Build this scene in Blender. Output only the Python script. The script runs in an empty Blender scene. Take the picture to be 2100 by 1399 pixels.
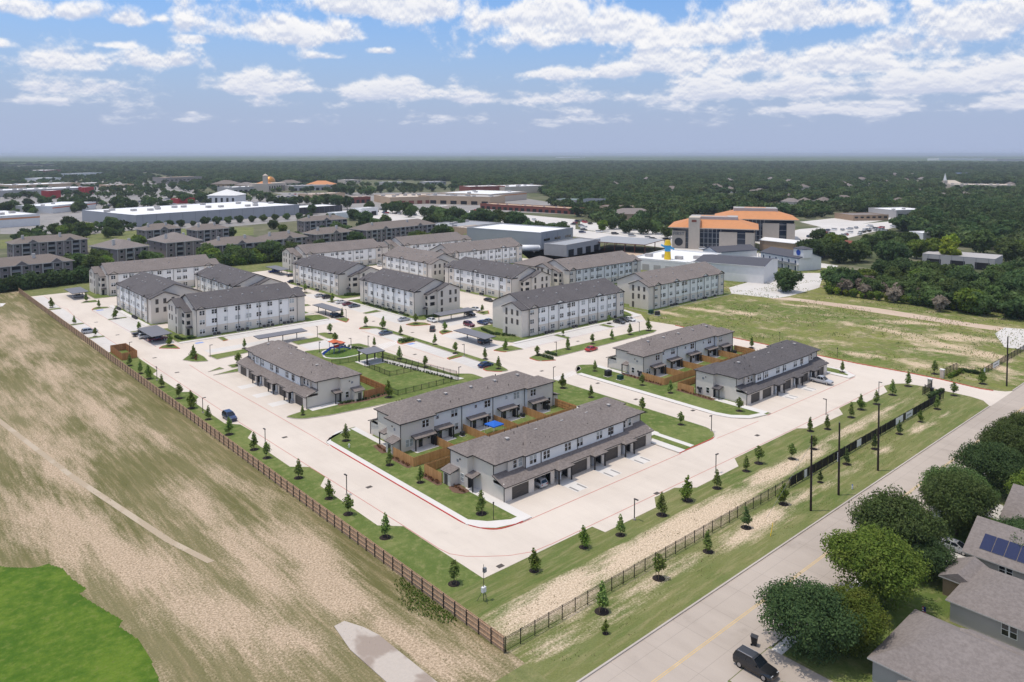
# Aerial view over a new apartment and townhouse community. Metres; X runs along the street, Y along the wooden fence.
import bpy, math, random
import numpy as np
from mathutils import Vector, Matrix

SC = bpy.context.scene
COL = SC.collection
R = math.radians

# ------------------------------------------------------------------ camera
F_PX, EYE, PITCH, V_HOR, YAW = 1560.0, 60.0, R(3.0), 316.0, R(41.75)
V_PP = V_HOR + F_PX * math.tan(PITCH)
CX, CY = -58.3415, -66.6891
CA, SA = math.cos(YAW), math.sin(YAW)
cam = bpy.data.cameras.new('camera')
cam.sensor_width = 36.0
cam.lens = F_PX / 2100.0 * 36.0
cam.shift_y = -(699.5 - V_PP) / 2100.0
cam.clip_start, cam.clip_end = 1.0, 90000.0
cam_ob = bpy.data.objects.new('camera', cam)
cam_ob.location = (CX, CY, EYE)
cam_ob.rotation_euler = (R(90) - PITCH, 0, -YAW)
COL.objects.link(cam_ob)
SC.camera = cam_ob

# ------------------------------------------------------------------ sun, exposure
SUN_EL = R(76)
to_sun = Vector((-0.746 * math.cos(SUN_EL), 0.666 * math.cos(SUN_EL), math.sin(SUN_EL)))
sun = bpy.data.lights.new('sun', 'SUN')
sun.energy, sun.angle, sun.color = 2.6, R(0.55), (1.0, 0.915, 0.79)
sun_ob = bpy.data.objects.new('sun', sun)
sun_ob.rotation_euler = to_sun.to_track_quat('Z', 'Y').to_euler()
COL.objects.link(sun_ob)
SC.view_settings.view_transform = 'Standard'
SC.view_settings.look = 'None'
SC.view_settings.exposure = 0.0
SC.view_settings.gamma = 1.0
SC.view_settings.use_curve_mapping = False
SC.render.engine = 'CYCLES'
SC.cycles.use_denoising = True
SC.cycles.max_bounces = 5
SC.cycles.diffuse_bounces = 3
SC.cycles.glossy_bounces = 2
SC.cycles.transmission_bounces = 3
SC.cycles.transparent_max_bounces = 6
SC.cycles.volume_bounces = 0
SC.cycles.caustics_reflective = False
SC.cycles.caustics_refractive = False


# ------------------------------------------------------------------ node helpers
class NT:
    """Small expression builder on a node tree."""
    def __init__(self, tree):
        self.t = tree

    def n(self, typ, ins=None, **kw):
        nd = self.t.nodes.new(typ)
        for k, v in kw.items():
            setattr(nd, k, v)
        for k, v in (ins or {}).items():
            self.put(nd.inputs[k], v)
        return nd

    def put(self, sock, v):
        if isinstance(v, bpy.types.NodeSocket):
            self.t.links.new(v, sock)
        else:
            sock.default_value = v

    def m(self, op, a, b=0.0, c=0.0, clamp=False):
        nd = self.n('ShaderNodeMath', operation=op, use_clamp=clamp)
        for i, v in enumerate((a, b, c)):
            self.put(nd.inputs[i], v)
        return nd.outputs[0]

    def mix(self, f, a, b, blend='MIX'):
        nd = self.n('ShaderNodeMix', data_type='RGBA', blend_type=blend)
        self.put(nd.inputs[0], f)
        self.put(nd.inputs[6], a)
        self.put(nd.inputs[7], b)
        return nd.outputs[2]

    def noise(self, vec, scale, detail=3.0, rough=0.55, out=0):
        nd = self.n('ShaderNodeTexNoise', {'Scale': scale, 'Detail': detail, 'Roughness': rough})
        if vec is not None:
            self.t.links.new(vec, nd.inputs['Vector'])
        return nd.outputs[out]

    def ramp(self, f, lo, hi):
        nd = self.n('ShaderNodeMapRange', {'From Min': lo, 'From Max': hi}, interpolation_type='SMOOTHSTEP')
        self.put(nd.inputs[0], f)
        return nd.outputs[0]

    def scalev(self, vec, s):
        nd = self.n('ShaderNodeVectorMath', operation='MULTIPLY')
        self.t.links.new(vec, nd.inputs[0])
        nd.inputs[1].default_value = s
        return nd.outputs[0]


def rgb(r, g, b):
    """sRGB 0-255 as seen -> linear"""
    return tuple(((c / 255.0 + 0.055) / 1.055) ** 2.4 if c > 10 else c / 255.0 / 12.92 for c in (r, g, b)) + (1.0,)


# ------------------------------------------------------------------ sky with cumulus
W = bpy.data.worlds.new('World')
SC.world = W
W.use_nodes = True
W.cycles.sampling_method = 'MANUAL'
W.cycles.sample_map_resolution = 512
wt = W.node_tree
wt.nodes.clear()
k = NT(wt)
tc = k.n('ShaderNodeTexCoord').outputs['Generated']
sky = k.n('ShaderNodeTexSky', sky_type='NISHITA', sun_disc=False, sun_elevation=SUN_EL,
          sun_rotation=math.atan2(-0.746, 0.666), altitude=20.0, air_density=1.0, dust_density=1.6, ozone_density=1.6)
sep = k.n('ShaderNodeSeparateXYZ', {0: tc})
X, Y, Z = sep.outputs
fx = k.m('ADD', k.m('MULTIPLY', X, CA), k.m('MULTIPLY', Y, -SA))     # to the right of the view
fy = k.m('ADD', k.m('MULTIPLY', X, SA), k.m('MULTIPLY', Y, CA))
az = k.m('ARCTAN2', fx, fy)
el = k.m('ARCSINE', k.m('MAXIMUM', Z, 0.0))
lg = k.m('LOGARITHM', k.m('ADD', el, 0.035), 2.71828)
pos = k.n('ShaderNodeCombineXYZ', {0: k.m('MULTIPLY', az, 4.6), 1: k.m('MULTIPLY', lg, 3.0), 2: 0.37}).outputs[0]
CLOUDS = [  # azimuth, elevation, half width, half height (radians), weight
    (-0.281, 0.150, 0.101, 0.0209, 1.00), (-0.159, 0.185, 0.119, 0.0241, 1.00), (-0.464, 0.154, 0.028, 0.0138, 0.90), (-0.432, 0.158, 0.013, 0.0070, 0.60), (-0.481, 0.125, 0.023, 0.0068, 0.75),
    (-0.523, 0.103, 0.043, 0.0144, 0.80), (-0.432, 0.108, 0.048, 0.0128, 0.80), (-0.304, 0.083, 0.064, 0.0196, 0.95), (-0.304, 0.062, 0.064, 0.0110, 0.60), (-0.168, 0.131, 0.020, 0.0070, 0.90),
    (-0.528, 0.157, 0.062, 0.0144, 0.75), (-0.588, 0.120, 0.018, 0.0107, 0.70), (-0.514, 0.073, 0.053, 0.0123, 0.75), (-0.159, 0.080, 0.069, 0.0165, 0.90), (-0.045, 0.071, 0.045, 0.0102, 0.70),
    (0.026, 0.172, 0.083, 0.0269, 1.00), (0.115, 0.155, 0.101, 0.0255, 0.95), (0.221, 0.147, 0.067, 0.0213, 1.00), (0.208, 0.116, 0.080, 0.0188, 0.80), (0.362, 0.164, 0.107, 0.0270, 1.00),
    (0.542, 0.140, 0.066, 0.0275, 1.00), (0.474, 0.123, 0.056, 0.0171, 0.90), (0.416, 0.109, 0.059, 0.0211, 0.90), (0.316, 0.110, 0.052, 0.0195, 0.90), (0.239, 0.078, 0.029, 0.0162, 0.95),
    (0.128, 0.105, 0.044, 0.0114, 0.80), (0.051, 0.103, 0.032, 0.0090, 0.80), (0.339, 0.076, 0.114, 0.0133, 0.70), (0.499, 0.076, 0.079, 0.0146, 0.80), (0.565, 0.090, 0.041, 0.0152, 0.80),
    (0.064, 0.071, 0.083, 0.0102, 0.70), (0.422, 0.053, 0.133, 0.0094, 0.50), (-0.384, 0.042, 0.165, 0.0083, 0.40), (-0.032, 0.042, 0.192, 0.0077, 0.40), (-0.565, 0.057, 0.041, 0.0097, 0.55),
    (-0.233, 0.122, 0.024, 0.0056, 0.60), (-0.392, 0.136, 0.022, 0.0071, 0.70), (0.575, 0.054, 0.041, 0.0108, 0.55)]


tot = acc = None
for (a, e, ra, re, w) in CLOUDS:
    dx = k.m('MULTIPLY_ADD', az, 1.0 / ra, -a / ra)
    dr = k.m('MULTIPLY_ADD', el, 1.0 / re, -e / re)
    dy = k.m('MAXIMUM', dr, k.m('MULTIPLY', dr, -1.9))          # flat bases
    d = k.m('MULTIPLY_ADD', dx, dx, k.m('MULTIPLY', dy, dy))
    g_ = k.m('MULTIPLY', k.m('POWER', 0.449, d), w)
    tot = g_ if tot is None else k.m('MAXIMUM', tot, g_)
    acc = k.m('MULTIPLY', g_, dr) if acc is None else k.m('MULTIPLY_ADD', g_, dr, acc)
height = k.m('DIVIDE', acc, k.m('ADD', tot, 0.15))                # above or below the middle of its cloud


puff = k.n('ShaderNodeCombineXYZ', {0: k.m('MULTIPLY', az, 25.0), 1: k.m('MULTIPLY', lg, 4.6), 2: 0.81}).outputs[0]


def shifted(vec, off):
    p = k.n('ShaderNodeVectorMath', operation='ADD')
    wt.links.new(vec, p.inputs[0])
    p.inputs[1].default_value = (0.0, off, 0.0)
    return p.outputs[0]


def cloud_density(off):
    n1 = k.noise(shifted(pos, off), 1.3, 2.0, 0.5)
    n2 = k.noise(shifted(puff, off), 0.85, 9.0, 0.58)
    base = k.m('ADD', k.m('MULTIPLY', n1, 0.40), k.m('MULTIPLY', n2, 0.95))
    low = k.ramp(el, 0.06, 0.015)
    b = k.m('ADD', k.m('MULTIPLY', tot, 0.40), k.m('MULTIPLY', low, -0.06))
    mid = k.m('MULTIPLY', k.m('MULTIPLY', k.ramp(el, 0.02, 0.06), k.ramp(el, 0.15, 0.10)), k.m('ADD', 0.03, k.m('MULTIPLY', k.ramp(az, -0.3, 0.5), 0.10)))
    up = k.m('MULTIPLY', k.ramp(el, 0.24, 0.5), 0.24)  # extra cloud cover overhead, out of view, added for fill light
    return k.m('ADD', k.m('ADD', k.m('ADD', base, b), mid), up)


d0 = cloud_density(0.0)
d1 = cloud_density(0.10)
mask = k.m('MULTIPLY', k.ramp(d0, 0.76, 0.96), k.ramp(el, 0.012, 0.05))
lit = k.ramp(k.m('MULTIPLY_ADD', height, 0.05, k.m('SUBTRACT', d0, d1)), -0.07, 0.07)
ccol = k.mix(lit, (0.62, 0.67, 0.81, 1), (1.0, 0.985, 0.98, 1))
thick = k.ramp(d0, 0.95, 1.25)
ccol = k.mix(k.m('MULTIPLY', thick, 0.35), ccol, (0.74, 0.77, 0.87, 1))
hz = k.ramp(el, 0.15, 0.02)
ccol = k.mix(k.m('MULTIPLY', hz, 0.60), ccol, (0.58, 0.63, 0.79, 1))
bg1 = k.n('ShaderNodeBackground', {'Strength': 0.15})
tint = k.mix(1.0, sky.outputs[0], (0.62, 0.86, 1.15, 1), 'MULTIPLY')
wt.links.new(tint, bg1.inputs['Color'])
bg2 = k.n('ShaderNodeBackground', {'Strength': 1.0})
wt.links.new(ccol, bg2.inputs['Color'])
bg3 = k.n('ShaderNodeBackground', {'Color': (0.44, 0.52, 0.73, 1), 'Strength': 0.95})   # summer haze along the horizon
m0 = k.n('ShaderNodeMixShader')
wt.links.new(k.m('MULTIPLY', k.ramp(el, 0.235, 0.0), 0.97), m0.inputs[0])
wt.links.new(bg1.outputs[0], m0.inputs[1])
wt.links.new(bg3.outputs[0], m0.inputs[2])
m1 = k.n('ShaderNodeMixShader')
wt.links.new(k.m('MULTIPLY', mask, 0.95), m1.inputs[0])
wt.links.new(m0.outputs[0], m1.inputs[1])
wt.links.new(bg2.outputs[0], m1.inputs[2])
wo = k.n('ShaderNodeOutputWorld')
wt.links.new(m1.outputs[0], wo.inputs[0])


# ------------------------------------------------------------------ surveying: where a sight line from the camera station meets height z
def site(u, v, z=0.0):
    x = (u - 1050.0) / F_PX
    y = -(v - V_PP) / F_PX
    f = math.cos(PITCH) + y * math.sin(PITCH)
    up = y * math.cos(PITCH) - math.sin(PITCH)
    q = (EYE - z) / (-up)
    xx, yy = x * q, f * q
    return (CX + CA * xx + SA * yy, CY - SA * xx + CA * yy)


# ------------------------------------------------------------------ materials
MATS = {}


def new_mat(name):
    m = bpy.data.materials.new(name)
    m.use_nodes = True
    nt = m.node_tree
    nt.nodes.clear()
    kk = NT(nt)
    b = kk.n('ShaderNodeBsdfPrincipled')
    o = kk.n('ShaderNodeOutputMaterial')
    nt.links.new(b.outputs[0], o.inputs[0])
    MATS[name] = m
    return m, kk, b


def wpos(kk):
    return kk.n('ShaderNodeNewGeometry').outputs['Position']


def opos(kk):
    return kk.n('ShaderNodeTexCoord').outputs['Object']


def simple(name, col, rough=0.7, metal=0.0, var=0.10, scale=0.6, fine=0.06, fscale=9.0, spec=0.3, objpos=False):
    """plain paint or metal with soft mottling and fine grain"""
    m, kk, b = new_mat(name)
    col = tuple(col[:3]) + (1.0,)
    p = opos(kk) if objpos else wpos(kk)
    n1 = kk.noise(p, scale, 3.0)
    n2 = kk.noise(p, fscale, 2.0)
    f = kk.m('ADD', kk.m('MULTIPLY', kk.m('SUBTRACT', n1, 0.5), 2 * var), kk.m('MULTIPLY', kk.m('SUBTRACT', n2, 0.5), 2 * fine))
    hsv = kk.n('ShaderNodeHueSaturation', {'Color': col})
    kk.put(hsv.inputs['Value'], kk.m('ADD', 1.0, f))
    kk.t.links.new(hsv.outputs[0], b.inputs['Base Color'])
    b.inputs['Roughness'].default_value = rough
    b.inputs['Metallic'].default_value = metal
    b.inputs['Specular IOR Level'].default_value = spec
    return m


simple('siding_beige', (0.69, 0.63, 0.56), 0.75, var=0.03, fine=0.02)
simple('siding_white', (0.83, 0.825, 0.81), 0.7, var=0.02, fine=0.015)
simple('trim_dark', (0.035, 0.033, 0.034), 0.6, var=0.05)
simple('frame_white', (0.78, 0.78, 0.77), 0.5, var=0.02)
simple('door_brown', (0.085, 0.075, 0.068), 0.6)
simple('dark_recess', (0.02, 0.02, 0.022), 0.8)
simple('blind', (0.36, 0.38, 0.38), 0.35, var=0.15, scale=0.35, spec=0.6)
simple('steel_dark', (0.05, 0.05, 0.055), 0.5)
simple('iron_black', (0.012, 0.012, 0.013), 0.5)
simple('steel_grey', (0.22, 0.23, 0.25), 0.45)
simple('roof_metal', (0.17, 0.17, 0.19), 0.6, var=0.06)
simple('roof_membrane', (0.80, 0.80, 0.80), 0.6, var=0.05, scale=0.06)
simple('pole_wood', (0.035, 0.025, 0.022), 0.9, var=0.2, scale=2.0)
simple('mulch', (0.03, 0.022, 0.018), 0.95, var=0.3, scale=6)
simple('bark', (0.10, 0.08, 0.06), 0.9, var=0.3, scale=4)
simple('stake', (0.30, 0.22, 0.13), 0.9)
simple('plastic_black', (0.02, 0.02, 0.022), 0.5)
simple('plastic_green', (0.01, 0.055, 0.04), 0.6)
simple('plastic_white', (0.75, 0.75, 0.75), 0.5)
simple('plastic_red', (0.45, 0.03, 0.02), 0.45)
simple('plastic_blue', (0.02, 0.07, 0.36), 0.45)
simple('plastic_orange', (0.60, 0.14, 0.05), 0.45)
simple('plastic_yellow', (0.75, 0.50, 0.02), 0.45)
simple('canvas_blue', (0.02, 0.13, 0.55), 0.8)
simple('brick_red', (0.16, 0.075, 0.05), 0.9, var=0.15)
simple('brick_tan', (0.36, 0.25, 0.17), 0.9, var=0.15)
simple('stone_cream', (0.56, 0.48, 0.40), 0.85)
simple('stucco_tan', (0.52, 0.38, 0.26), 0.85)
simple('stucco_grey', (0.42, 0.40, 0.39), 0.85)
simple('panel_grey', (0.33, 0.34, 0.36), 0.7, var=0.08, scale=0.1)
simple('wall_white', (0.72, 0.71, 0.70), 0.8)
simple('wall_greige', (0.30, 0.265, 0.24), 0.85)
simple('wall_mauve', (0.22, 0.185, 0.185), 0.85)
simple('trim_pale', (0.52, 0.50, 0.48), 0.7)
simple('clay_tile', (0.56, 0.25, 0.11), 0.8, var=0.12, scale=0.3)
simple('red_paint', (0.36, 0.03, 0.03), 0.7)
simple('rust_red', (0.22, 0.07, 0.05), 0.8)
simple('roof_green', (0.16, 0.24, 0.20), 0.7)
simple('roof_navy', (0.08, 0.08, 0.095), 0.75)
simple('navy_trim', (0.015, 0.04, 0.10), 0.6)
simple('copper', (0.55, 0.25, 0.07), 0.35, metal=0.6)
simple('tank_white', (0.8, 0.8, 0.8), 0.4)
simple('sign_white', (0.75, 0.75, 0.74), 0.6)
simple('sign_print', (0.12, 0.13, 0.15), 0.6)
simple('banner_mesh', (0.055, 0.052, 0.048), 0.8)
simple('drain_iron', (0.09, 0.075, 0.065), 0.7)
simple('solar_cell', (0.008, 0.016, 0.07), 0.12, spec=0.6, var=0.05)
simple('tyre', (0.012, 0.012, 0.012), 0.85)
simple('alloy', (0.45, 0.45, 0.46), 0.3, metal=0.8)
simple('chrome', (0.6, 0.6, 0.62), 0.15, metal=1.0)
simple('lamp_clear', (0.55, 0.56, 0.58), 0.15)
simple('lamp_red', (0.25, 0.01, 0.01), 0.25)
simple('flag_red', (0.42, 0.03, 0.04), 0.8)
simple('flag_blue', (0.02, 0.03, 0.16), 0.8)
m, kk, b = new_mat('glass_dark')
b.inputs['Base Color'].default_value = (0.012, 0.016, 0.022, 1)
b.inputs['Roughness'].default_value = 0.08
b.inputs['Specular IOR Level'].default_value = 0.6
m, kk, b = new_mat('glass_blue')
b.inputs['Base Color'].default_value = (0.012, 0.022, 0.045, 1)
b.inputs['Roughness'].default_value = 0.06
b.inputs['Specular IOR Level'].default_value = 0.7
for nm, c in {'black': (.012, .012, .014), 'white': (.72, .72, .72), 'silver': (.42, .43, .45), 'navy': (.015, .03, .10), 'slate': (.10, .12, .16),
              'red': (.45, .02, .02), 'maroon': (.13, .015, .03), 'charcoal': (.04, .04, .045), 'blue': (.02, .05, .22)}.items():
    m, kk, b = new_mat('paint_' + nm)
    b.inputs['Base Color'].default_value = c + (1,)
    b.inputs['Roughness'].default_value = 0.3
    b.inputs['Coat Weight'].default_value = 0.6
    b.inputs['Coat Roughness'].default_value = 0.08


def shingle(name, c1, c2):
    m, kk, b = new_mat(name)
    p = wpos(kk)
    n1 = kk.noise(p, 0.16, 3.0)
    n2 = kk.noise(kk.scalev(p, (1.3, 1.3, 3.0)), 1.5, 4.0, 0.75)
    f = kk.m('ADD', kk.m('MULTIPLY', n1, 0.45), kk.m('MULTIPLY', kk.ramp(n2, 0.3, 0.7), 0.55))
    kk.t.links.new(kk.mix(f, c1 + (1,), c2 + (1,)), b.inputs['Base Color'])
    b.inputs['Roughness'].default_value = 0.92
    b.inputs['Specular IOR Level'].default_value = 0.15
    bp = kk.n('ShaderNodeBump', {'Strength': 0.5, 'Distance': 0.05, 'Height': n2})
    kk.t.links.new(bp.outputs[0], b.inputs['Normal'])


shingle('shingle_brown', (0.125, 0.106, 0.098), (0.29, 0.252, 0.235))
shingle('shingle_dark', (0.068, 0.063, 0.066), (0.165, 0.152, 0.155))
shingle('shingle_tan', (0.16, 0.135, 0.12), (0.235, 0.20, 0.18))
shingle('shingle_house', (0.165, 0.142, 0.132), (0.29, 0.255, 0.24))


def battened(name, col):
    """board and batten siding: upright battens every 0.4 m"""
    m, kk, b = new_mat(name)
    p = opos(kk)
    s = kk.n('ShaderNodeSeparateXYZ', {0: p})
    h = kk.m('ADD', s.outputs[0], s.outputs[1])
    fr = kk.m('FRACT', kk.m('MULTIPLY', h, 2.5))
    line = kk.m('SUBTRACT', 1.0, kk.ramp(kk.m('ABSOLUTE', kk.m('SUBTRACT', fr, 0.5)), 0.05, 0.10))
    n1 = kk.noise(wpos(kk), 0.5, 3.0)
    v = kk.m('ADD', 0.965, kk.m('MULTIPLY', n1, 0.07))
    hsv = kk.n('ShaderNodeHueSaturation', {'Color': col + (1,)})
    kk.put(hsv.inputs['Value'], v)
    kk.t.links.new(hsv.outputs[0], b.inputs['Base Color'])
    b.inputs['Roughness'].default_value = 0.75
    bp = kk.n('ShaderNodeBump', {'Strength': 0.8, 'Distance': 0.025, 'Height': line})
    kk.t.links.new(bp.outputs[0], b.inputs['Normal'])


battened('batten_beige', (0.69, 0.63, 0.56))
battened('batten_white', (0.83, 0.825, 0.81))


def concrete(name, c1, c2, joint=4.6, jdark=0.86, stain=0.5):
    m, kk, b = new_mat(name)
    p = wpos(kk)
    n1 = kk.noise(p, 0.035, 4.0, 0.6)
    n2 = kk.noise(kk.scalev(p, (1.0, 0.25, 1.0)), 0.35, 4.0, 0.6)
    n3 = kk.noise(p, 6.0, 2.0)
    f = kk.m('ADD', kk.m('ADD', kk.m('MULTIPLY', n1, 0.8), kk.m('MULTIPLY', n2, 0.45)), kk.m('MULTIPLY', n3, 0.12))
    col = kk.mix(kk.ramp(f, 0.4, 0.95), c1 + (1,), c2 + (1,))
    s = kk.n('ShaderNodeSeparateXYZ', {0: p})
    lines = None
    for i, off in ((0, 0.15), (1, 0.4)):
        fr = kk.m('FRACT', kk.m('ADD', kk.m('MULTIPLY', s.outputs[i], 1.0 / joint), off))
        ln = kk.ramp(kk.m('ABSOLUTE', kk.m('SUBTRACT', fr, 0.5)), 0.006, 0.001)
        lines = ln if lines is None else kk.m('MAXIMUM', lines, ln)
    st = kk.m('MULTIPLY', kk.ramp(kk.noise(p, 0.11, 5.0, 0.65), 0.56, 0.78), stain)
    col = kk.mix(st, col, tuple(c * 0.72 for c in c1) + (1,))
    col = kk.mix(kk.m('MULTIPLY', lines, 1 - jdark), col, (0.1, 0.09, 0.08, 1))
    kk.t.links.new(col, b.inputs['Base Color'])
    b.inputs['Roughness'].default_value = 0.85
    b.inputs['Specular IOR Level'].default_value = 0.2


concrete('concrete_drive', (0.57, 0.50, 0.435), (0.68, 0.605, 0.53), stain=0.35)
concrete('concrete_street', (0.37, 0.315, 0.27), (0.48, 0.415, 0.36), joint=6.1, jdark=0.6, stain=0.7)
concrete('concrete_walk', (0.62, 0.59, 0.56), (0.70, 0.67, 0.64), joint=1.5, jdark=0.9, stain=0.15)
concrete('concrete_lot', (0.55, 0.52, 0.49), (0.64, 0.61, 0.58), joint=4.6, stain=0.3)
concrete('concrete_kerb', (0.40, 0.35, 0.31), (0.50, 0.45, 0.41), joint=3.0, stain=0.4)
concrete('asphalt_lot', (0.22, 0.21, 0.205), (0.34, 0.32, 0.305), joint=9.0, jdark=0.9, stain=0.5)
concrete('dirt_road', (0.46, 0.34, 0.25), (0.58, 0.46, 0.36), joint=900.0, jdark=1.0, stain=0.5)
simple('paint_red_line', (0.50, 0.17, 0.14), 0.8, var=0.25, scale=0.8)
simple('paint_red_kerb', (0.52, 0.07, 0.06), 0.7, var=0.25, scale=0.6)
simple('paint_white_line', (0.72, 0.71, 0.70), 0.8, var=0.2, scale=1.0)
simple('paint_blue_mark', (0.25, 0.33, 0.60), 0.8)
simple('paint_yellow_line', (0.62, 0.44, 0.20), 0.8, var=0.3, scale=0.6)


def turf(name, cols, soil=None, attr=None, streak=(1, 1, 1), sc=0.06):
    """mown grass: drifting greens, dry blades, and bare soil where the sheet's 'soil' layer says so"""
    m, kk, b = new_mat(name)
    p = wpos(kk)
    ps = kk.scalev(p, streak)
    n1 = kk.noise(ps, sc, 5.0, 0.62)
    n2 = kk.noise(ps, sc * 7, 4.0, 0.65)
    n3 = kk.noise(p, 3.2, 4.0, 0.7)
    f = kk.m('ADD', kk.m('MULTIPLY', n1, 0.6), kk.m('MULTIPLY', n2, 0.4))
    col = kk.mix(kk.ramp(f, 0.40, 0.62), cols[0] + (1,), cols[1] + (1,))
    col = kk.mix(kk.m('MULTIPLY', kk.ramp(n2, 0.52, 0.72), 0.6), col, cols[2] + (1,))
    if attr:
        a = kk.n('ShaderNodeAttribute', attribute_name=attr).outputs['Fac']
        sm = kk.m('ADD', a, kk.m('MULTIPLY', kk.m('SUBTRACT', n3, 0.5), 0.85))
        sm = kk.m('ADD', sm, kk.m('MULTIPLY', kk.m('SUBTRACT', n2, 0.5), 0.5))
        soilc = kk.mix(n3, soil[0] + (1,), soil[1] + (1,))
        col = kk.mix(kk.ramp(sm, 0.36, 0.72), col, soilc)
    v = kk.m('ADD', 0.72, kk.m('MULTIPLY', n3, 0.56))
    hsv = kk.n('ShaderNodeHueSaturation')
    kk.t.links.new(col, hsv.inputs['Color'])
    kk.put(hsv.inputs['Value'], v)
    kk.t.links.new(hsv.outputs[0], b.inputs['Base Color'])
    b.inputs['Roughness'].default_value = 0.95
    b.inputs['Specular IOR Level'].default_value = 0.1
    bp = kk.n('ShaderNodeBump', {'Strength': 0.7, 'Distance': 0.12, 'Height': n3})
    kk.t.links.new(bp.outputs[0], b.inputs['Normal'])


turf('lawn', ((0.105, 0.150, 0.038), (0.175, 0.205, 0.068), (0.25, 0.24, 0.11)), sc=0.09)
turf('lawn_dry', ((0.13, 0.155, 0.055), (0.20, 0.205, 0.085), (0.30, 0.26, 0.14)), sc=0.09)
turf('rank_grass', ((0.06, 0.125, 0.014), (0.12, 0.185, 0.024), (0.155, 0.185, 0.05)), sc=0.12)
turf('weed_green', ((0.075, 0.14, 0.028), (0.12, 0.18, 0.045), (0.19, 0.20, 0.065)), sc=0.2)
turf('country', ((0.085, 0.105, 0.05), (0.155, 0.15, 0.09), (0.29, 0.26, 0.20)), sc=0.006)


def field_turf(name, greens, straw, soil, lines):
    """rough mown ground: mower lines, drifts of green and straw, bare soil showing through"""
    m, kk, b = new_mat(name)
    p = wpos(kk)
    nb = kk.noise(kk.scalev(p, (1, .5, 1)), .035, 4.0, .6)
    nm = kk.noise(kk.scalev(p, lines[0]), .30, 5.0, .68)
    nl = kk.noise(kk.scalev(p, lines[1]), 1.1, 4.0, .7)
    nf = kk.noise(p, 3.4, 4.0, .75)
    col = kk.mix(kk.ramp(nb, .38, .62), greens[0] + (1,), greens[1] + (1,))
    col = kk.mix(kk.m('MULTIPLY', kk.ramp(nm, .42, .62), .75), col, greens[2] + (1,))
    col = kk.mix(kk.m('MULTIPLY', kk.ramp(nl, .44, .68), .55), col, straw + (1,))
    a = kk.n('ShaderNodeAttribute', attribute_name='soil').outputs['Fac']
    sm = kk.m('MULTIPLY_ADD', kk.m('SUBTRACT', nm, .5), 1.1, a)
    sm = kk.m('MULTIPLY_ADD', kk.m('SUBTRACT', nl, .5), .9, sm)
    sm = kk.m('MULTIPLY_ADD', kk.m('SUBTRACT', nf, .5), .9, sm)
    col = kk.mix(kk.m('MULTIPLY', kk.ramp(sm, .16, .95), .92), col, kk.mix(kk.ramp(nf, .35, .65), soil[0] + (1,), soil[1] + (1,)))
    hsv = kk.n('ShaderNodeHueSaturation')
    kk.t.links.new(col, hsv.inputs['Color'])
    kk.put(hsv.inputs['Value'], kk.m('MULTIPLY_ADD', nf, .7, .65))
    kk.t.links.new(hsv.outputs[0], b.inputs['Base Color'])
    b.inputs['Roughness'].default_value = .95
    b.inputs['Specular IOR Level'].default_value = .1
    bp = kk.n('ShaderNodeBump', {'Strength': .8, 'Distance': .15, 'Height': nf})
    kk.t.links.new(bp.outputs[0], b.inputs['Normal'])


field_turf('field_grass', ((0.135, 0.130, 0.050), (0.205, 0.182, 0.092), (0.170, 0.158, 0.070)), (0.32, 0.25, 0.145), ((0.36, 0.27, 0.185), (0.60, 0.465, 0.34)), ((1.0, .22, 1.0), (1.0, .07, 1.0)))
field_turf('verge_grass', ((0.12, 0.160, 0.045), (0.185, 0.20, 0.075), (0.165, 0.18, 0.06)), (0.31, 0.27, 0.14), ((0.50, 0.38, 0.27), (0.74, 0.60, 0.46)), ((.4, 1.0, 1.0), (.12, 1.0, 1.0)))
field_turf('meadow_grass', ((0.115, 0.165, 0.035), (0.20, 0.215, 0.06), (0.155, 0.16, 0.065)), (0.30, 0.25, 0.12), ((0.47, 0.35, 0.23), (0.70, 0.56, 0.41)), ((.8, .6, 1.0), (.6, .5, 1.0)))


def stained_slab(name, c, stain):
    m, kk, b = new_mat(name)
    p = wpos(kk)
    n1 = kk.noise(kk.scalev(p, (1, .7, 1)), .22, 3.0, .5)
    n2 = kk.noise(p, 2.5, 4.0, .7)
    col = kk.mix(kk.ramp(n2, .3, .7), tuple(x * .93 for x in c) + (1,), c + (1,))
    col = kk.mix(kk.m('MULTIPLY', kk.ramp(n1, .52, .60), .75), col, stain + (1,))
    kk.t.links.new(col, b.inputs['Base Color'])
    b.inputs['Roughness'].default_value = .85


stained_slab('slab_stained', (0.50, 0.44, 0.385), (0.27, 0.205, 0.165))
stained_slab('path_tan', (0.42, 0.335, 0.235), (0.48, 0.40, 0.30))


def planks(name, c1, c2, c3):
    """weathered cedar: each picket its own tone"""
    m, kk, b = new_mat(name)
    g = kk.n('ShaderNodeNewGeometry')
    n1 = kk.noise(kk.scalev(g.outputs['Position'], (3, 3, 0.7)), 2.0, 3.0)
    col = kk.mix(g.outputs['Random Per Island'], c1 + (1,), c2 + (1,))
    col = kk.mix(kk.m('MULTIPLY', kk.ramp(n1, 0.45, 0.75), 0.6), col, c3 + (1,))
    kk.t.links.new(col, b.inputs['Base Color'])
    b.inputs['Roughness'].default_value = 0.85


planks('cedar_new', (0.50, 0.25, 0.09), (0.63, 0.35, 0.15), (0.40, 0.18, 0.06))
planks('cedar_grey', (0.48, 0.31, 0.19), (0.58, 0.40, 0.26), (0.38, 0.23, 0.14))
planks('cedar_red', (0.40, 0.17, 0.065), (0.50, 0.24, 0.10), (0.30, 0.12, 0.05))


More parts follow.
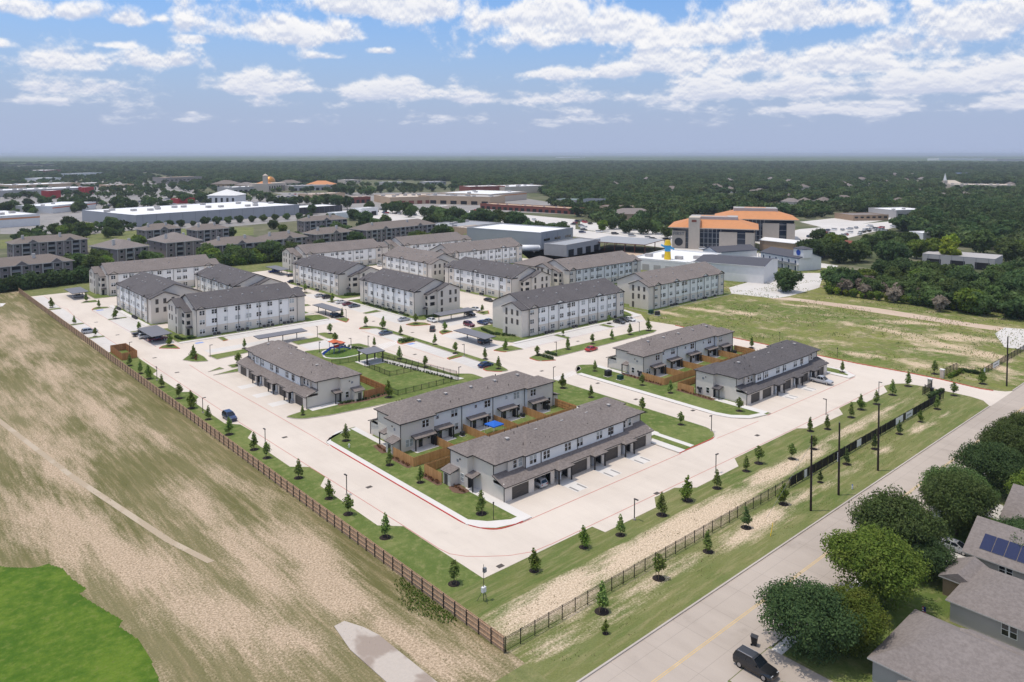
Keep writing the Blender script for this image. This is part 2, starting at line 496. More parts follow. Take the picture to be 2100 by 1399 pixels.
def leaf_mat(name, c1, c2, c3=None):
    m = bpy.data.materials.new(name)
    m.use_nodes = True
    nt = m.node_tree
    nt.nodes.clear()
    kk = NT(nt)
    g = kk.n('ShaderNodeNewGeometry')
    oi = kk.n('ShaderNodeObjectInfo')
    col = kk.mix(g.outputs['Random Per Island'], c1 + (1,), c2 + (1,))
    n = kk.noise(g.outputs['Position'], 0.5, 2.0)
    col = kk.mix(kk.m('MULTIPLY', kk.ramp(n, 0.45, 0.7), 0.5), col, (c3 or c2) + (1,))
    hsv = kk.n('ShaderNodeHueSaturation')
    nt.links.new(col, hsv.inputs['Color'])
    kk.put(hsv.inputs['Value'], kk.m('ADD', 0.72, kk.m('MULTIPLY', oi.outputs['Random'], 0.55)))
    kk.put(hsv.inputs['Hue'], kk.m('ADD', 0.485, kk.m('MULTIPLY', oi.outputs['Random'], 0.03)))
    d = kk.n('ShaderNodeBsdfDiffuse')
    t = kk.n('ShaderNodeBsdfTranslucent')
    nt.links.new(hsv.outputs[0], d.inputs[0])
    nt.links.new(hsv.outputs[0], t.inputs[0])
    mx = kk.n('ShaderNodeMixShader', {0: 0.30})
    nt.links.new(d.outputs[0], mx.inputs[1])
    nt.links.new(t.outputs[0], mx.inputs[2])
    o = kk.n('ShaderNodeOutputMaterial')
    nt.links.new(mx.outputs[0], o.inputs[0])
    MATS[name] = m


leaf_mat('leaf_oak', (0.075, 0.118, 0.038), (0.135, 0.19, 0.065), (0.16, 0.20, 0.08))
leaf_mat('leaf_bright', (0.10, 0.165, 0.028), (0.19, 0.255, 0.055), (0.22, 0.245, 0.055))
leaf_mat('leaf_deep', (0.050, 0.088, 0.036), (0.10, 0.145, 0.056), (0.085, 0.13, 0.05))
leaf_mat('leaf_young', (0.13, 0.205, 0.05), (0.25, 0.32, 0.09), (0.24, 0.25, 0.08))
leaf_mat('leaf_lime', (0.17, 0.25, 0.03), (0.30, 0.35, 0.045))
leaf_mat('leaf_far', (0.085, 0.130, 0.050), (0.160, 0.205, 0.085), (0.19, 0.215, 0.10))
leaf_mat('twig_grey', (0.22, 0.18, 0.14), (0.32, 0.27, 0.22))
leaf_mat('weed_straw', (0.26, 0.22, 0.10), (0.40, 0.33, 0.17))
leaf_mat('leaf_reddish', (0.15, 0.06, 0.035), (0.22, 0.12, 0.06))
M = MATS


# ------------------------------------------------------------------ geometry helpers
class MB:
    """collects faces; build() makes ONE mesh object"""
    def __init__(self):
        self.v, self.f, self.m, self.mats = [], [], [], []

    def mi(self, mat):
        if mat not in self.mats:
            self.mats.append(mat)
        return self.mats.index(mat)

    def poly(self, pts, mat):
        i = len(self.v)
        self.v += [tuple(p) for p in pts]
        self.f.append(tuple(range(i, i + len(pts))))
        self.m.append(self.mi(mat))

    def box(self, x0, x1, y0, y1, z0, z1, mat, top=None):
        i = len(self.v)
        self.v += [(x0, y0, z0), (x1, y0, z0), (x1, y1, z0), (x0, y1, z0), (x0, y0, z1), (x1, y0, z1), (x1, y1, z1), (x0, y1, z1)]
        a = self.mi(mat)
        for q, f in enumerate(((3, 2, 1, 0), (4, 5, 6, 7), (0, 1, 5, 4), (1, 2, 6, 5), (2, 3, 7, 6), (3, 0, 4, 7))):
            self.f.append(tuple(i + w for w in f))
            self.m.append(self.mi(top) if (top and q == 1) else a)

    def prism(self, pts, z0, z1, mat, top=None, bottom=True):
        """pts counter-clockwise"""
        n = len(pts)
        if isinstance(mat, str):
            mat = [mat] * n
        for i in range(n):
            a, b_ = pts[i], pts[(i + 1) % n]
            self.poly([(a[0], a[1], z0), (b_[0], b_[1], z0), (b_[0], b_[1], z1), (a[0], a[1], z1)], mat[i])
        if top is not False:
            self.poly([(p[0], p[1], z1) for p in pts], top or mat[0])
        if bottom:
            self.poly([(p[0], p[1], z0) for p in reversed(pts)], mat[0])

    def tube(self, p0, p1, r0, r1, n, mat, caps=True):
        p0, p1 = Vector(p0), Vector(p1)
        d = (p1 - p0).normalized()
        a = d.orthogonal().normalized()
        b_ = d.cross(a)
        i = len(self.v)
        for p, r in ((p0, r0), (p1, r1)):
            for q in range(n):
                t = 2 * math.pi * q / n
                self.v.append(tuple(p + a * (r * math.cos(t)) + b_ * (r * math.sin(t))))
        c = self.mi(mat)
        for q in range(n):
            w = (q + 1) % n
            self.f.append((i + q, i + w, i + n + w, i + n + q))
            self.m.append(c)
        if caps:
            self.f.append(tuple(i + q for q in reversed(range(n))))
            self.f.append(tuple(i + n + q for q in range(n)))
            self.m += [c, c]

    def beam(self, p0, p1, w, h, mat):
        """box beam between two points, w across (horizontal), h high"""
        p0, p1 = Vector(p0), Vector(p1)
        d = p1 - p0
        s = Vector((-d.y, d.x, 0))
        s = s.normalized() * (w / 2) if s.length > 1e-6 else Vector((w / 2, 0, 0))
        u = d.normalized().cross(s.normalized()) * (-1)
        if u.z < 0:
            u = -u
        u = u * (h / 2) if abs(d.normalized().z) < 0.99 else Vector((0, h / 2, 0))
        q = [p0 - s - u, p0 + s - u, p0 + s + u, p0 - s + u, p1 - s - u, p1 + s - u, p1 + s + u, p1 - s + u]
        i = len(self.v)
        self.v += [tuple(x) for x in q]
        c = self.mi(mat)
        for f in ((0, 1, 2, 3), (7, 6, 5, 4), (0, 4, 5, 1), (1, 5, 6, 2), (2, 6, 7, 3), (3, 7, 4, 0)):
            self.f.append(tuple(i + w_ for w_ in f))
            self.m.append(c)

    def hip(self, x0, x1, y0, y1, z, slope, mat, fascia='trim_dark', th=0.22, hx0=True, hx1=True):
        """hip or gable roof, ridge along the long side"""
        long_x = (x1 - x0) >= (y1 - y0)
        if long_x:
            w = (y1 - y0) / 2
            a = (x0 + (w if hx0 else 0), (y0 + y1) / 2, z + slope * w)
            c = (x1 - (w if hx1 else 0), (y0 + y1) / 2, z + slope * w)
        else:
            w = (x1 - x0) / 2
            a = ((x0 + x1) / 2, y0 + (w if hx0 else 0), z + slope * w)
            c = ((x0 + x1) / 2, y1 - (w if hx1 else 0), z + slope * w)
        A, B_, C_, D_ = (x0, y0, z), (x1, y0, z), (x1, y1, z), (x0, y1, z)
        if long_x:
            self.poly([A, B_, c, a], mat)
            self.poly([C_, D_, a, c], mat)
            self.poly([D_, A, a], mat)
            self.poly([B_, C_, c], mat)
        else:
            self.poly([D_, A, a, c], mat)
            self.poly([B_, C_, c, a], mat)
            self.poly([A, B_, a], mat)
            self.poly([C_, D_, c], mat)
        self.prism([A[:2], B_[:2], C_[:2], D_[:2]], z - th, z, fascia, top=False)

    def slab_roof(self, a, b_, c, d, th, mat, edge='trim_dark'):
        """sloped roof plate a-b-c-d (counter-clockwise seen from above)"""
        lo = [(p[0], p[1], p[2] - th) for p in (a, b_, c, d)]
        self.poly([a, b_, c, d], mat)
        self.poly(list(reversed(lo)), edge)
        t = [a, b_, c, d]
        for i in range(4):
            j = (i + 1) % 4
            self.poly([lo[i], lo[j], t[j], t[i]], edge)

    def mesh(self, name, smooth=False):
        me = bpy.data.meshes.new(name)
        me.from_pydata(self.v, [], self.f)
        for mt in self.mats:
            me.materials.append(M[mt])
        me.polygons.foreach_set('material_index', self.m)
        if smooth:
            me.polygons.foreach_set('use_smooth', [True] * len(self.f))
        me.update()
        return me

    def build(self, name, parent=None, loc=(0, 0, 0), rz=0.0, smooth=False):
        return ob(name, self.mesh(name, smooth), parent, loc, rz)


def ob(name, mesh, parent=None, loc=(0, 0, 0), rz=0.0, sc=None):
    o = bpy.data.objects.new(name, mesh)
    COL.objects.link(o)
    o.location = loc
    if rz:
        o.rotation_euler = (0, 0, rz)
    if sc is not None:
        o.scale = sc if isinstance(sc, (tuple, list)) else (sc, sc, sc)
    if parent is not None:
        o.parent = parent
    return o


def tag(o, label, cat, group=None):
    o['label'] = label
    o['category'] = cat
    if group:
        o['group'] = group
    return o


def thing(name, label, cat, loc=(0, 0, 0), rz=0.0, group=None):
    return tag(ob(name, None, None, loc, rz), label, cat, group)


def struct(o, kind='structure'):
    o['kind'] = kind
    return o


KIDS = {}


def copy_tree(o, loc=None, rz=None, label=None, sc=None, parent=None):
    """a thing, its parts and their sub-parts"""
    c = o.copy()
    COL.objects.link(c)
    if parent is not None:
        c.parent = parent
    if loc is not None:
        c.location = loc
    if rz is not None:
        c.rotation_euler = (0, 0, rz)
    if sc is not None:
        c.scale = (sc, sc, sc)
    if label:
        c['label'] = label
    if o.name not in KIDS:
        KIDS[o.name] = list(o.children)
    for ch in KIDS[o.name]:
        copy_tree(ch, parent=c)
    return c


ORD = ['nearest', 'second', 'third', 'fourth', 'fifth', 'sixth', 'seventh', 'eighth', 'ninth', 'tenth', 'eleventh', 'twelfth', 'thirteenth',
       'fourteenth', 'fifteenth', 'sixteenth', 'seventeenth', 'eighteenth', 'nineteenth', 'twentieth', 'twenty-first', 'twenty-second',
       'twenty-third', 'twenty-fourth', 'twenty-fifth', 'twenty-sixth', 'twenty-seventh', 'twenty-eighth', 'twenty-ninth', 'thirtieth']


# ------------------------------------------------------------------ value noise for soil layers
rng = np.random.default_rng(7)
_T = rng.random((256, 256))


def vnoise(x, y):
    xi, yi = np.floor(x).astype(int), np.floor(y).astype(int)
    fx_, fy_ = x - xi, y - yi
    fx_ = fx_ * fx_ * (3 - 2 * fx_)
    fy_ = fy_ * fy_ * (3 - 2 * fy_)
    g_ = lambda a, b_: _T[a % 256, b_ % 256]
    return (g_(xi, yi) * (1 - fx_) + g_(xi + 1, yi) * fx_) * (1 - fy_) + (g_(xi, yi + 1) * (1 - fx_) + g_(xi + 1, yi + 1) * fx_) * fy_


def fbm(x, y, o=4):
    s, a = 0.0, 0.5
    for i in range(o):
        s = s + a * vnoise(x * 2 ** i + 17.3 * i, y * 2 ** i + 5.1 * i)
        a *= 0.5
    return s / (1 - 0.5 ** o)


def grid_sheet(name, x0, x1, y0, y1, step, mat, z, soilf=None, zf=None, keep=None):
    nx, ny = int((x1 - x0) / step) + 1, int((y1 - y0) / step) + 1
    gx, gy = np.meshgrid(np.linspace(x0, x1, nx), np.linspace(y0, y1, ny))
    gz = np.full_like(gx, z) + (zf(gx, gy) if zf else 0)
    v = np.stack([gx, gy, gz], -1).reshape(-1, 3)
    idx = np.arange(nx * ny).reshape(ny, nx)
    f = np.stack([idx[:-1, :-1], idx[:-1, 1:], idx[1:, 1:], idx[1:, :-1]], -1).reshape(-1, 4)
    if keep is not None:
        c = v[f].mean(1)
        f = f[keep(c[:, 0], c[:, 1])]
    me = np_mesh(name, v, f)
    me.materials.append(M[mat])
    if soilf:
        s = np.clip(soilf(gx, gy), -1, 2).astype(np.float32).ravel()
        at = me.attributes.new('soil', 'FLOAT', 'POINT')
        at.data.foreach_set('value', s)
    return ob(name, me)


def np_mesh(name, v, f):
    me = bpy.data.meshes.new(name)
    n, w = f.shape
    me.vertices.add(len(v))
    me.vertices.foreach_set('co', np.ascontiguousarray(v, np.float32).ravel())
    me.loops.add(n * w)
    me.loops.foreach_set('vertex_index', np.ascontiguousarray(f, np.int32).ravel())
    me.polygons.add(n)
    me.polygons.foreach_set('loop_start', np.arange(0, n * w, w, dtype=np.int32))
    me.polygons.foreach_set('loop_total', np.full(n, w, np.int32))
    me.update(calc_edges=True)
    me.validate()
    return me


def rounded(pts, r, seg=5):
    """round the corners of a counter-clockwise polygon; r one number or one per corner"""
    out = []
    n = len(pts)
    rr = r if isinstance(r, (list, tuple)) else [r] * n
    for i in range(n):
        p = Vector(pts[i])
        a, c = Vector(pts[i - 1]), Vector(pts[(i + 1) % n])
        d1, d2 = (a - p), (c - p)
        q = min(rr[i], d1.length * 0.49, d2.length * 0.49)
        if q < 0.05:
            out.append(tuple(p))
            continue
        p1, p2 = p + d1.normalized() * q, p + d2.normalized() * q
        for s in range(seg + 1):
            t = s / seg
            out.append(tuple(p1 * (1 - t) ** 2 + p * 2 * t * (1 - t) + p2 * t * t))
    return out


def rect(x0, x1, y0, y1):
    return [(x0, y0), (x1, y0), (x1, y1), (x0, y1)]


def area2(p):
    return sum(p[i][0] * p[(i + 1) % len(p)][1] - p[(i + 1) % len(p)][0] * p[i][1] for i in range(len(p)))


def ccw(p):
    return list(p) if area2(p) > 0 else list(reversed(p))


def in_poly(x, y, poly):
    x, y = np.asarray(x, float), np.asarray(y, float)
    c = np.zeros(x.shape, bool)
    n = len(poly)
    for i in range(n):
        (x1, y1), (x2, y2) = poly[i], poly[(i + 1) % n]
        if y1 == y2:
            continue
        hit = ((y1 > y) != (y2 > y)) & (x < (x2 - x1) * (y - y1) / (y2 - y1) + x1)
        c ^= hit
    return c


def sheet(name, pts, z, mat, kind='structure'):
    mb = MB()
    mb.poly([(p[0], p[1], z) for p in ccw(pts)], mat)
    return struct(mb.build(name), kind)


def strip(mb, pts, w, z, mat):
    """painted line of width w along pts"""
    for i in range(len(pts) - 1):
        a, b_ = Vector(pts[i]), Vector(pts[i + 1])
        d = (b_ - a)
        if d.length < 1e-4:
            continue
        s = Vector((-d.y, d.x)).normalized() * (w / 2)
        e = d.normalized() * (w * 0.25)
        mb.poly([(*(a - s - e), z), (*(b_ - s + e), z), (*(b_ + s + e), z), (*(a + s - e), z)], mat)


# ------------------------------------------------------------------ open country to the horizon
def ring_ground():
    radii = [0, 60, 120, 250, 500, 900, 1600, 2800, 5000, 9000, 16000, 30000, 60000]
    n = 64
    v = [(CX, CY, -0.12)]
    for r in radii[1:]:
        v += [(CX + r * math.cos(2 * math.pi * i / n), CY + r * math.sin(2 * math.pi * i / n), -0.12) for i in range(n)]
    f = [(0, 1 + i, 1 + (i + 1) % n) for i in range(n)]
    for q in range(len(radii) - 2):
        a, b_ = 1 + q * n, 1 + (q + 1) * n
        f += [(a + i, b_ + i, b_ + (i + 1) % n, a + (i + 1) % n) for i in range(n)]
    me = bpy.data.meshes.new('ground')
    me.from_pydata(v, [], f)
    me.materials.append(M['country'])
    return struct(ob('ground', me))


ring_ground()

# ------------------------------------------------------------------ mown field left of the wooden fence
SOIL_L = []   # bare streaks: centre, half length along the streak, half width, heading
for (u0, v0, u1, v1, w, a) in [(20, 1010, 250, 1160, 5, 1.0), (150, 1080, 420, 1240, 4, 1.1), (300, 1190, 560, 1330, 4, 1.1), (10, 1060, 200, 1170, 3, .6),
                               (350, 980, 480, 1095, 3.4, 1.0), (430, 1060, 620, 1210, 4.5, .9), (560, 1080, 700, 1190, 3.0, 1.1), (600, 1150, 740, 1250, 2.6, 1.1),
                               (140, 800, 300, 930, 4, .9), (180, 830, 260, 880, 3, .8), (0, 640, 60, 720, 6, .8), (20, 880, 150, 960, 5, .6), (60, 930, 200, 1010, 4, .7),
                               (0, 800, 160, 850, 8, .5), (770, 1275, 860, 1330, 1.6, 1.2), (830, 1310, 930, 1390, 1.4, 1.1), (530, 1290, 640, 1330, 2.5, .9), (420, 950, 520, 1010, 2, .7),
                               (290, 870, 360, 930, 2, .9), (60, 740, 200, 800, 5, .55), (480, 1150, 600, 1230, 2.5, .8), (900, 1330, 1010, 1399, 1.2, .7)]:
    p, q = site(u0, v0), site(u1, v1)
    d = Vector((q[0] - p[0], q[1] - p[1]))
    SOIL_L.append(((p[0] + q[0]) / 2, (p[1] + q[1]) / 2, d.length / 2 + 2, w, math.atan2(d.y, d.x), a))


def blobs(lst, x, y):
    s = np.zeros_like(x)
    for (cx_, cy_, l, w, h, a) in lst:
        dx, dy = x - cx_, y - cy_
        p_, q_ = dx * math.cos(h) + dy * math.sin(h), -dx * math.sin(h) + dy * math.cos(h)
        s = np.maximum(s, a * np.exp(-((p_ / l) ** 2 * 1.2 + (q_ / w) ** 2)))
    return s


def soil_left(x, y):
    s = 0.80 * blobs(SOIL_L, x, y) + 0.75 * (fbm(x / 2.4, y / 12.0, 5) - 0.5) + 0.5 * (fbm(x / 14, y / 40) - 0.5)
    return s + 0.20


struct(grid_sheet('field', -150, 0.6, -60, 334, 1.0, 'field_grass', -0.03, soil_left))

PATCH = [site(u, v) for u, v in [(0, 1160), (30, 1163), (70, 1163), (100, 1155), (130, 1165), (150, 1187), (180, 1207), (165, 1217), (200, 1240), (255, 1272), (245, 1283),
                                 (285, 1310), (310, 1350), (330, 1399), (380, 1500)]] + [(-33, -2), (-60, -40), (-90, 20), (-80, 60)]
PATCH = ccw(PATCH)


def edge_dist(x, y, poly):
    d = np.full(x.shape, 1e9)
    for i in range(len(poly)):
        ax, ay = poly[i]
        bx, by = poly[(i + 1) % len(poly)]
        l2 = (bx - ax) ** 2 + (by - ay) ** 2 + 1e-9
        t = np.clip(((x - ax) * (bx - ax) + (y - ay) * (by - ay)) / l2, 0, 1)
        d = np.minimum(d, np.hypot(x - ax - t * (bx - ax), y - ay - t * (by - ay)))
    return d


def patch_h(x, y):
    ins = in_poly(x, y, PATCH)
    d = edge_dist(x, y, PATCH)
    return np.where(ins, np.clip(d / 1.2, 0, 1) * (0.04 + 0.16 * fbm(x / 1.3, y / 1.3)), -0.08)


tg = grid_sheet('tall_grass', -62, -24, -14, 68, 0.3, 'rank_grass', -0.02, zf=patch_h, keep=lambda x, y: in_poly(x, y, PATCH))
tag(struct(tg, 'stuff'), 'rank bright green grass left unmown in the corner of the field', 'grass')

PATHL = [site(u, v) for u, v in [(0, 858), (150, 972), (357, 1108)]] + [site(440, 1150)]
PATHR = [site(u, v) for u, v in [(0, 870), (150, 985), (337, 1110)]] + [site(425, 1155)]
sheet('path', [site(-120, 780)] + PATHL + PATHR[::-1] + [site(-120, 795)], -0.012, 'path_tan')
mb = MB()
mb.prism(ccw([(-12.8, 18.3), (-11.3, 18.4), (-10.1, 15.6), (-9.5, 13.0), (-9.1, 1.4), (-9.1, -20), (-13.5, -20), (-13.4, 5.3), (-13.6, 12.9)]), -0.1, 0.06, 'slab_stained')
struct(mb.build('concrete_apron'))
sheet('far_path', [site(0, 622), site(12, 622), site(5, 628), site(0, 629)], -0.01, 'concrete_walk')

# ------------------------------------------------------------------ the community's concrete drives
SLAB = [(8.35, 14.1), (31, 14.0), (31.2, 11.4), (44.1, 11.3), (46.9, 13.8), (52.7, 13.8), (55.8, 11.2), (69.7, 11.3), (72.5, 13.9), (97.2, 13.9), (99.8, 11.6),
        (113.7, 11.3), (117.2, 13.9), (124, 13.9), (126.5, 11.4), (138.5, 11.4), (142.9, 14.1), (146.5, 13.4), (149.2, 11.2), (150.2, 7.0), (150.0, -4.0), (148.9, -7.0), (145.5, -9.3),
        (145.5, -9.6), (163, -9.6), (161.0, -8.4), (158.9, -4.0), (159.9, 6.8), (159.9, 14.8), (158.8, 28), (159.5, 68), (160.4, 92), (158.6, 104), (166, 112), (166, 160), (240, 160),
        (240, 240), (226, 312), (2, 312), (1.2, 300), (1.2, 184.6), (7.2, 184.6), (6.9, 171), (6.9, 154), (4.9, 151.5), (5.3, 130), (7.2, 128.6), (7.2, 123), (4.9, 120), (4.9, 100.4), (7.2, 97.4),
        (7.5, 91.6), (5.2, 88.5), (5.2, 68.6), (7.9, 66.0), (8.1, 60.0), (5.5, 56.9), (5.4, 37.4), (8.35, 34.4)]
sheet('driveway', SLAB, 0.0, 'concrete_drive')

# verge between the drive and the street: lawn, a bare strip along the iron fence, rough grass outside it
VERGE_BLOB = [(12, 4, 14, 4.0, 0, .9), (40, 4.2, 30, 3.4, 0, 1.0), (75, 5.0, 22, 2.6, 0, .75), (112, 6.0, 26, 1.6, 0, .6), (28, -2.5, 12, 2.0, 0, .5), (52, -3.6, 14, 2.2, 0, .75), (64, -3.0, 7, 2.0, 0, .6),
              (80, -3.6, 8, 1.4, 0, .45), (98, -3.8, 6, 1.2, 0, .55), (118, -3.8, 8, 1.4, 0, .6), (132, -4.5, 5, 1.0, 0, .45), (6, -3, 5, 2, 0, .5), (16, -4, 8, 1.5, 0, .4)]


def soil_verge(x, y):
    s = 1.25 * blobs(VERGE_BLOB, x, y) + 0.45 * (fbm(x / 4.0, y / 1.6) - 0.5)
    s = np.where(y > 7.6 + 0.5 * (fbm(x / 2.0, y / 2.0) - 0.5), s - 0.9, s)
    return np.where(y < -6.2, s - 0.35, s)


struct(grid_sheet('verge', 0.6, 163, -9.4, 14.6, 0.8, 'verge_grass', -0.02, soil_verge))
sheet('lawn', [(0.6, 14.0), (9, 14.0), (9, 186), (0.6, 186)], -0.016, 'lawn')

# street with kerb and faded yellow centre line
sheet('street', [(-400, -9.55), (700, -9.55), (700, -20.6), (-400, -20.6)], -0.015, 'concrete_street')
mb = MB()
mb.box(-60, 145.4, -9.55, -9.3, -0.1, 0.13, 'concrete_kerb')
mb.box(163, 520, -9.55, -9.3, -0.1, 0.13, 'concrete_kerb')
for x0, x1 in ((-60, 15.5), (25, 61), (69, 82), (90, 400)):
    mb.box(x0, x1, -20.85, -20.6, -0.1, 0.12, 'concrete_kerb')
struct(mb.build('street_kerb'))
mb = MB()
for y in (-14.92, -15.18):
    strip(mb, [(-60, y), (420, y)], 0.11, -0.010, 'paint_yellow_line')
struct(mb.build('centre_line'))
sheet('roadside', [(-400, -20.6), (700, -20.6), (700, -90), (-400, -90)], -0.03, 'lawn_dry')
sheet('verge_left', [(-400, -9.4), (0.6, -9.4), (0.6, -3), (-400, -3)], -0.024, 'lawn_dry')

# right-hand field
MEADOW = [site(u, v) for u, v in [(1330, 640), (1500, 602), (1700, 618), (2000, 668), (2200, 700)]]
MEADOW_SOIL = []
for (u0, v0, u1, v1, w, a) in [(1800, 658, 1960, 668, 3, .9), (1760, 668, 1900, 690, 4, .8), (1880, 685, 2050, 700, 5, .9), (1840, 690, 2000, 720, 6, .7), (1700, 660, 1780, 670, 3, .5),
                               (1720, 722, 1830, 735, 3, .7), (1830, 735, 1900, 752, 3, .7), (1990, 720, 2080, 745, 5, .8), (1400, 630, 1480, 640, 2.5, .8), (1470, 632, 1560, 648, 3, .7), (1340, 635, 1400, 648, 2, .6),
                               (1600, 623, 1690, 632, 1.8, .7), (2000, 745, 2080, 760, 4, .8), (1880, 715, 2000, 728, 3, .8), (1630, 690, 1740, 705, 2.5, .35), (1930, 740, 2000, 760, 3, .6), (1640, 640, 1720, 650, 2, .5)]:
    p, q = site(u0, v0), site(u1, v1)
    d = Vector((q[0] - p[0], q[1] - p[1]))
    MEADOW_SOIL.append(((p[0] + q[0]) / 2, (p[1] + q[1]) / 2, d.length / 2 + 1, w, math.atan2(d.y, d.x), a))


def soil_meadow(x, y):
    return 1.0 * blobs(MEADOW_SOIL, x, y) + 1.0 * (fbm(x / 5.0, y / 5.0, 5) - 0.5) + 0.18


struct(grid_sheet('meadow', 150, 330, -9.4, 135, 1.2, 'meadow_grass', -0.022, soil_meadow))
sheet('dirt_track', [site(u, v) for u, v in [(1575, 612), (1620, 610), (1800, 632), (1990, 662), (2200, 690), (2200, 700), (2000, 672), (1800, 642), (1640, 618)]], -0.012, 'dirt_road')
sheet('gravel_yard', [site(u, v) for u, v in [(2040, 684), (2060, 672), (2300, 690), (2300, 745), (2060, 712)]], -0.010, 'concrete_lot')

# ------------------------------------------------------------------ raised planting islands and lawns, each with its kerb
LAWNS = []


def lawn(pts, r=0.6, z=0.13, kerb=True, red=None, mat='lawn', name='lawn'):
    pts = ccw(pts)
    LAWNS.append(pts)
    rp = rounded(pts, r)
    mb_ = MB()
    mb_.prism(rp, -0.05, z, 'concrete_kerb' if kerb else mat, top=mat)
    o = struct(mb_.build(name))
    if kerb:
        n = len(rp)
        c = MB()
        cen = (sum(p[0] for p in rp) / n, sum(p[1] for p in rp) / n)
        inn = []
        for i in range(n):                     # mitred inset
            p0, p1, p2 = Vector(rp[i - 1]), Vector(rp[i]), Vector(rp[(i + 1) % n])
            e1, e2 = (p1 - p0).normalized(), (p2 - p1).normalized()
            nn = Vector((-e1.y - e2.y, e1.x + e2.x))
            nn = nn.normalized() * 0.16 if nn.length > 1e-6 else Vector((0, 0))
            inn.append(tuple(p1 + nn))
        for i in range(n):
            j = (i + 1) % n
            a, b_ = rp[i], rp[j]
            mt = 'concrete_kerb'
            if red and red((a[0] + b_[0]) / 2, (a[1] + b_[1]) / 2):
                mt = 'paint_red_kerb'
                c.poly([(a[0] + (a[0] - inn[i][0]) * .03, a[1] + (a[1] - inn[i][1]) * .03, 0.0), (b_[0] + (b_[0] - inn[j][0]) * .03, b_[1] + (b_[1] - inn[j][1]) * .03, 0.0),
                        (b_[0] + (b_[0] - inn[j][0]) * .03, b_[1] + (b_[1] - inn[j][1]) * .03, z), (a[0] + (a[0] - inn[i][0]) * .03, a[1] + (a[1] - inn[i][1]) * .03, z)], mt)
            c.poly([(*a, z + .004), (*b_, z + .004), (*inn[j], z + .004), (*inn[i], z + .004)], mt)
        c.build('kerb', o)
    return o


ALWAYS = lambda x, y: True
# blocks around the townhouses
lawn([(16.1, 75.0), (16.1, 27.5), (18.5, 23.3), (22.3, 22.6), (25.3, 22.6), (25.3, 30.6), (66.4, 30.6), (66.4, 22.6), (79.5, 22.6), (82.9, 26), (82.9, 76), (67.2, 76), (67.2, 72.3), (25.4, 72.3), (25.4, 79.0), (21, 79.0)],
     [4, 5, 3, 3, .1, .1, .1, .1, 3, 4, 2, .6, .1, .1, .3, 3], red=lambda x, y: (x < 24 and y < 74) or (x > 66.4 and y < 23.5 and x < 79))
lawn([(91.0, 74.5), (91.0, 30), (94.0, 23.8), (100, 22.6), (101.8, 22.6), (101.8, 30.3), (142.6, 30.3), (142.6, 22.7), (146.5, 22.8), (149.8, 27.5), (149.8, 76), (144, 76), (144, 72.2), (101.9, 72.2), (101.5, 77.5), (97.5, 80.5)],
     [2, 6, 6, 2, .1, .1, .1, .1, 3, 5, 2, .5, .1, .1, 1, 2], red=lambda x, y: x > 146 and y < 33)
lawn([(16.6, 95.2), (18.4, 91.3), (24.5, 89.3), (37.3, 87.7), (70, 84.6), (70, 93.5), (66.2, 97), (64.7, 131), (61.5, 142), (47, 146), (44, 143), (24.3, 141), (24.0, 97.6), (22.6, 96.4)],
     [1, 3, 1, 1, 1, 1, 1, 1, 4, 1, 1, .3, .1, .3])
# main-drive islands
RED1 = lambda x, y: True
lawn([(15.6, 160.4), (17.6, 155.8), (21, 154.2), (21.8, 160), (21.7, 165.4), (19.4, 165.4)], [.5, 1.5, .6, .4, .6, 1.6])
lawn([(23.0, 160.4), (23.4, 154.4), (38.6, 156.6), (38.6, 162.6), (33, 160.6)], .5)
lawn([(16.7, 143.2), (21.4, 143.4), (21.0, 145.9)], .3)
lawn([(16.6, 139.2), (24.3, 137.6), (24.3, 141.2)], .3)
lawn([(23.3, 142.7), (26, 142.6), (26, 146.2), (23.3, 146.2)], .3)
lawn([(14.8, 179.2), (19.7, 174.4), (19.9, 181.5), (17, 182.2)], [.4, .4, .4, 1.5], red=ALWAYS)
lawn([(33.2, 174.9), (35.0, 175.4), (35.4, 180.8), (33.4, 181.3)], .5, red=lambda x, y: y < 176)
lawn([(14.5, 207.4), (20.4, 206.9), (20.4, 208.6), (14.5, 208.9)], .4)
lawn([(14.1, 233.4), (20.4, 233.4), (20.4, 235.3), (14.1, 235.1)], .4)
lawn([(14.0, 257.2), (20.4, 257.6), (20.4, 260), (17, 262.6), (15, 260)], [.5, .3, .3, 1, 1], red=lambda x, y: x < 16)
lawn([(14.2, 275.4), (20.4, 273.2), (20.4, 278.8), (16, 278.4)], .4)
lawn([(1.4, 267.6), (6.0, 267.6), (6.0, 270.6), (1.4, 270.6)], .4)
lawn([(1.4, 232.6), (6.2, 232.6), (6.2, 234.6), (1.4, 234.6)], .4)
lawn([(1.4, 206.8), (6.6, 206.8), (6.6, 208.8), (1.4, 208.8)], .4)
lawn([(48.8, 154.4), (58.2, 154.8), (58.2, 159.8), (48.8, 159.6)], .5)
lawn([(59.7, 154.4), (62.6, 155.0), (65.2, 158.7), (63.2, 164.2), (60.2, 164.3)], 1.2)
lawn([(60.2, 144.4), (61, 139.0), (63, 136.3), (64.9, 137.4), (64.2, 143.4)], [.5, .5, 1, 1, 1])
lawn([(79.6, 88.8), (81.6, 96), (81.6, 158.6), (79.4, 162.6), (76.4, 163.2), (74.2, 160.8), (77.5, 158.6), (79.2, 157.6), (79.2, 137.6), (74.6, 137.6), (73.5, 135.6), (73.5, 133.6), (79.2, 133.6), (79.2, 112), (74.4, 110.9), (74.0, 109.1),
      (79.2, 109.4), (79.2, 96), (75.0, 95.0), (74.6, 93), (76.8, 89.8)], [1.5, 2, 2, 2, 1.5, 1, .3, .3, .3, .3, .3, .3, .3, .3, .3, .3, .3, .3, .3, .6, 1.2], red=lambda x, y: x < 77.6)
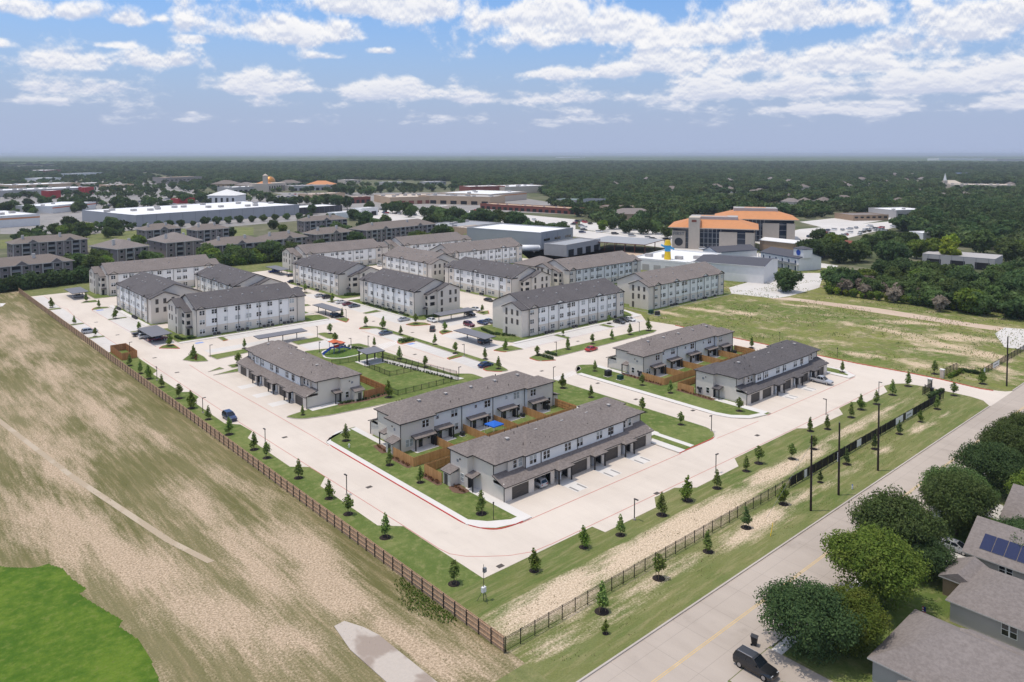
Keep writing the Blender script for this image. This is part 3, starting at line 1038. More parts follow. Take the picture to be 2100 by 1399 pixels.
lawn([(90.0, 155.9), (91, 152.2), (96.8, 149.8), (97, 153.8), (94.8, 157.2)], [.6, .6, .4, .4, 1.2], red=ALWAYS)
lawn([(90.9, 135.4), (96.4, 136.6), (95.8, 141.2), (92.2, 139.2)], [.5, .4, .4, 1.4], red=lambda x, y: x < 94)
lawn([(121, 150.2), (124, 150.4), (127.4, 155.0), (121.4, 155.6)], .5, red=lambda x, y: x > 123)
lawn([(90.2, 108.6), (91.5, 104.6), (98.3, 103.4), (98.3, 109.2), (94.6, 109.9)], [.8, .8, .3, .3, .4], red=lambda x, y: x < 92.5)
lawn([(88.8, 233.6), (94.0, 233.6), (94, 235.2), (88.8, 235.2)], .4)
lawn([(89.5, 210.8), (95.2, 210.8), (95.2, 212.6), (89.5, 212.6)], .4)
lawn([(76.5, 209.4), (81.3, 209.2), (81.3, 212.6), (76.5, 212.6)], .5)
lawn([(88.9, 180.8), (95.8, 180.8), (95.8, 184.6), (88.9, 183.0)], .5)
lawn([(76.2, 172.6), (79.9, 176.8), (80.3, 180.6), (76.2, 180.6)], [1, 1.4, .4, .3], red=lambda x, y: y < 178)
lawn([(99.0, 96.2), (99.4, 90.3), (145.5, 90.3), (149.6, 91.6), (147.2, 95.0)], [.5, .5, .5, 1.5, 1.5])
lawn([(92.4, 95.1), (92.2, 90.4), (96.9, 87.8), (97.2, 96.4)], [1.2, 1.5, .4, .4], red=lambda x, y: y < 90 or x < 92.6)
lawn([(92.3, 75.4), (95.6, 76.6), (97.4, 79.4), (94.2, 78.0)], .8)
lawn([(117.6, 103.6), (119.6, 103.6), (119.6, 110), (117.6, 110)], .5)
lawn([(140.2, 104.6), (142.6, 104.6), (142.6, 110.2), (140.2, 110.2)], .5)
# planted aprons round the apartment blocks
for p in ([(21.6, 182.8), (66, 183.3), (66, 186.4), (24, 206.5), (21.6, 206)], [(66.2, 182.4), (75.2, 182.4), (75.4, 191.2), (68.2, 194.3), (64, 194)], [(68.4, 196.2), (74.0, 196.2), (74.4, 206.6), (64, 207)],
          [(21.2, 213.9), (48, 212), (48, 260), (21.2, 260)], [(53, 214), (77, 214), (77, 262), (53, 262)], [(97.0, 161.0), (98.5, 157.6), (123, 157.6), (123, 205), (97.0, 209)],
          [(97.4, 213.0), (122, 213), (122, 264), (97.4, 264)], [(144.6, 157), (168, 157), (168, 208), (144.6, 208)], [(144.6, 214), (167, 214), (167, 264), (144.6, 264)],
          [(101, 111.6), (160, 111.6), (163.2, 114), (168.5, 122), (168.5, 136), (103, 136), (98.6, 118)], [(170.5, 111.6), (228, 111.6), (228, 136), (170.5, 136)],
          [(172, 160), (229, 160), (229, 200), (172, 200)], [(172, 240.5), (230, 240.5), (230, 264), (172, 264)], [(20.8, 281.6), (74, 281.6), (74, 306), (20.8, 306)],
          [(112.5, 286.5), (167, 286.5), (167, 311), (112.5, 311)], [(171, 285), (225, 285), (225, 309), (171, 309)]):
    lawn(p, 1.0)
sheet('meadow_strip', [site(u, v) for u, v in [(20, 590), (190, 575), (240, 545), (620, 500), (1200, 490), (1500, 600), (1480, 608), (1250, 540), (620, 545), (470, 552), (130, 600), (60, 605)]], -0.02, 'lawn_dry')
sheet('lawn_border', [(0.6, 305.8), (22, 305.8), (22, 334), (0.6, 334)], 0.006, 'lawn_dry')
lawn([(22.5, 305.8), (232, 311.8), (232, 330), (22.5, 334)], .2, z=0.1, kerb=False, mat='lawn_dry')

# walks
WALKS = [rect(24.0, 25.9, 22.7, 38.6), rect(66.6, 68.6, 22.7, 31), rect(70.6, 72.0, 23.0, 33.6), rect(68.6, 72.4, 32.2, 34.0), rect(70.2, 71.8, 34.0, 58),
         rect(24.0, 25.4, 64.5, 78.5), rect(99.9, 102.0, 23.4, 38.4), rect(100.2, 101.9, 64.5, 76), rect(23.2, 30.8, 94.6, 96.9), rect(142.7, 144.6, 23, 31),
         rect(21.0, 22.6, 214, 262), rect(21.8, 74, 181.0, 182.6), rect(96.4, 97.2, 158, 206), rect(101, 158, 110.2, 111.5), [(58.6, 125.5), (57.6, 120.8), (63.4, 91.4), (65.6, 91.4), (64.8, 95), (60.6, 120)],
         [(58.3, 155), (59.8, 155), (61, 138), (59.3, 134), (57.6, 134.4), (59.4, 139)], [(158.4, 110.2), (163.5, 110.0), (166.2, 116), (167.6, 122.6), (166.4, 122.8), (164.4, 117), (162, 112.4)],
         rect(66.0, 75.0, 194.7, 195.9), rect(97.4, 105, 208.6, 209.8)]
mb = MB()
for i, w in enumerate(WALKS):
    mb.prism(ccw(w), 0.02, 0.146 + 0.0006 * i, 'concrete_walk')
struct(mb.build('sidewalk'))
# kerb-side sidewalk along the cross drive and the main drive
mb = MB()
mb.prism(ccw([(91.05, 74.0), (91.05, 31), (92.2, 27), (95, 24.0), (100, 22.75), (100, 24.2), (96.4, 25.2), (93.7, 28), (92.7, 31.4), (92.7, 74)]), 0.03, 0.152, 'concrete_walk')
mb.prism(ccw([(16.25, 75), (16.25, 28), (17.2, 25.6), (19, 23.8), (22.3, 22.75), (24.0, 22.75), (24.0, 24.3), (22.6, 24.4), (19.4, 26.4), (17.4, 29), (17.4, 75), (18.4, 77.2), (23.6, 77.6), (23.6, 78.9), (20.6, 78.8)]), 0.03, 0.1525, 'concrete_walk')
mb.prism(ccw([(146.4, 22.95), (149.6, 27.5), (149.6, 40), (148.3, 40), (148.3, 28.6), (145.4, 24.4), (144.6, 24.4), (144.6, 22.85)]), 0.03, 0.153, 'concrete_walk')
struct(mb.build('sidewalk'))

# parking lots in paler concrete, bay stripes, fire-lane lines
mb = MB()
for i, q in enumerate([rect(74.0, 79.1, 96, 109), rect(74.2, 79.1, 112.2, 133.4), rect(74.6, 79.1, 138, 157.4), rect(99, 158, 103.4, 110.1), rect(14.2, 20.9, 183, 256.9), rect(1.3, 6.4, 184.8, 303),
                       rect(49, 58.2, 146.6, 154.2), rect(24.5, 59.3, 163.0, 167.6), rect(35.6, 75.6, 175.4, 180.8), rect(90, 96.3, 110, 134), rect(100.5, 120.5, 144.2, 156.0), rect(89.2, 96.3, 158, 180), rect(89.2, 96.3, 184.8, 232)]):
    mb.poly([(p[0], p[1], 0.004) for p in q], 'concrete_lot')
struct(mb.build('parking_lot'))
mb = MB()


def stalls(x0, x1, y0, y1, n, along):
    for i in range(n + 1):
        if along == 'y':
            y = y0 + (y1 - y0) * i / n
            strip(mb, [(x0, y), (x1, y)], 0.11, 0.008, 'paint_white_line')
        else:
            x = x0 + (x1 - x0) * i / n
            strip(mb, [(x, y0), (x, y1)], 0.11, 0.008, 'paint_white_line')


stalls(74.1, 79.0, 96.4, 108.8, 4, 'y')
stalls(74.3, 79.0, 112.6, 133.2, 8, 'y')
stalls(74.8, 79.0, 140, 156, 6, 'y')
stalls(99.6, 117.4, 104.8, 110, 7, 'x')
stalls(119.8, 140, 104.8, 110, 7, 'x')
stalls(142.8, 158, 104.8, 110, 6, 'x')
stalls(14.4, 20.2, 209.2, 233, 9, 'y')
stalls(14.4, 20.2, 235.6, 256.8, 8, 'y')
stalls(1.5, 6.3, 185, 206.6, 8, 'y')
stalls(1.5, 6.3, 209.2, 232.4, 9, 'y')
stalls(1.5, 6.3, 235, 267, 12, 'y')
stalls(1.5, 6.3, 271, 302, 11, 'y')
stalls(36, 75, 175.6, 180.7, 14, 'x')
stalls(90.2, 96.0, 110.4, 134, 9, 'y')
stalls(89.4, 96.0, 185, 210, 9, 'y')
stalls(89.4, 96.0, 158, 180, 8, 'y')
for i in range(9):                                        # zebra crossing by the leasing median
    strip(mb, [(66.4 + i * 0.9, 132.6 + .3 * i), (67.4 + i * .9, 138.2 + .1 * i)], 0.35, 0.008, 'paint_white_line')
for i in range(10):
    strip(mb, [(83.4 + i * .95, 73.4 + .1 * i), (83.4 + i * .95, 76.2 + .1 * i)], 0.3, 0.008, 'paint_white_line')
for i in range(7):
    strip(mb, [(74.6, 128.2 + i * .55), (78.6, 126.6 + i * .55)], 0.2, 0.0085, 'paint_white_line')
struct(mb.build('parking_stripes'))
mb = MB()
mb.poly([(75.2, 131.2, .008), (77.4, 131.2, .008), (77.4, 133, .008), (75.2, 133, .008)], 'paint_blue_mark')
mb.poly([(15.2, 254.2, .008), (17.6, 254.2, .008), (17.6, 256.2, .008), (15.2, 256.2, .008)], 'paint_blue_mark')
mb.poly([(25.5, 177.2, .008), (28, 177.2, .008), (28, 179, .008), (25.5, 179, .008)], 'paint_blue_mark')
struct(mb.build('accessible_bay_mark'))
mb = MB()
ARC = [(8.5, 25.0), (8.8, 22.6), (10.2, 20.4), (12.4, 18.4), (15.1, 16.3), (18.6, 14.7), (22, 14.5)]
strip(mb, [(7.6, 170), (7.6, 100), (8.0, 66), (8.45, 34.3)] + ARC, 0.12, 0.009, 'paint_red_line')
strip(mb, [(22, 14.45), (97, 14.15), (143, 14.3)], 0.12, 0.0095, 'paint_red_line')
strip(mb, [(15.5, 154), (15.2, 140), (15.7, 108), (15.9, 79)], 0.14, 0.009, 'paint_red_line')
strip(mb, [(15.9, 79), (15.85, 73)], 0.12, 0.009, 'paint_red_line')
strip(mb, [(23, 22.45), (66.6, 22.4)], 0.15, 0.009, 'paint_red_line')
strip(mb, [(79, 22.2), (95, 21.9)], 0.13, 0.009, 'paint_red_line')
strip(mb, [(100, 22.45), (145, 22.5)], 0.15, 0.009, 'paint_red_line')
strip(mb, [(14.9, 182), (14.8, 206), (14.3, 234), (14.1, 257)], 0.12, 0.009, 'paint_red_line')
strip(mb, [(6.6, 186), (6.4, 222), (6.5, 250), (7.6, 266), (6.4, 272), (6.4, 303)], 0.12, 0.009, 'paint_red_line')
strip(mb, [(73.7, 158), (73.8, 138)], 0.12, 0.009, 'paint_red_line')
strip(mb, [(73.7, 133.4), (73.6, 111.2)], 0.12, 0.009, 'paint_red_line')
strip(mb, [(66.6, 131), (67.5, 96), (71, 85)], 0.10, 0.009, 'paint_red_line')
strip(mb, [(99.5, 103.9), (158, 103.9)], 0.12, 0.009, 'paint_red_line')
struct(mb.build('fire_lane_line'))
# red kerb along the entrance drive
mb = MB()
ENT = [(159.9, 92), (159.2, 68), (158.7, 28), (159.9, 14.8), (159.9, 6.8), (158.7, -3.4), (159.3, -6.2)]
for i in range(len(ENT) - 1):
    mb.beam((*ENT[i], 0.05), (*ENT[i + 1], 0.05), 0.18, 0.24, 'paint_red_kerb')
struct(mb.build('entrance_kerb'))
# driveway slabs by the townhouse doors, drains
mb = MB()
for (tx, ty) in ((25.9, 29.6), (102.6, 29.3)):
    for (a, b_) in ((11.5, 16.3), (20.9, 25.5), (30, 34.3)):
        c = (a + b_) / 2
        mb.poly([(tx + c - 1.5, 24.2, .006), (tx + c + 1.5, 24.2, .006), (tx + c + 1.5, ty - .2, .006), (tx + c - 1.5, ty - .2, .006)], 'concrete_walk')
for (a, b_) in ((11.5, 16.3), (20.9, 25.5), (30, 34.3)):
    c = 137.5 - (a + b_) / 2
    mb.poly([(17.6, c - 1.5, .006), (22.7, c - 1.5, .006), (22.7, c + 1.5, .006), (17.6, c + 1.5, .006)], 'concrete_walk')
struct(mb.build('entry_walk'))
mb = MB()
for (tx, ty) in ((25.9, 29.6), (102.6, 29.3)):
    for (a, b_) in ((11.5, 16.3), (20.9, 25.5), (30, 34.3)):
        c = tx + (a + b_) / 2
        for s_ in (-1.2, .8):
            mb.box(c + s_, c + s_ + .4, 24.3, 26.6, 0.0, 0.012, 'asphalt_lot')
struct(mb.build('slab_groove'))


# green weeds growing along the foot of the long fence, and rough tufts in the open ground
def tufts(name, label, xy, size, mats, seed, blades=5, zz=None):
    q = np.random.default_rng(seed)
    n = len(xy)
    c = np.repeat(np.c_[xy, np.zeros(n) if zz is None else zz], blades, 0)
    a = q.uniform(0, 6.28, n * blades)
    h = np.repeat(size * q.uniform(.5, 1.3, n), blades)
    d = np.stack([np.cos(a), np.sin(a), np.zeros_like(a)], 1)
    s_ = np.stack([-np.sin(a), np.cos(a), np.zeros_like(a)], 1)
    w = h[:, None] * .35
    up = np.array([0, 0, 1.0])
    v = np.stack([c - s_ * w, c + s_ * w, c + s_ * w * .6 + d * w * 1.4 + up * h[:, None], c - s_ * w * .6 + d * w * 1.4 + up * h[:, None]], 1).reshape(-1, 3)
    me_ = np_mesh(name, v, np.arange(len(v)).reshape(-1, 4))
    for m_ in mats:
        me_.materials.append(M[m_])
    mi = np.repeat(q.integers(0, len(mats), n), blades).astype(np.int32)
    me_.polygons.foreach_set('material_index', mi)
    o = ob(name, me_)
    tag(struct(o, 'stuff'), label, 'weeds')


q_ = np.random.default_rng(5)
wy = 8 + 11 * q_.beta(2, 2, 900) * 1.3
wx = -q_.beta(1.2, 2.2, 900) * 3.2 * np.clip(1.4 - np.abs(wy - 15) / 8, .2, 1.3) - .15
tufts('fence_weeds', 'green weeds along the foot of the long wooden fence near its corner', np.c_[wx, wy], .15, ['leaf_young', 'leaf_bright'], 1, 6)
mx_, my_ = q_.uniform(161, 290, 16000), q_.uniform(2, 125, 16000)
kp = (fbm(mx_ / 9, my_ / 9) > .50) & ~((mx_ < 230) & (my_ > 108))
tufts('meadow_weeds', 'straw-coloured and green weed tufts over the right-hand meadow', np.c_[mx_, my_][kp], .22, ['weed_straw', 'leaf_young', 'weed_straw', 'leaf_oak'], 2, 4)
vx, vy = q_.uniform(2, 140, 5000), q_.uniform(-8, 7.4, 5000)
kp = fbm(vx / 3, vy / 2) > .5
tufts('verge_weeds', 'small weed tufts on the bare strip along the iron fence', np.c_[vx, vy][kp], .09, ['weed_straw', 'leaf_young'], 3, 4)
fx2, fy2 = q_.uniform(-55, -1, 9000), q_.uniform(-15, 120, 9000)
kp = (fbm(fx2 / 3, fy2 / 9) > .52) & ~in_poly(fx2, fy2, PATCH)
tufts('field_tufts', 'short dry grass tufts across the mown field', np.c_[fx2, fy2][kp], .07, ['weed_straw', 'leaf_young', 'weed_straw'], 4, 4)
px_, py_ = q_.uniform(-62, -28, 26000), q_.uniform(-14, 66, 26000)
kp = in_poly(px_, py_, PATCH) & (fbm(px_ / 1.5, py_ / 1.5) > .35)
pz = patch_h(px_[kp], py_[kp])
tufts('rank_tufts', 'taller blades of the rank green grass patch', np.c_[px_, py_][kp], .06, ['leaf_bright', 'leaf_young'], 6, 4, np.maximum(pz - .1, 0))


# ------------------------------------------------------------------ windows, shared by all the new buildings
def win_meshes(w, h, twin):
    """frame + mullions; pane variants with the blind drawn to different heights"""
    f = MB()
    t = 0.07
    f.box(-w / 2, w / 2, -0.06, 0.02, 0, t, 'frame_white')
    f.box(-w / 2, w / 2, -0.06, 0.02, h - t, h, 'frame_white')
    f.box(-w / 2, -w / 2 + t, -0.058, 0.02, t, h - t, 'frame_white')
    f.box(w / 2 - t, w / 2, -0.058, 0.02, t, h - t, 'frame_white')
    f.box(-w / 2 + t, w / 2 - t, -0.05, 0.01, h * .49, h * .49 + .06, 'frame_white')
    if twin:
        f.box(-.09, .09, -0.056, 0.02, t, h - t, 'frame_white')
    panes = []
    for up, low in (('blind', 'glass_dark'), ('glass_dark', 'glass_dark'), ('blind', 'blind'), ('blind', 'glass_dark')):
        p = MB()
        p.box(-w / 2 + .03, w / 2 - .03, -0.02, 0.015, .03, h * .5, low)
        p.box(-w / 2 + .03, w / 2 - .03, -0.015, 0.02, h * .5, h - .03, up)
        panes.append(p.mesh('pane'))
    return f.mesh('window'), panes


WIN = {'twin': win_meshes(1.75, 1.55, True), 'single': win_meshes(.95, 1.5, False), 'small': win_meshes(.75, .75, False), 'wide': win_meshes(2.1, 1.0, True)}
rw = random.Random(3)


def window(kind, parent, x, y, z, rz=0.0):
    f, p = WIN[kind]
    w = ob('window', f, parent, (x, y, z), rz)
    ob('pane', p[rw.choice((0, 0, 0, 1, 1, 2))], w)
    return w


DARKW = MB()
DARKW.box(-.5, .5, -.04, .02, 0, 1.75, 'trim_dark')
DARKW.box(-.43, .43, -.055, -.035, .08, 1.67, 'door_brown')
DARKW = DARKW.mesh('stair_window')


# ------------------------------------------------------------------ townhouse row: garages in front (-y), patios behind (+y)
TL = 40.4
DOORS = [(1.7, 5.7), (7.0, 11.2), (16.7, 20.9), (25.7, 29.9), (34.5, 38.7)]
ENTRY = [(12.1, 15.7), (21.7, 25.0), (30.7, 33.8)]
CANOPY = [(1.7, 6.8), (10.4, 15.4), (19.0, 24.2), (28.6, 33.2), (33.9, 39.2)]
CANOPY4 = [(1.2, 6.2), (7.2, 12.0), (15.8, 21.2), (25.0, 30.2), (33.9, 38.9)]


def townhouse(label, loc, rz, mirror=False, roof='shingle_brown', closet=True, meters=False, open_garage=None, canopy=CANOPY, group='townhouse rows'):
    t = thing('townhouse', label, 'townhouse', loc, rz, group)
    sx = -1.0 if mirror else 1.0
    fx_ = (lambda x: TL - x) if mirror else (lambda x: x)

    def P(x0, x1):
        a, c = fx_(x0), fx_(x1)
        return (min(a, c), max(a, c))
    be, wh = 'batten_beige', 'batten_white'
    RE, RM = 13.6, 12.6
    # two-storey walls
    foot = [(0, 3.0), (3.0, 3.0), (3.0, 2.5), (6.6, 2.5), (6.6, 1.9), (TL - 6.6, 1.9), (TL - 6.6, 2.5), (TL - 3, 2.5), (TL - 3, 3.0), (TL, 3.0), (TL, 8.6), (TL + 1.3, 8.6), (TL + 1.3, RE),
            (TL - 7, RE), (TL - 7, RM), (7, RM), (7, RE), (-1.3, RE), (-1.3, 8.6), (0, 8.6)]
    mt = [be, be, be, be, wh, be, be, be, be, be, be, be, be, wh, wh, wh, be, be, be, be]
    w = MB()
    for i in range(len(foot)):
        a, c = foot[i], foot[(i + 1) % len(foot)]
        z0 = 2.62 if (a[1] < 3.1 and c[1] < 3.1) else -.1
        w.poly([(*a, z0), (*c, z0), (*c, 6.0), (*a, 6.0)], mt[i])
    w.poly([(*p, 6.0) for p in foot], 'siding_white')
    w.build('wall', t)
    # garage front with openings
    g = MB()
    cuts = sorted(DOORS + ENTRY)
    x = 0.0
    for a, c in cuts:
        if a - x > .02:
            g.box(*P(x, a), 0, .22, -.1, 2.72, 'siding_beige')
        x = c
    g.box(*P(x, TL), 0, .22, -.1, 2.72, 'siding_beige')
    for a, c in DOORS:
        g.box(*P(a, c), .002, .22, 2.28, 2.72, 'siding_beige')
    for a, c in ENTRY:
        g.box(*P(a, c), .002, .22, 2.5, 2.72, 'trim_dark')
    for xx in (0.0, TL - .22):
        g.prism(rect(xx, xx + .22, .22, 2.995), -.1, 3.2, 'batten_beige')
    for xx in (0.0, TL):
        s_ = 1 if xx == 0 else -1
        g.poly([(xx, .2, 2.7), (xx, 2.99, 2.7), (xx, 2.99, 3.85)][::s_], 'batten_beige')
    g.build('garage_wall', t)
    d = MB()
    for a, c in DOORS:
        q = P(a, c)
        if open_garage is not None and DOORS.index((a, c)) == open_garage:
            d.box(q[0], q[1], 6.2, 6.3, 0, 2.6, 'stucco_grey')
            d.box(q[0] - .15, q[0] - .01, .23, 6.2, 0, 2.6, 'stucco_grey')
            d.box(q[1] + .12, q[1] + .24, 1.72, 6.2, 0, 2.6, 'stucco_grey')
            continue
        pd = MB()
        for i in range(4):
            pd.box(q[0], q[1], .14 - .003 * (i % 2), .2, i * .57 + .006, (i + 1) * .57 - .012, 'door_brown')
        gd = pd.build('garage_door', t)
        hd = MB()
        hd.box((q[0] + q[1]) / 2 - .12, (q[0] + q[1]) / 2 + .12, .11, .14, .5, .56, 'steel_dark')
        hd.build('handle', gd)
    if d.v:
        d.build('garage_interior', t)
    for a, c in ENTRY:
        q = P(a, c)
        d = MB()
        d.box(q[0], q[1], 1.55, 1.7, 0, 2.6, 'siding_beige')
        d.box(q[0] - .1, q[0] - .002, .22, 1.55, 0, 2.6, 'trim_dark')
        d.box(q[1] + .002, q[1] + .1, .22, 1.55, 0, 2.6, 'trim_dark')
        d.box((q[0] + q[1]) / 2 - .25, (q[0] + q[1]) / 2 + .25, .3, 1.54, 0, 2.55, 'siding_white')
        d.build('entry_recess', t)
    for a, c in ENTRY:
        q = P(a, c)
        for xx in (q[0] + .5, q[1] - 1.45):
            dd = MB()
            dd.box(xx, xx + .95, 1.49, 1.55, 0, 2.1, 'trim_dark')
            dd.build('door', t)
        for xx in (q[0] + .05, q[1] - .3):
            pp = MB()
            pp.box(xx, xx + .25, -1.15, -.92, 0, 2.42, 'trim_dark')
            pp.build('porch_post', t)
        cb = MB()
        cb.box(q[0] - .05, q[1] + .05, -1.2, -.9, 2.42, 2.62, 'trim_dark')
        cb.box(q[0] - .05, q[0] + .2, -.9, 0, 2.42, 2.62, 'trim_dark')
        cb.box(q[1] - .2, q[1] + .05, -.9, 0, 2.42, 2.62, 'trim_dark')
        cb.hip(q[0] - .3, q[1] + .3, -1.5, 2.6, 2.8, .36, roof)
        cb.build('porch_canopy', t)
    # roofs
    r = MB()
    r.slab_roof((-.35, -.45, 2.86), (TL + .35, -.45, 2.86), (TL + .35, 3.0, 4.06), (-.35, 3.0, 4.06), .16, roof)
    r.build('garage_roof', t)
    r = MB()
    sl = .45
    r.hip(-.45, TL + .45, 2.05, RM + .5, 6.12, sl, roof)
    r.hip(6.15, TL - 6.15, 1.45, RM + .54, 6.121, sl, roof)
    r.hip(-1.75, 7.4, 8.15, RE + .45, 6.122, sl, roof)
    r.hip(TL - 7.4, TL + 1.75, 8.15, RE + .45, 6.122, sl, roof)
    r.hip(2.6, 7.2, 1.95, 7.4, 6.119, sl, roof)
    r.hip(TL - 7.2, TL - 2.6, 1.95, 7.4, 6.119, sl, roof)
    rf = r.build('roof', t)
    rr = random.Random(int(loc[0] * 7 + loc[1]))
    vent = MB()
    vent.box(-.25, .25, -.25, .25, -.3, .16, 'stucco_grey')
    vent.box(-.36, .36, -.36, .36, .16, .24, 'stucco_grey')
    vm = vent.mesh('roof_vent')
    for i in range(5):
        ob('roof_vent', vm, rf, (6.0 + i * 7.0, 9.0 if abs(rz - math.pi) < .1 else 6.2, 6.12 + sl * 4.12))
    pip = MB()
    pip.tube((0, 0, -.4), (0, 0, .42), .06, .06, 6, 'trim_dark')
    pm = pip.mesh('vent_pipe')
    for i in range(18):
        px, py = rr.uniform(4, TL - 4), rr.uniform(3.4, 11.6)
        ob('vent_pipe', pm, rf, (px, py, 6.12 + sl * min(py - 2.05, RM + .5 - py)))
    # downspouts and corner boards
    for (xx, yy, z0) in ((0.0, 3.0, 3.9), (TL, 3.0, 3.9), (6.6, 1.9, 3.4), (TL - 6.6, 1.9, 3.4), (10.5, 1.9, 3.6), (20.2, 1.9, 3.6), (29.8, 1.9, 3.6), (7, RM, 0), (TL - 7, RM, 0), (16.6, RM, 0),
                         (25.4, RM, 0), (-1.3, RE, 0), (TL + 1.3, RE, 0)):
        s = MB()
        yo = -.09 if yy < 8 else .09
        s.box(xx - .07, xx + .07, min(yy, yy + yo), max(yy, yy + yo), z0, 5.95, 'trim_dark')
        s.build('downspout', t)
    for xx in (-.1, TL + .01):
        s = MB()
        s.box(xx, xx + .09, 0.02, .14, 0, 2.7, 'trim_dark')
        s.build('downspout', t)
    # windows
    for xx in (8.5, 11.9, 17.5, 20.8, 26.4, 29.8):
        window('twin', t, fx_(xx), 1.9, 4.02)
    for xx in (4.6, 5.9, 34.6, 36.4):
        window('single', t, fx_(xx), 2.5, 4.1)
    for xx in (5.2, 35.6):
        window('twin', t, fx_(xx), RE, 3.95, math.pi)
    for xx in (39.6, .4):
        window('twin', t, fx_(xx), RE, .9, math.pi)
    for xx in (12.6, 21.5, 31.8):
        window('small', t, fx_(xx), RM, 4.5, math.pi)
    for xx in (9.5, 18.2, 27.4):
        window('twin', t, fx_(xx), RM, 3.95, math.pi)
        window('single', t, fx_(xx - .6), RM, 1.0, math.pi)
    for xs, rot in ((-1.3, -math.pi / 2), (TL + 1.3, math.pi / 2)):
        window('single', t, xs, 10.1, .9, rot)
    # end entries
    for e, xs in ((-1, 0.0), (1, TL)):
        c = MB()
        a0, a1 = sorted((xs + e * 1.95, xs + e * .02))
        hi, lo = 3.15, 2.72
        A, B_, C_, D_ = ((a0, 6.5, lo), (a1, 6.5, hi), (a1, 8.58, hi), (a0, 8.58, lo)) if e < 0 else ((a0, 6.5, hi), (a1, 6.5, lo), (a1, 8.58, lo), (a0, 8.58, hi))
        c.slab_roof(A, B_, C_, D_, .2, roof)
        xo = xs + e * 1.75
        c.box(min(xo, xo + .2), max(xo, xo + .2), 6.6, 6.8, 0, 2.55, 'trim_dark')
        c.build('side_canopy', t)
        d = MB()
        a0, a1 = sorted((xs + e * .25, xs + e * 1.2))
        d.box(a0, a1, 8.54, 8.6, .02, 2.1, 'trim_dark')
        d.build('door', t)
        # little wall sign and lamp
        q = MB()
        xf = xs + e * 1.33
        q.box(min(xf, xf - e * .05), max(xf, xf - e * .05), 11.2, 11.75, 4.1, 4.6, 'steel_grey')
        q.build('number_plaque', t)
        q = MB()
        q.box(min(xf, xf + e * .15), max(xf, xf + e * .15), 10.6, 10.8, 4.7, 4.95, 'trim_dark')
        q.build('wall_lamp', t)
        if closet:
            c = MB()
            a0, a1 = sorted((xs + e * 3.2, xs + e * 1.31))
            c.prism(rect(a0, a1, 11.2, 13.3), -.1, 2.45, 'batten_beige')
            zl, zh = 2.55, 3.15
            A, B_, C_, D_ = ((a0 - .3, 10.95, zl), (a1 - .01, 10.95, zh), (a1 - .01, 13.95, zh), (a0 - .3, 13.95, zl)) if e < 0 else ((a0 + .01, 10.95, zh), (a1 + .3, 10.95, zl), (a1 + .3, 13.95, zl), (a0 + .01, 13.95, zh))
            c.slab_roof(A, B_, C_, D_, .14, roof)
            cl = c.build('utility_closet', t)
            d = MB()
            xf = xs + e * 3.21
            d.box(min(xf, xf + e * .05), max(xf, xf + e * .05), 12.0, 12.95, .05, 2.1, 'door_brown')
            d.build('closet_door', cl)
        if meters:
            c = MB()
            for i, (yy, zz, sz) in enumerate(((12.4, 1.2, .5), (11.9, 1.5, .35), (12.9, 1.4, .4), (12.3, .6, .5))):
                xf = xs + e * 1.31
                c.box(min(xf, xf + e * .3), max(xf, xf + e * .3), yy - sz / 2, yy + sz / 2, zz, zz + sz * 1.3, 'steel_dark')
            c.build('meter_boxes', t)
    # patio canopies
    for (a, c) in canopy:
        q = P(a, c)
        yw = RE if q[0] > TL - 7.2 or q[1] < 7.2 else RM
        cp = MB()
        cp.slab_roof((q[0], yw + 1.75, 2.72), (q[0], yw + .01, 3.10), (q[1], yw + .01, 3.10), (q[1], yw + 1.75, 2.72), .22, roof)
        cp.build('patio_canopy', t)
        for xx in (q[0] + .05, q[1] - .27):
            pp = MB()
            pp.box(xx, xx + .22, yw + 1.4, yw + 1.62, 0, 2.5, 'trim_dark')
            pp.build('patio_post', t)
        pp = MB()
        pp.box(q[0] - .1, q[1] + .1, yw + .01, yw + 2.3, -.05, .17, 'concrete_walk')
        pp.build('patio_slab', t)
        m_ = (q[0] + q[1]) / 2
        dd = MB()
        dd.box(m_ - .2, m_ + .75, yw, yw + .06, .12, 2.2, 'trim_dark')
        dd.box(m_ - .1, m_ + .65, yw + .05, yw + .075, .4, 2.1, 'glass_dark')
        dd.build('patio_door', t)
        ps = MB()
        ps.box(q[0], q[0] + .35, yw + .005, yw + .9, 0.17, 2.72, 'trim_dark')
        ps.build('side_screen', t)
        window('small', t, q[0] + .9, yw, 1.3, math.pi)
    return t


HX = math.pi / 2
th1 = townhouse('nearest townhouse row, garages facing the street and one garage door open', (25.9, 29.6, 0), 0, open_garage=1)
th2 = townhouse('townhouse row behind the nearest one, patios and a blue gazebo in its yards', (66.3, 73.4, 0), math.pi)
th3 = townhouse('townhouse row left of the dog park, garages facing the long wooden fence', (22.9, 137.5, 0), -HX, closet=True)
th4 = townhouse('farther right-hand townhouse row, dark patio canopies facing the wooden yard fences', (142.9, 73.0, 0), math.pi, closet=False, meters=True, roof='shingle_brown', canopy=CANOPY4)
th5 = townhouse('right-hand townhouse row with a grey pickup in front of its garages', (102.6, 29.3, 0), 0, closet=False, meters=True, roof='shingle_dark')


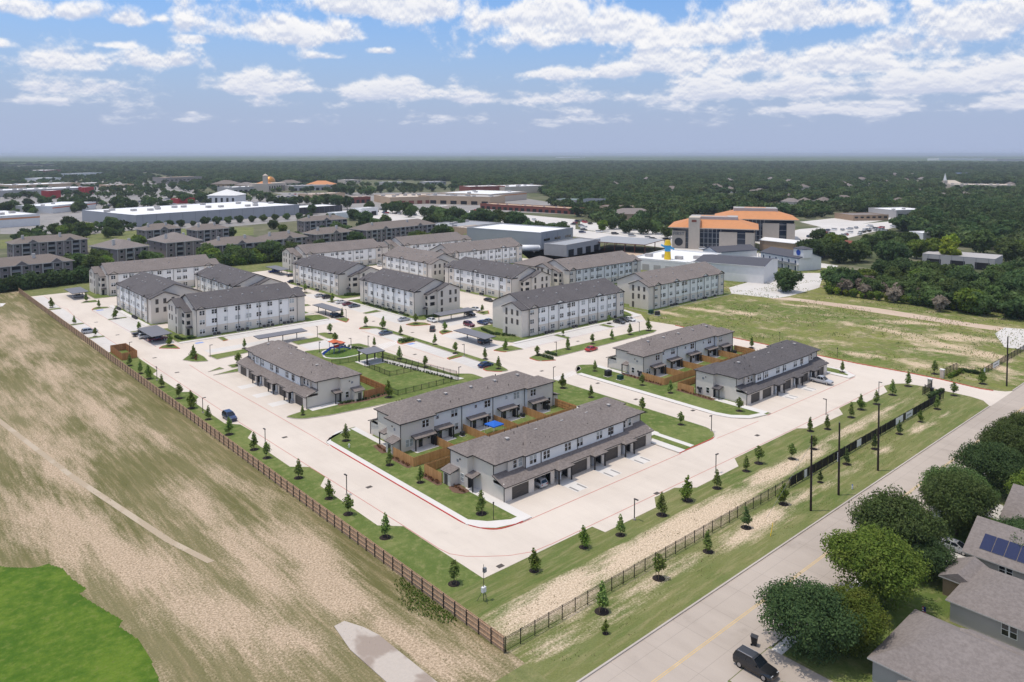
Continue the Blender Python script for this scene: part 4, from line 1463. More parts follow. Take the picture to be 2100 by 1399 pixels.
# ------------------------------------------------------------------ three-storey apartment block: window face -y, gabled ends
COLS51 = [('t', .024), ('t', .085), ('t', .135), ('t', .235), ('t', .32), ('t', .395), ('t', .445), ('t', .545), ('t', .615), ('t', .665), ('t', .755), ('t', .845), ('t', .905), ('t', .975)]
COLS40 = [('t', .04), ('t', .15), ('t', .21), ('t', .33), ('t', .39), ('t', .47), ('t', .56), ('t', .66), ('t', .72), ('t', .84), ('t', .96)]
COLS36 = [('t', .05), ('t', .165), ('t', .285), ('t', .39), ('t', .50), ('t', .60), ('t', .715), ('t', .82), ('t', .945)]


def apartment(label, loc, rz, L, block='flush', roof='shingle_brown', cols=COLS51, dormers=(.3, .72), e=3.2, wing=False):
    vis = 1 if rz else 0            # the end turned to the viewer
    D, EV, SL = 18.4, 9.35, .40
    t = thing('apartment_building', label, 'apartment building', loc, rz, 'three-storey apartment buildings')
    be, wh = 'siding_beige', 'siding_white'
    nb = 8
    steps = [0.0, .085] + [(.085 + .83 * i / nb) for i in range(1, nb)] + [.915, 1.0]
    lo, up = MB(), MB()
    # walls; bays step in and out
    ys = []
    for i in range(len(steps) - 1):
        ys.append(-.30 if i in (0, len(steps) - 2) else (-.12 if i % 2 else 0.12))
    foot, mlo, mup = [], [], []
    for i in range(len(steps) - 1):
        x0, x1 = steps[i] * L, steps[i + 1] * L
        end = i in (0, len(steps) - 2)
        foot += [(x0, ys[i]), (x1, ys[i])]
        mlo += [be, be]
        mup += [be if end else wh, be if end else wh]
    foot += [(L, D), (0, D)]
    mlo += [be, be]
    mup += [be, be]
    mlo[-3], mup[-3] = be, be
    lo.prism(foot, -.1, 3.15, mlo, top=False, bottom=False)
    lo.prism(foot, 3.15, EV, mup, top=False, bottom=False)
    # main gables
    rz_ = EV + SL * D / 2
    for xx, o_ in ((0, 1), (L, -1)):
        lo.poly([(xx, -.3, EV), (xx, D, EV), (xx, D / 2, rz_)][::-1 * o_], be)
    lo.build('wall', t)
    r = MB()
    ov = .45
    zl, zt = EV - SL * ov + .02, rz_ + .10
    r.slab_roof((-ov, -ov, zl), (L + ov, -ov, zl), (L + ov, D / 2, zt), (-ov, D / 2, zt), .24, roof)
    r.slab_roof((L + ov, D + ov, zl), (-ov, D + ov, zl), (-ov, D / 2, zt), (L + ov, D / 2, zt), .24, roof)
    # end-bay pediments and little dormers
    for xc in (.0425 * L, L - .0425 * L):
        w_ = .0425 * L + .35
        zp = EV - .25
        ap = zp + w_ * .55
        yb = (ap - zl) / SL + .2
        r.slab_roof((xc - w_, -.75, zp), (xc, -.75, ap), (xc, yb, ap), (xc - w_, yb, zp), .18, roof)
        r.slab_roof((xc, -.75, ap), (xc + w_, -.75, zp), (xc + w_, yb, zp), (xc, yb, ap), .18, roof)
        r.poly([(xc - w_ + .3, -.31, zp), (xc + w_ - .3, -.31, zp), (xc, -.31, ap - .12)], be)
    rf = r.build('roof', t)
    for fr in dormers:
        xc = fr * L
        dm = MB()
        w_, zp = 2.0, EV + .05
        ap = zp + w_ * .5
        yb = (ap - zl) / SL - .2
        dm.slab_roof((xc - w_, -.42, zp), (xc, -.42, ap), (xc, yb, ap), (xc - w_, yb, zp), .14, roof)
        dm.slab_roof((xc, -.42, ap), (xc + w_, -.42, zp), (xc + w_, yb, zp), (xc, yb, ap), .14, roof)
        dm.poly([(xc - w_ + .3, -.2, zp + .02), (xc + w_ - .3, -.2, zp + .02), (xc, -.2, ap - .16)], wh)
        dm.build('dormer', rf)
    vt = MB()
    vt.box(-.25, .25, -.25, .25, -.3, .3, 'stucco_grey')
    vtm = vt.mesh('roof_vent')
    rr = random.Random(int(L * 10 + loc[0]))
    for i in range(9):
        yy = rr.choice((7.2, 7.8, 5.0))
        ob('roof_vent', vtm, rf, (L * (.08 + .1 * i + rr.uniform(-.02, .02)), yy, zl + SL * (yy + ov)))
    # end wings: one on each end, half a turn apart
    for end in (0, 1):
        yflip = end != vis
        Yf = (lambda y: D - y) if yflip else (lambda y: y)
        Xf = (lambda x: x) if end == 0 else (lambda x: L - x)

        def bx(mb_, x0, x1, y0, y1, z0, z1, mat):
            xs_, ys_ = sorted((Xf(x0), Xf(x1))), sorted((Yf(y0), Yf(y1)))
            mb_.box(xs_[0], xs_[1], ys_[0], ys_[1], z0, z1, mat)

        def pl(mb_, pts, mat, th=None):
            q = [(Xf(p[0]), Yf(p[1]), p[2]) for p in pts]
            if area2([(p[0], p[1]) for p in q]) < 0:
                q.reverse()
            if th:
                mb_.slab_roof(*q, th, mat)
            else:
                mb_.poly(q, mat)
        y0, y1 = (0.0, 9.4) if block == 'flush' else (8.2, D - .02)
        yc = (y0 + y1) / 2
        ap = EV - .1 + SL * (y1 - y0) / 2
        bk = MB()
        bx(bk, -e, -.002, y0 + .01, y1 - .01, -.1, EV - .1, be)
        pl(bk, [(-e, y0 + .01, EV - .1), (-e, y1 - .01, EV - .1), (-e, yc, ap)], be)
        zl2 = EV - .1 - SL * .4 + .05
        pl(bk, [(-e - .4, y0 - .4, zl2), (1.5, y0 - .4, zl2), (1.5, yc, ap + .1), (-e - .4, yc, ap + .1)], roof, .24)
        pl(bk, [(-e - .4, y1 + .4, zl2), (1.5, y1 + .4, zl2), (1.5, yc, ap + .1), (-e - .4, yc, ap + .1)], roof, .24)
        bk.build('end_wing', t)
        rot = -HX if end == 0 else HX
        for z in (4.0, 7.0):
            for fr in ((.22, .50) if block == 'flush' else (.55, .8)):
                ob('stair_window', DARKW, t, (Xf(-e), Yf(y0 + (y1 - y0) * fr), z), rot)
        for z in (.2, 3.4, 6.6):
            sw = MB()
            yy = y0 + (y1 - y0) * (.80 if block == 'flush' else .16)
            bx(sw, -e - .03, -e, yy - .5, yy + .5, z, z + 2.3, 'door_brown')
            sw.build('stair_opening', t)
        if block != 'flush':          # stair tower tucked beside the wing
            st = MB()
            sy0, sy1, sxa = 4.4, 8.2, -e + 1.1
            bx(st, sxa, -.003, sy0, sy1, -.1, 7.75, be)
            hi, low = 9.6, 7.95
            pl(st, [(sxa - .35, sy0 - .4, low), (.3, sy0 - .4, low), (.3, sy1 + .3, hi), (sxa - .35, sy1 + .3, hi)], roof, .22)
            q = [(sxa, sy0, 7.75), (sxa, sy1, 7.75), (sxa, sy1, 9.2)]
            st.poly([(Xf(p[0]), Yf(p[1]), p[2]) for p in q], be)
            st.build('stair_tower', t)
            for z in (3.6, 6.0):
                so = MB()
                bx(so, sxa - .03, sxa, sy0 + .9, sy1 - .9, z, z + 1.3, 'dark_recess')
                bx(so, sxa + .5, -.5, sy0 - .03, sy0, z, z + 1.2, 'dark_recess')
                so.build('stair_opening', t)
            dn = MB()
            pl(dn, [(sxa + .1, sy0 - 1.0, 2.7), (-.1, sy0 - 1.0, 2.7), (-.1, sy0 - .01, 3.1), (sxa + .1, sy0 - .01, 3.1)], roof, .15)
            dn.build('door_hood', t)
            dn = MB()
            bx(dn, sxa + .5, sxa + 1.4, sy0 - .04, sy0, .05, 2.2, 'trim_dark')
            dn.build('door', t)
    if wing:
        wg = MB()
        wg.prism(rect(-e, 13.5, D + .01, D + 14), -.1, EV, be, top=False, bottom=False)
        wg.hip(-e - .45, 13.95, D - 6, D + 14.45, EV - .1, SL, roof)
        wg.build('rear_wing', t)
    # downspouts at the bay joints
    for i in range(1, len(steps) - 1):
        s = MB()
        y_ = min(ys[i - 1], ys[i])
        s.box(steps[i] * L - .06, steps[i] * L + .06, y_ - .09, y_ - .005, 0, EV - .3, 'trim_dark')
        if i in (2, 4, 6, 8) or L > 45:
            s.build('downspout', t)
    for xx in (-.05, L + .05):
        s = MB()
        s.box(xx - .06, xx + .06, -.42, -.31, 0, EV - .3, 'trim_dark')
        s.build('downspout', t)
    # windows on three floors
    for kd, fr in cols:
        xx = fr * L
        i = max(q for q in range(len(steps) - 1) if steps[q] <= fr)
        for z in (.95, 4.0, 7.05):
            window('twin' if kd == 't' else 'single', t, xx, ys[i], z)
    return t


apartment('long apartment block nearest the red car, two small dormers, dark roof', (110.8, 114.5, 0), 0, 47.7, 'flush', 'shingle_dark')
apartment('apartment block at the edge of the right-hand meadow with brown-grey roof', (176.8, 114.5, 0), 0, 47.7, 'flush')
apartment('apartment block just left of the restaurant with a white roof', (180.2, 163, 0), 0, 46.2, 'rear', dormers=(), cols=COLS51, wing=True)
apartment('nearest apartment block on the left, dark roof, beside the carport with the dark red truck', (28.7, 186, 0), 0, 35.1, 'rear', 'shingle_dark', COLS36, ())
apartment('farthest left apartment block with brown roof, beside the dark hedge', (26.9, 284.6, 0), 0, 43.4, 'rear', dormers=(), cols=COLS40)
apartment('brown-roofed apartment block behind the lone blue truck, below the grey complex', (119.5, 289.7, 0), 0, 44.6, 'rear', dormers=(), cols=COLS40, e=4.2)
apartment('rearmost apartment block, brown roof, in front of the grey warehouse wall', (177.8, 288, 0), 0, 43.5, 'rear', dormers=(), cols=COLS40, e=4.2)
apartment('brown-roofed apartment block with two dormers beside the white gas tank', (177.2, 243.5, 0), 0, 48.4, 'flush')
apartment('centre apartment block behind the long carport with the white car, dark roof', (100.2, 200.5, 0), -HX, 35.7, 'rear', 'shingle_dark', COLS36, (), e=3.4)
apartment('apartment block behind the parked dark red car, dark roof and one dormer', (100, 260.8, 0), -HX, 40.1, 'rear', 'shingle_dark', COLS40, (.35,), e=3.4)
apartment('apartment block with one dormer behind the two dark cars, right of centre', (147.2, 206, 0), -HX, 42.5, 'rear', 'shingle_dark', COLS40, (.45,), e=3.4)
apartment('half-hidden apartment block with one dormer between the two left dark roofs', (55, 259.2, 0), -HX, 38.2, 'rear', 'shingle_dark', COLS40, (.5,), e=3.4)
apartment('brown-roofed apartment block with one dormer and tall flat gable end', (146.8, 260.7, 0), -HX, 38.4, 'flush', 'shingle_brown', COLS40, (.45,))
apartment('left apartment block with one dormer facing the parking beside the wooden fence', (23.4, 257, 0), -HX, 38.2, 'flush', 'shingle_dark', COLS40, (.4,))


# ------------------------------------------------------------------ timber and iron fences
def wood_fence(label, pts, h=1.95, mat='cedar_new', bay=2.44, posts=True, rails=1, cap=False, group='cedar yard fences'):
    """rails=+1/-1: the side of the run that shows its rails and posts"""
    t = thing('wooden_fence', label, 'fence', (0, 0, 0), 0, group)
    for i in range(len(pts) - 1):
        a, b_ = Vector(pts[i]), Vector(pts[i + 1])
        L = (b_ - a).length
        d = (b_ - a) / L
        s = Vector((-d.y, d.x)) * rails
        n = max(1, round(L / bay))
        for j in range(n):
            p0, p1 = a + d * (L * j / n), a + d * (L * (j + 1) / n)
            mb_ = MB()
            w = (p1 - p0).length
            m_ = max(2, int(w / .15))
            for q in range(m_):
                c0, c1 = p0 + d * (w * q / m_ + .004), p0 + d * (w * (q + 1) / m_ - .004)
                off = .004 * (q % 2)
                e0, e1 = s * (-.012 + off), s * (.012 + off)
                i0 = len(mb_.v)
                hh = h + .012 * ((q * 7 + j * 3) % 3)
                for (x_, y_) in (c0 + e0, c1 + e0, c1 + e1, c0 + e1):
                    mb_.v.append((x_, y_, .03))
                for (x_, y_) in (c0 + e0, c1 + e0, c1 + e1, c0 + e1):
                    mb_.v.append((x_, y_, hh))
                k_ = mb_.mi(mat)
                for f in ((0, 1, 5, 4), (1, 2, 6, 5), (2, 3, 7, 6), (3, 0, 4, 7), (4, 5, 6, 7)):
                    mb_.f.append(tuple(i0 + z_ for z_ in f))
                    mb_.m.append(k_)
            mb_.build('picket_panel', t)
            for zr in (.45, h * .52, h - .25):
                r_ = MB()
                r_.beam((*(p0 + s * .045), zr), (*(p1 + s * .045), zr), .05, .09, mat)
                r_.build('rail', t)
            if posts:
                r_ = MB()
                c = p0 + s * .10
                r_.box(c.x - .05, c.x + .05, c.y - .05, c.y + .05, 0, h - .05, 'trim_dark' if posts == 'steel' else mat)
                r_.build('post', t)
    return t


wood_fence('long weathered wooden fence with dark posts between the mown field and the drive', [(0, 0), (0, 320)], 2.05, 'cedar_grey', 2.44, 'steel', 1, group='boundary fences')
wood_fence('cedar yard fence behind the second townhouse row, blue gazebo inside', [(22.7, 59.6), (22.7, 52.4), (66.2, 52.4), (68.0, 52.4), (68.0, 59.6)], rails=1)
for i, x in enumerate((32.6, 41.2, 49.9, 58.7)):
    wood_fence('cedar divider between patios of the second townhouse row, %s from the left end' % ('first', 'second', 'third', 'fourth')[i], [(x, 59.9 if i == 0 else 60.7), (x, 52.45)], 1.85, rails=1)
wood_fence('cedar yard fence behind the nearest townhouse row', [(22.5, 43.2), (22.5, 48.6), (67.6, 48.6), (67.6, 43.4)], rails=-1)
wood_fence('cedar yard fence of the farther right-hand townhouse row', [(100.6, 59.3), (100.6, 52.0), (144.5, 52.0), (144.5, 59.0)], rails=1)
for i, x in enumerate((109.6, 118.6, 127.8, 136.4)):
    wood_fence('cedar divider between dark patios of the farther right-hand row, %s from the left' % ('first', 'second', 'third', 'fourth')[i], [(x, 59.3 if i in (0, 3) else 60.2), (x, 52.05)], 1.85, rails=1)
wood_fence('cedar yard fence behind the right-hand townhouse row', [(100.3, 42.9), (100.3, 47.7), (144.4, 47.7), (144.4, 43)], rails=-1)
wood_fence('cedar yard fence between the left townhouse row and the dog park', [(37.0, 94.6), (43.4, 94.6), (43.4, 138.0)], rails=1, mat='cedar_red')
wood_fence('reddish wooden bin enclosure against the long fence', [(2.5, 171.8), (2.5, 184.2), (6.8, 184.2), (6.8, 172.4), (2.6, 171.8)], 2.1, 'cedar_red', 2.2, True, -1, group='bin enclosure')


def iron_fence(label, pts, h=1.9, bay=2.44, step=.13, group='black iron fences', base=.1, mesh_from=None):
    t = thing('iron_fence', label, 'fence', (0, 0, 0), 0, group)
    for i in range(len(pts) - 1):
        a, b_ = Vector(pts[i]), Vector(pts[i + 1])
        L = (b_ - a).length
        d = (b_ - a) / L
        n = max(1, round(L / bay))
        for j in range(n + 1):
            p0 = a + d * (L * j / n)
            r_ = MB()
            r_.box(p0.x - .045, p0.x + .045, p0.y - .045, p0.y + .045, -.05, h + .08, 'iron_black')
            r_.build('post', t)
            if j == n:
                break
            p1 = a + d * (L * (j + 1) / n)
            q_ = MB()
            for zr in (base + .1, h - .22, h - .02):
                q_.beam((*p0, zr), (*p1, zr), .03, .035, 'iron_black')
            w = (p1 - p0).length
            for q in range(1, int(w / step)):
                c = p0 + d * (q * step)
                q_.box(c.x - .009, c.x + .009, c.y - .009, c.y + .009, base, h, 'iron_black')
            q_.build('picket_panel', t)
    return t


ifn = iron_fence('black iron fence along the street verge, from the wooden fence to the gate', [(.15, 0), (143.2, 0)])
for i, x in enumerate(np.arange(68.3, 141, 2.444)):            # privacy mesh on the far part of that fence
    mb = MB()
    mb.box(x + .06, x + 2.38, .03, .05, .15, 1.8, 'banner_mesh')
    mb.build('privacy_mesh', ifn)


def banner(label, x0, x1, y, z0=.35, z1=1.75, print_=True, f=-1):
    t = thing('banner', label, 'banner', (x0, y, 0), 0, 'banners on the street fences')
    mb_ = MB()
    mb_.box(0, x1 - x0, 0, .025, z0, z1, 'sign_white')
    mb_.build('cloth', t)
    if print_:
        p = MB()
        w = x1 - x0
        zc = (z0 + z1) / 2
        for i, (a, c, dz, hh) in enumerate(((.2, .25, 0, .55), (.28, .36, .1, .3), (.39, .43, .05, .4), (.46, .52, .12, .3), (.55, .6, .1, .35), (.63, .69, .12, .3), (.72, .78, .1, .4))):
            p.box(w * a, w * c, -.012, 0, zc - hh / 2 - .05 + dz * .5, zc + hh / 2 - .05 + dz * .5, 'sign_print')
        p.build('lettering', t)
    return t


banner('small white notice on the street fence by the second utility pole', 73.4, 74.4, -.09, print_=False)
banner('white banner on the street fence behind a small round tree', 95.2, 97.2, -.09, print_=False)
banner('pale blank banner on the street fence next to the printed one', 114.5, 118.4, -.09, print_=False)
banner('white banner with dark lettering on the street fence', 120.0, 123.8, -.09)

iron_fence('low black iron fence along the near side of the dog park', [(44.4, 94.2), (44.4, 90.9), (63.2, 91.0)], 1.5)
iron_fence('black iron fence along the white walk beside the dog park', [(63.2, 91.0), (58.4, 121.0)], 1.5)
iron_fence('black iron fence of the small inner dog run', [(51.7, 119.0), (51.8, 106.2), (60.7, 106.0)], 1.5)
iron_fence('black iron fence between the playground and the dog park', [(45.5, 126.6), (52.6, 125.2)], 1.5)
iron_fence('black iron fence outside the walk, towards the drive', [(65.9, 95.0), (60.3, 126.0)], 1.3)
gx, gy = site(1932, 775)
iron_fence('iron fence panel beside the stone gate pillar at the entrance', [(gx + .8, gy), (gx + 10, gy - .3)], 2.3)
iron_fence('wire fence with a hedge right of the entrance drive', [(gx + 10, gy - .5), (gx + 10.4, .6)], 1.9, 3.0, .3)
rb = iron_fence('far iron fence with banners beside the street, right of the entrance', [(171.5, .2), (230, .2)], 1.9, 3.0)
banner('white banner with dark letters on the far street fence', 181, 186.5, .1)
banner('blank white banner at the near end of the far street fence', 172.8, 174.4, .1, print_=False)


def stone_pillar(label, p):
    t = thing('gate_pillar', label, 'pillar', (p[0], p[1], 0), 0, 'stone gate pillars')
    mb_ = MB()
    mb_.box(-.45, .45, -.45, .45, 0, 2.2, 'stone_cream')
    mb_.build('shaft', t)
    mb_ = MB()
    mb_.box(-.55, .55, -.55, .55, 2.2, 2.38, 'wall_white')
    mb_.build('cap', t)


stone_pillar('pale stone gate pillar on the far side of the entrance drive', (gx, gy))
stone_pillar('pale stone gate pillar beside the open black gate', site(1907, 795))
gp = site(1905, 800)
gt = thing('gate', 'open black sliding gate beside the entrance drive', 'gate', (gp[0] - 3.4, gp[1] - .6, 0), 0)
mb = MB()
for z in (.2, 1.0, 2.0):
    mb.box(-2.6, 3.2, -.04, .04, z, z + .09, 'iron_black')
for i in range(30):
    mb.box(-2.6 + i * .2, -2.57 + i * .2, -.02, .02, .2, 2.1, 'iron_black')
mb.build('gate_leaf', gt)
mb = MB()
mb.box(3.3, 3.45, -.08, .08, 0, 2.6, 'iron_black')
mb.box(-1.0, -.86, -.08, .08, 0, 2.5, 'iron_black')
mb.build('gate_post', gt)
mb = MB()
mb.box(1.6, 2.4, -.9, -.3, 0, 1.1, 'plastic_black')
mb.build('motor_box', gt)


# ------------------------------------------------------------------ lamps and poles
def lamp_proto():
    t = thing('lamp_post', '', 'lamp post', (0, 0, 0), 0, 'slim dark lamp posts along the drives')
    mb_ = MB()
    mb_.box(-.06, .06, -.06, .06, 0, 3.55, 'trim_dark')
    mb_.build('pole', t)
    mb_ = MB()
    mb_.box(-.08, .75, -.14, .14, 3.46, 3.57, 'trim_dark')
    h_ = mb_.build('lamp_head', t)
    mb_ = MB()
    mb_.box(.2, .7, -.1, .1, 3.44, 3.458, 'lamp_clear')
    mb_.build('lens', h_)
    mb_ = MB()
    mb_.tube((0, 0, -.02), (0, 0, .22), .25, .25, 10, 'concrete_kerb')
    mb_.build('base', t)
    return t


LAMPS = [(266, 726, 'beside the reddish bin enclosure'), (322, 780, 'on the fence side of the left drive, above the row of small trees'), (416, 847, 'just behind the dark car on the left drive'),
         (544, 915, 'by the left drive, next to a small round tree'), (711, 1015, 'half hidden behind a thin tree on the left drive'), (1301, 1066, 'nearest the camera, alone on the front drive edge'),
         (1468, 970, 'on the front drive edge right of the open garage'), (1802, 812, 'on the front drive edge near the entrance'), (1694, 850, 'behind the second utility pole'),
         (1459, 885, 'at the rounded corner of the cross drive'), (1135, 780, 'behind the right end of the second townhouse row'), (952, 730, 'on the median in front of the carport'),
         (720, 717, 'tall one behind the playground'), (755, 712, 'right of the playground, before the big drive'), (941, 780, 'at the end of the white walk by the dog park'),
         (651, 692, 'by the planted island above the playground'), (655, 725, 'left of the playground slide'), (1141, 725, 'on the long median left of the red car'), (1311, 682, 'on the long median near its right end'),
         (431, 732, 'on the island left of the playground parking'), (710, 655, 'at the end of the carport with the black car')]
lp = lamp_proto()
for i, (u, v, where) in enumerate(LAMPS):
    x, y = site(u, v)
    lb = 'slim dark lamp post ' + where
    if i == 0:
        lp.location = (x, y, 0)
        lp['label'] = lb
        KIDS[lp.name] = list(lp.children)
    else:
        copy_tree(lp, (x, y, 0), random.Random(i).choice((0, HX, -HX, math.pi)), lb)
for (u, v, where) in [(1599, 700, 'in the meadow behind the right-hand townhouse roof'), (1717, 734, 'at the meadow kerb right of the townhouse roof'), (1012, 1067, 'with a lantern top in front of the nearest townhouse')]:
    x, y = site(u, v)
    t = thing('lantern_post', 'short black post ' + where, 'post', (x, y, 0), 0, 'black lantern posts')
    mb = MB()
    mb.tube((0, 0, 0), (0, 0, 2.6), .06, .045, 8, 'iron_black')
    mb.build('pole', t)
    mb = MB()
    mb.tube((0, 0, 2.6), (0, 0, 2.95), .09, .15, 6, 'iron_black')
    mb.tube((0, 0, 2.95), (0, 0, 3.1), .17, .02, 6, 'iron_black')
    mb.build('lantern', t)
for i, (x, y, h, lb) in enumerate([(62.6, -6.8, 12.8, 'nearest dark utility pole with a stay wire'), (71.9, -7.2, 12.9, 'second dark utility pole, with a small sign on it'),
                                   (87.7, -7.4, 12.9, 'third dark utility pole, left of a round tree by the street fence'), (166.4, -7.2, 12.9, 'dark utility pole right of the entrance drive')]):
    t = thing('utility_pole', lb, 'utility pole', (x, y, 0), 0, 'dark utility poles along the street')
    mb = MB()
    mb.tube((0, 0, -.2), (.0, .12, h), .2, .14, 10, 'pole_wood')
    mb.build('pole', t)
    mb = MB()
    mb.tube((0, .1, h * .9), (.45, .1, h * .9), .03, .03, 6, 'steel_grey')
    mb.tube((0, .12, h), (0, .12, h + .25), .05, .03, 6, 'steel_grey')
    mb.build('pole_hardware', t)
    mb = MB()
    mb.box(.17, .25, -.05, .05, 0, 6.5, 'steel_grey')
    mb.build('conduit', t)
    if i == 0:
        mb = MB()
        mb.tube((0, .1, 11.5), (-8.0, 3.6, 0), .02, .02, 4, 'steel_grey')
        mb.build('stay_wire', t)
    if i == 1:
        mb = MB()
        mb.box(-.3, .3, .18, .22, 6.0, 7.6, 'sign_white')
        mb.build('pole_sign', t)
mast = site(992, 1232)
t = thing('weather_mast', 'small tripod mast with a white box near the fence corner', 'mast', (*mast, 0))
mb = MB()
mb.tube((0, 0, 0), (0, 0, 5.0), .05, .035, 8, 'steel_dark')
mb.build('pole', t)
for i in range(3):
    mb = MB()
    a = i * 2.1 + .4
    mb.tube((.9 * math.cos(a), .9 * math.sin(a), 0), (0, 0, 1.6), .03, .03, 6, 'steel_dark')
    mb.build('leg', t)
mb = MB()
mb.box(-.3, .3, -.2, .2, 1.2, 1.9, 'plastic_white')
mb.build('control_box', t)
mb = MB()
mb.box(.05, .5, -.05, .3, 3.8, 4.4, 'steel_grey')
mb.build('camera_head', t)
t = thing('marker_post', 'leaning yellow marker in the verge grass', 'marker post', (*site(1580, 1100), 0))
mb = MB()
mb.tube((0, 0, 0), (.9, .1, 1.9), .05, .05, 6, 'plastic_yellow')
mb.build('post', t)


# ------------------------------------------------------------------ carports
def carport(label, x0, x1, y0, y1, posts, z=2.75):
    t = thing('carport', label, 'carport', (0, 0, 0), 0, 'flat dark carports')
    mb_ = MB()
    tilt = .18
    if (x1 - x0) < (y1 - y0):
        mb_.slab_roof((x0, y0, z), (x1, y0, z + tilt), (x1, y1, z + tilt), (x0, y1, z), .2, 'roof_metal', 'steel_dark')
    else:
        mb_.slab_roof((x0, y0, z), (x1, y0, z), (x1, y1, z + tilt), (x0, y1, z + tilt), .2, 'roof_metal', 'steel_dark')
    mb_.build('roof', t)
    for (x, y) in posts:
        p = MB()
        p.box(x - .1, x + .1, y - .1, y + .1, 0, z - .2, 'steel_dark')
        p.build('post', t)


carport('carport sheltering a white car at the far left end of the parking', 13.2, 19.4, 284.5, 299.5, [(18.5, 286.5), (18.5, 292), (18.5, 297.5)])
carport('carport over the dark red truck beside the left apartment block', 14.4, 20.6, 184.4, 200.0, [(19.7, 186), (19.7, 192), (19.7, 198)])
carport('long empty carport behind the left townhouse row', 38.4, 54.7, 159.6, 163.8, [(43, 163), (47.8, 163), (52.6, 163)])
carport('carport with a black car at its near end, left of the central drive', 75.9, 80.0, 181.4, 197.8, [(76.8, 184), (76.8, 189), (76.8, 194.6)])
carport('long carport in front of the centre apartment block with a black car', 100.5, 116.6, 149.2, 154.0, [(102.5, 153), (108, 153), (114, 153)])
carport('nearest large carport with one black car under its right end', 90.4, 95.2, 112.6, 128.6, [(94.2, 115), (94.2, 120.7), (94.2, 126.1)])
carport('far carport sheltering a blue truck below the hedge', 104.2, 109.6, 287, 304, [(108.8, 289), (108.8, 295), (108.8, 301)])

# ------------------------------------------------------------------ playground, pavilion, gazebo
mb = MB()
pl_ = rounded([(47.8, 134.6), (51, 131.2), (58.6, 131.6), (60.3, 138.2), (57.2, 142.4), (50.8, 142.2)], 2.4)
mb.prism(pl_, .1, .17, 'weed_green')
struct(mb.build('playground_turf'))
mb = MB()
n = len(pl_)
cc = (54.0, 136.8)
for i in range(n):
    a, b_ = pl_[i], pl_[(i + 1) % n]
    ao, bo = [(cc[0] + (p[0] - cc[0]) * 1.10, cc[1] + (p[1] - cc[1]) * 1.10) for p in (a, b_)]
    mb.prism([a, ao, bo, b_] if area2([a, ao, bo, b_]) > 0 else [b_, bo, ao, a], .1, .19, 'concrete_walk')
struct(mb.build('playground_walk'))
t = thing('play_structure', 'blue and orange play structure with slides on dark green turf', 'playground', (53.4, 138.0, .17), .2)
for i, (x, y) in enumerate(((-2, -1), (-2, 1), (0, -1), (0, 1), (2, -1), (2, 1))):
    mb = MB()
    mb.tube((x, y, 0), (x, y, 3.6 if x < 0 else 2.8), .07, .07, 8, 'plastic_blue')
    mb.build('post', t)
for x0, z in ((-2, 1.7), (0, 1.2)):
    mb = MB()
    mb.box(x0, x0 + 2, -1, 1, z, z + .1, 'plastic_blue')
    mb.build('deck', t)
mb = MB()
mb.hip(-2.4, .4, -1.4, 1.4, 3.5, .5, 'plastic_orange', 'plastic_orange', .08)
mb.build('canopy', t)
mb = MB()
mb.slab_roof((0.1, -1.2, 2.7), (2.4, -1.2, 2.7), (2.4, 1.2, 2.9), (.1, 1.2, 2.9), .1, 'plastic_orange', 'plastic_red')
mb.build('canopy', t)
for (a, b_, mt) in (((2, 0, 1.3), (4.6, -.6, .2), 'plastic_blue'), ((-2, 0, 1.8), (-4.8, .6, .2), 'plastic_blue')):
    mb = MB()
    mb.beam(a, b_, .7, .12, mt)
    mb.beam((a[0], a[1] + .35, a[2] + .15), (b_[0], b_[1] + .35, b_[2] + .15), .06, .3, mt)
    mb.beam((a[0], a[1] - .35, a[2] + .15), (b_[0], b_[1] - .35, b_[2] + .15), .06, .3, mt)
    mb.build('slide', t)
for x0 in (-2, 0):
    mb = MB()
    mb.box(x0 + .1, x0 + 1.9, -1.03, -.97, 1.9, 2.6, 'plastic_red' if x0 < 0 else 'steel_grey')
    mb.build('guard_panel', t)
t = thing('pavilion', 'open pavilion with flat pale roof and grey outdoor kitchen by the dog park', 'pavilion', (0, 0, .13))
mb = MB()
mb.slab_roof((52.4, 119.2, 3.3), (58.6, 119.2, 3.3), (58.8, 124.6, 3.5), (52.4, 124.6, 3.5), .16, 'roof_metal', 'trim_dark')
mb.build('roof', t)
for (x, y) in ((52.9, 119.7), (58.1, 119.7), (52.9, 124.1), (58.1, 124.1)):
    mb = MB()
    mb.box(x - .15, x + .15, y - .15, y + .15, 0, 3.2, 'trim_dark')
    mb.build('post', t)
mb = MB()
mb.box(52.0, 59.0, 118.8, 125, -.05, .06, 'concrete_walk')
mb.build('floor_slab', t)
mb = MB()
mb.box(53.3, 57.8, 119.6, 120.3, .06, 1.0, 'panel_grey')
mb.box(53.2, 57.9, 119.5, 120.4, 1.0, 1.08, 'stucco_grey')
mb.build('kitchen_counter', t)
t = thing('canopy_tent', 'blue pop-up gazebo in a townhouse back yard', 'gazebo', (45.5, 55.4, .13), .05)
mb = MB()
for i in range(4):
    c = [(-1.5, -1.5), (1.5, -1.5), (1.5, 1.5), (-1.5, 1.5)]
    a, b_ = c[i], c[(i + 1) % 4]
    mb.poly([(*a, 2.15), (*b_, 2.15), (0, 0, 2.85)], 'canvas_blue')
    mb.poly([(*a, 1.95), (*b_, 1.95), (*b_, 2.15), (*a, 2.15)], 'canvas_blue')
mb.build('canopy', t)
for c in ((-1.45, -1.45), (1.45, -1.45), (1.45, 1.45), (-1.45, 1.45)):
    mb = MB()
    mb.box(c[0] - .03, c[0] + .03, c[1] - .03, c[1] + .03, 0, 2.05, 'plastic_white')
    mb.build('leg', t)

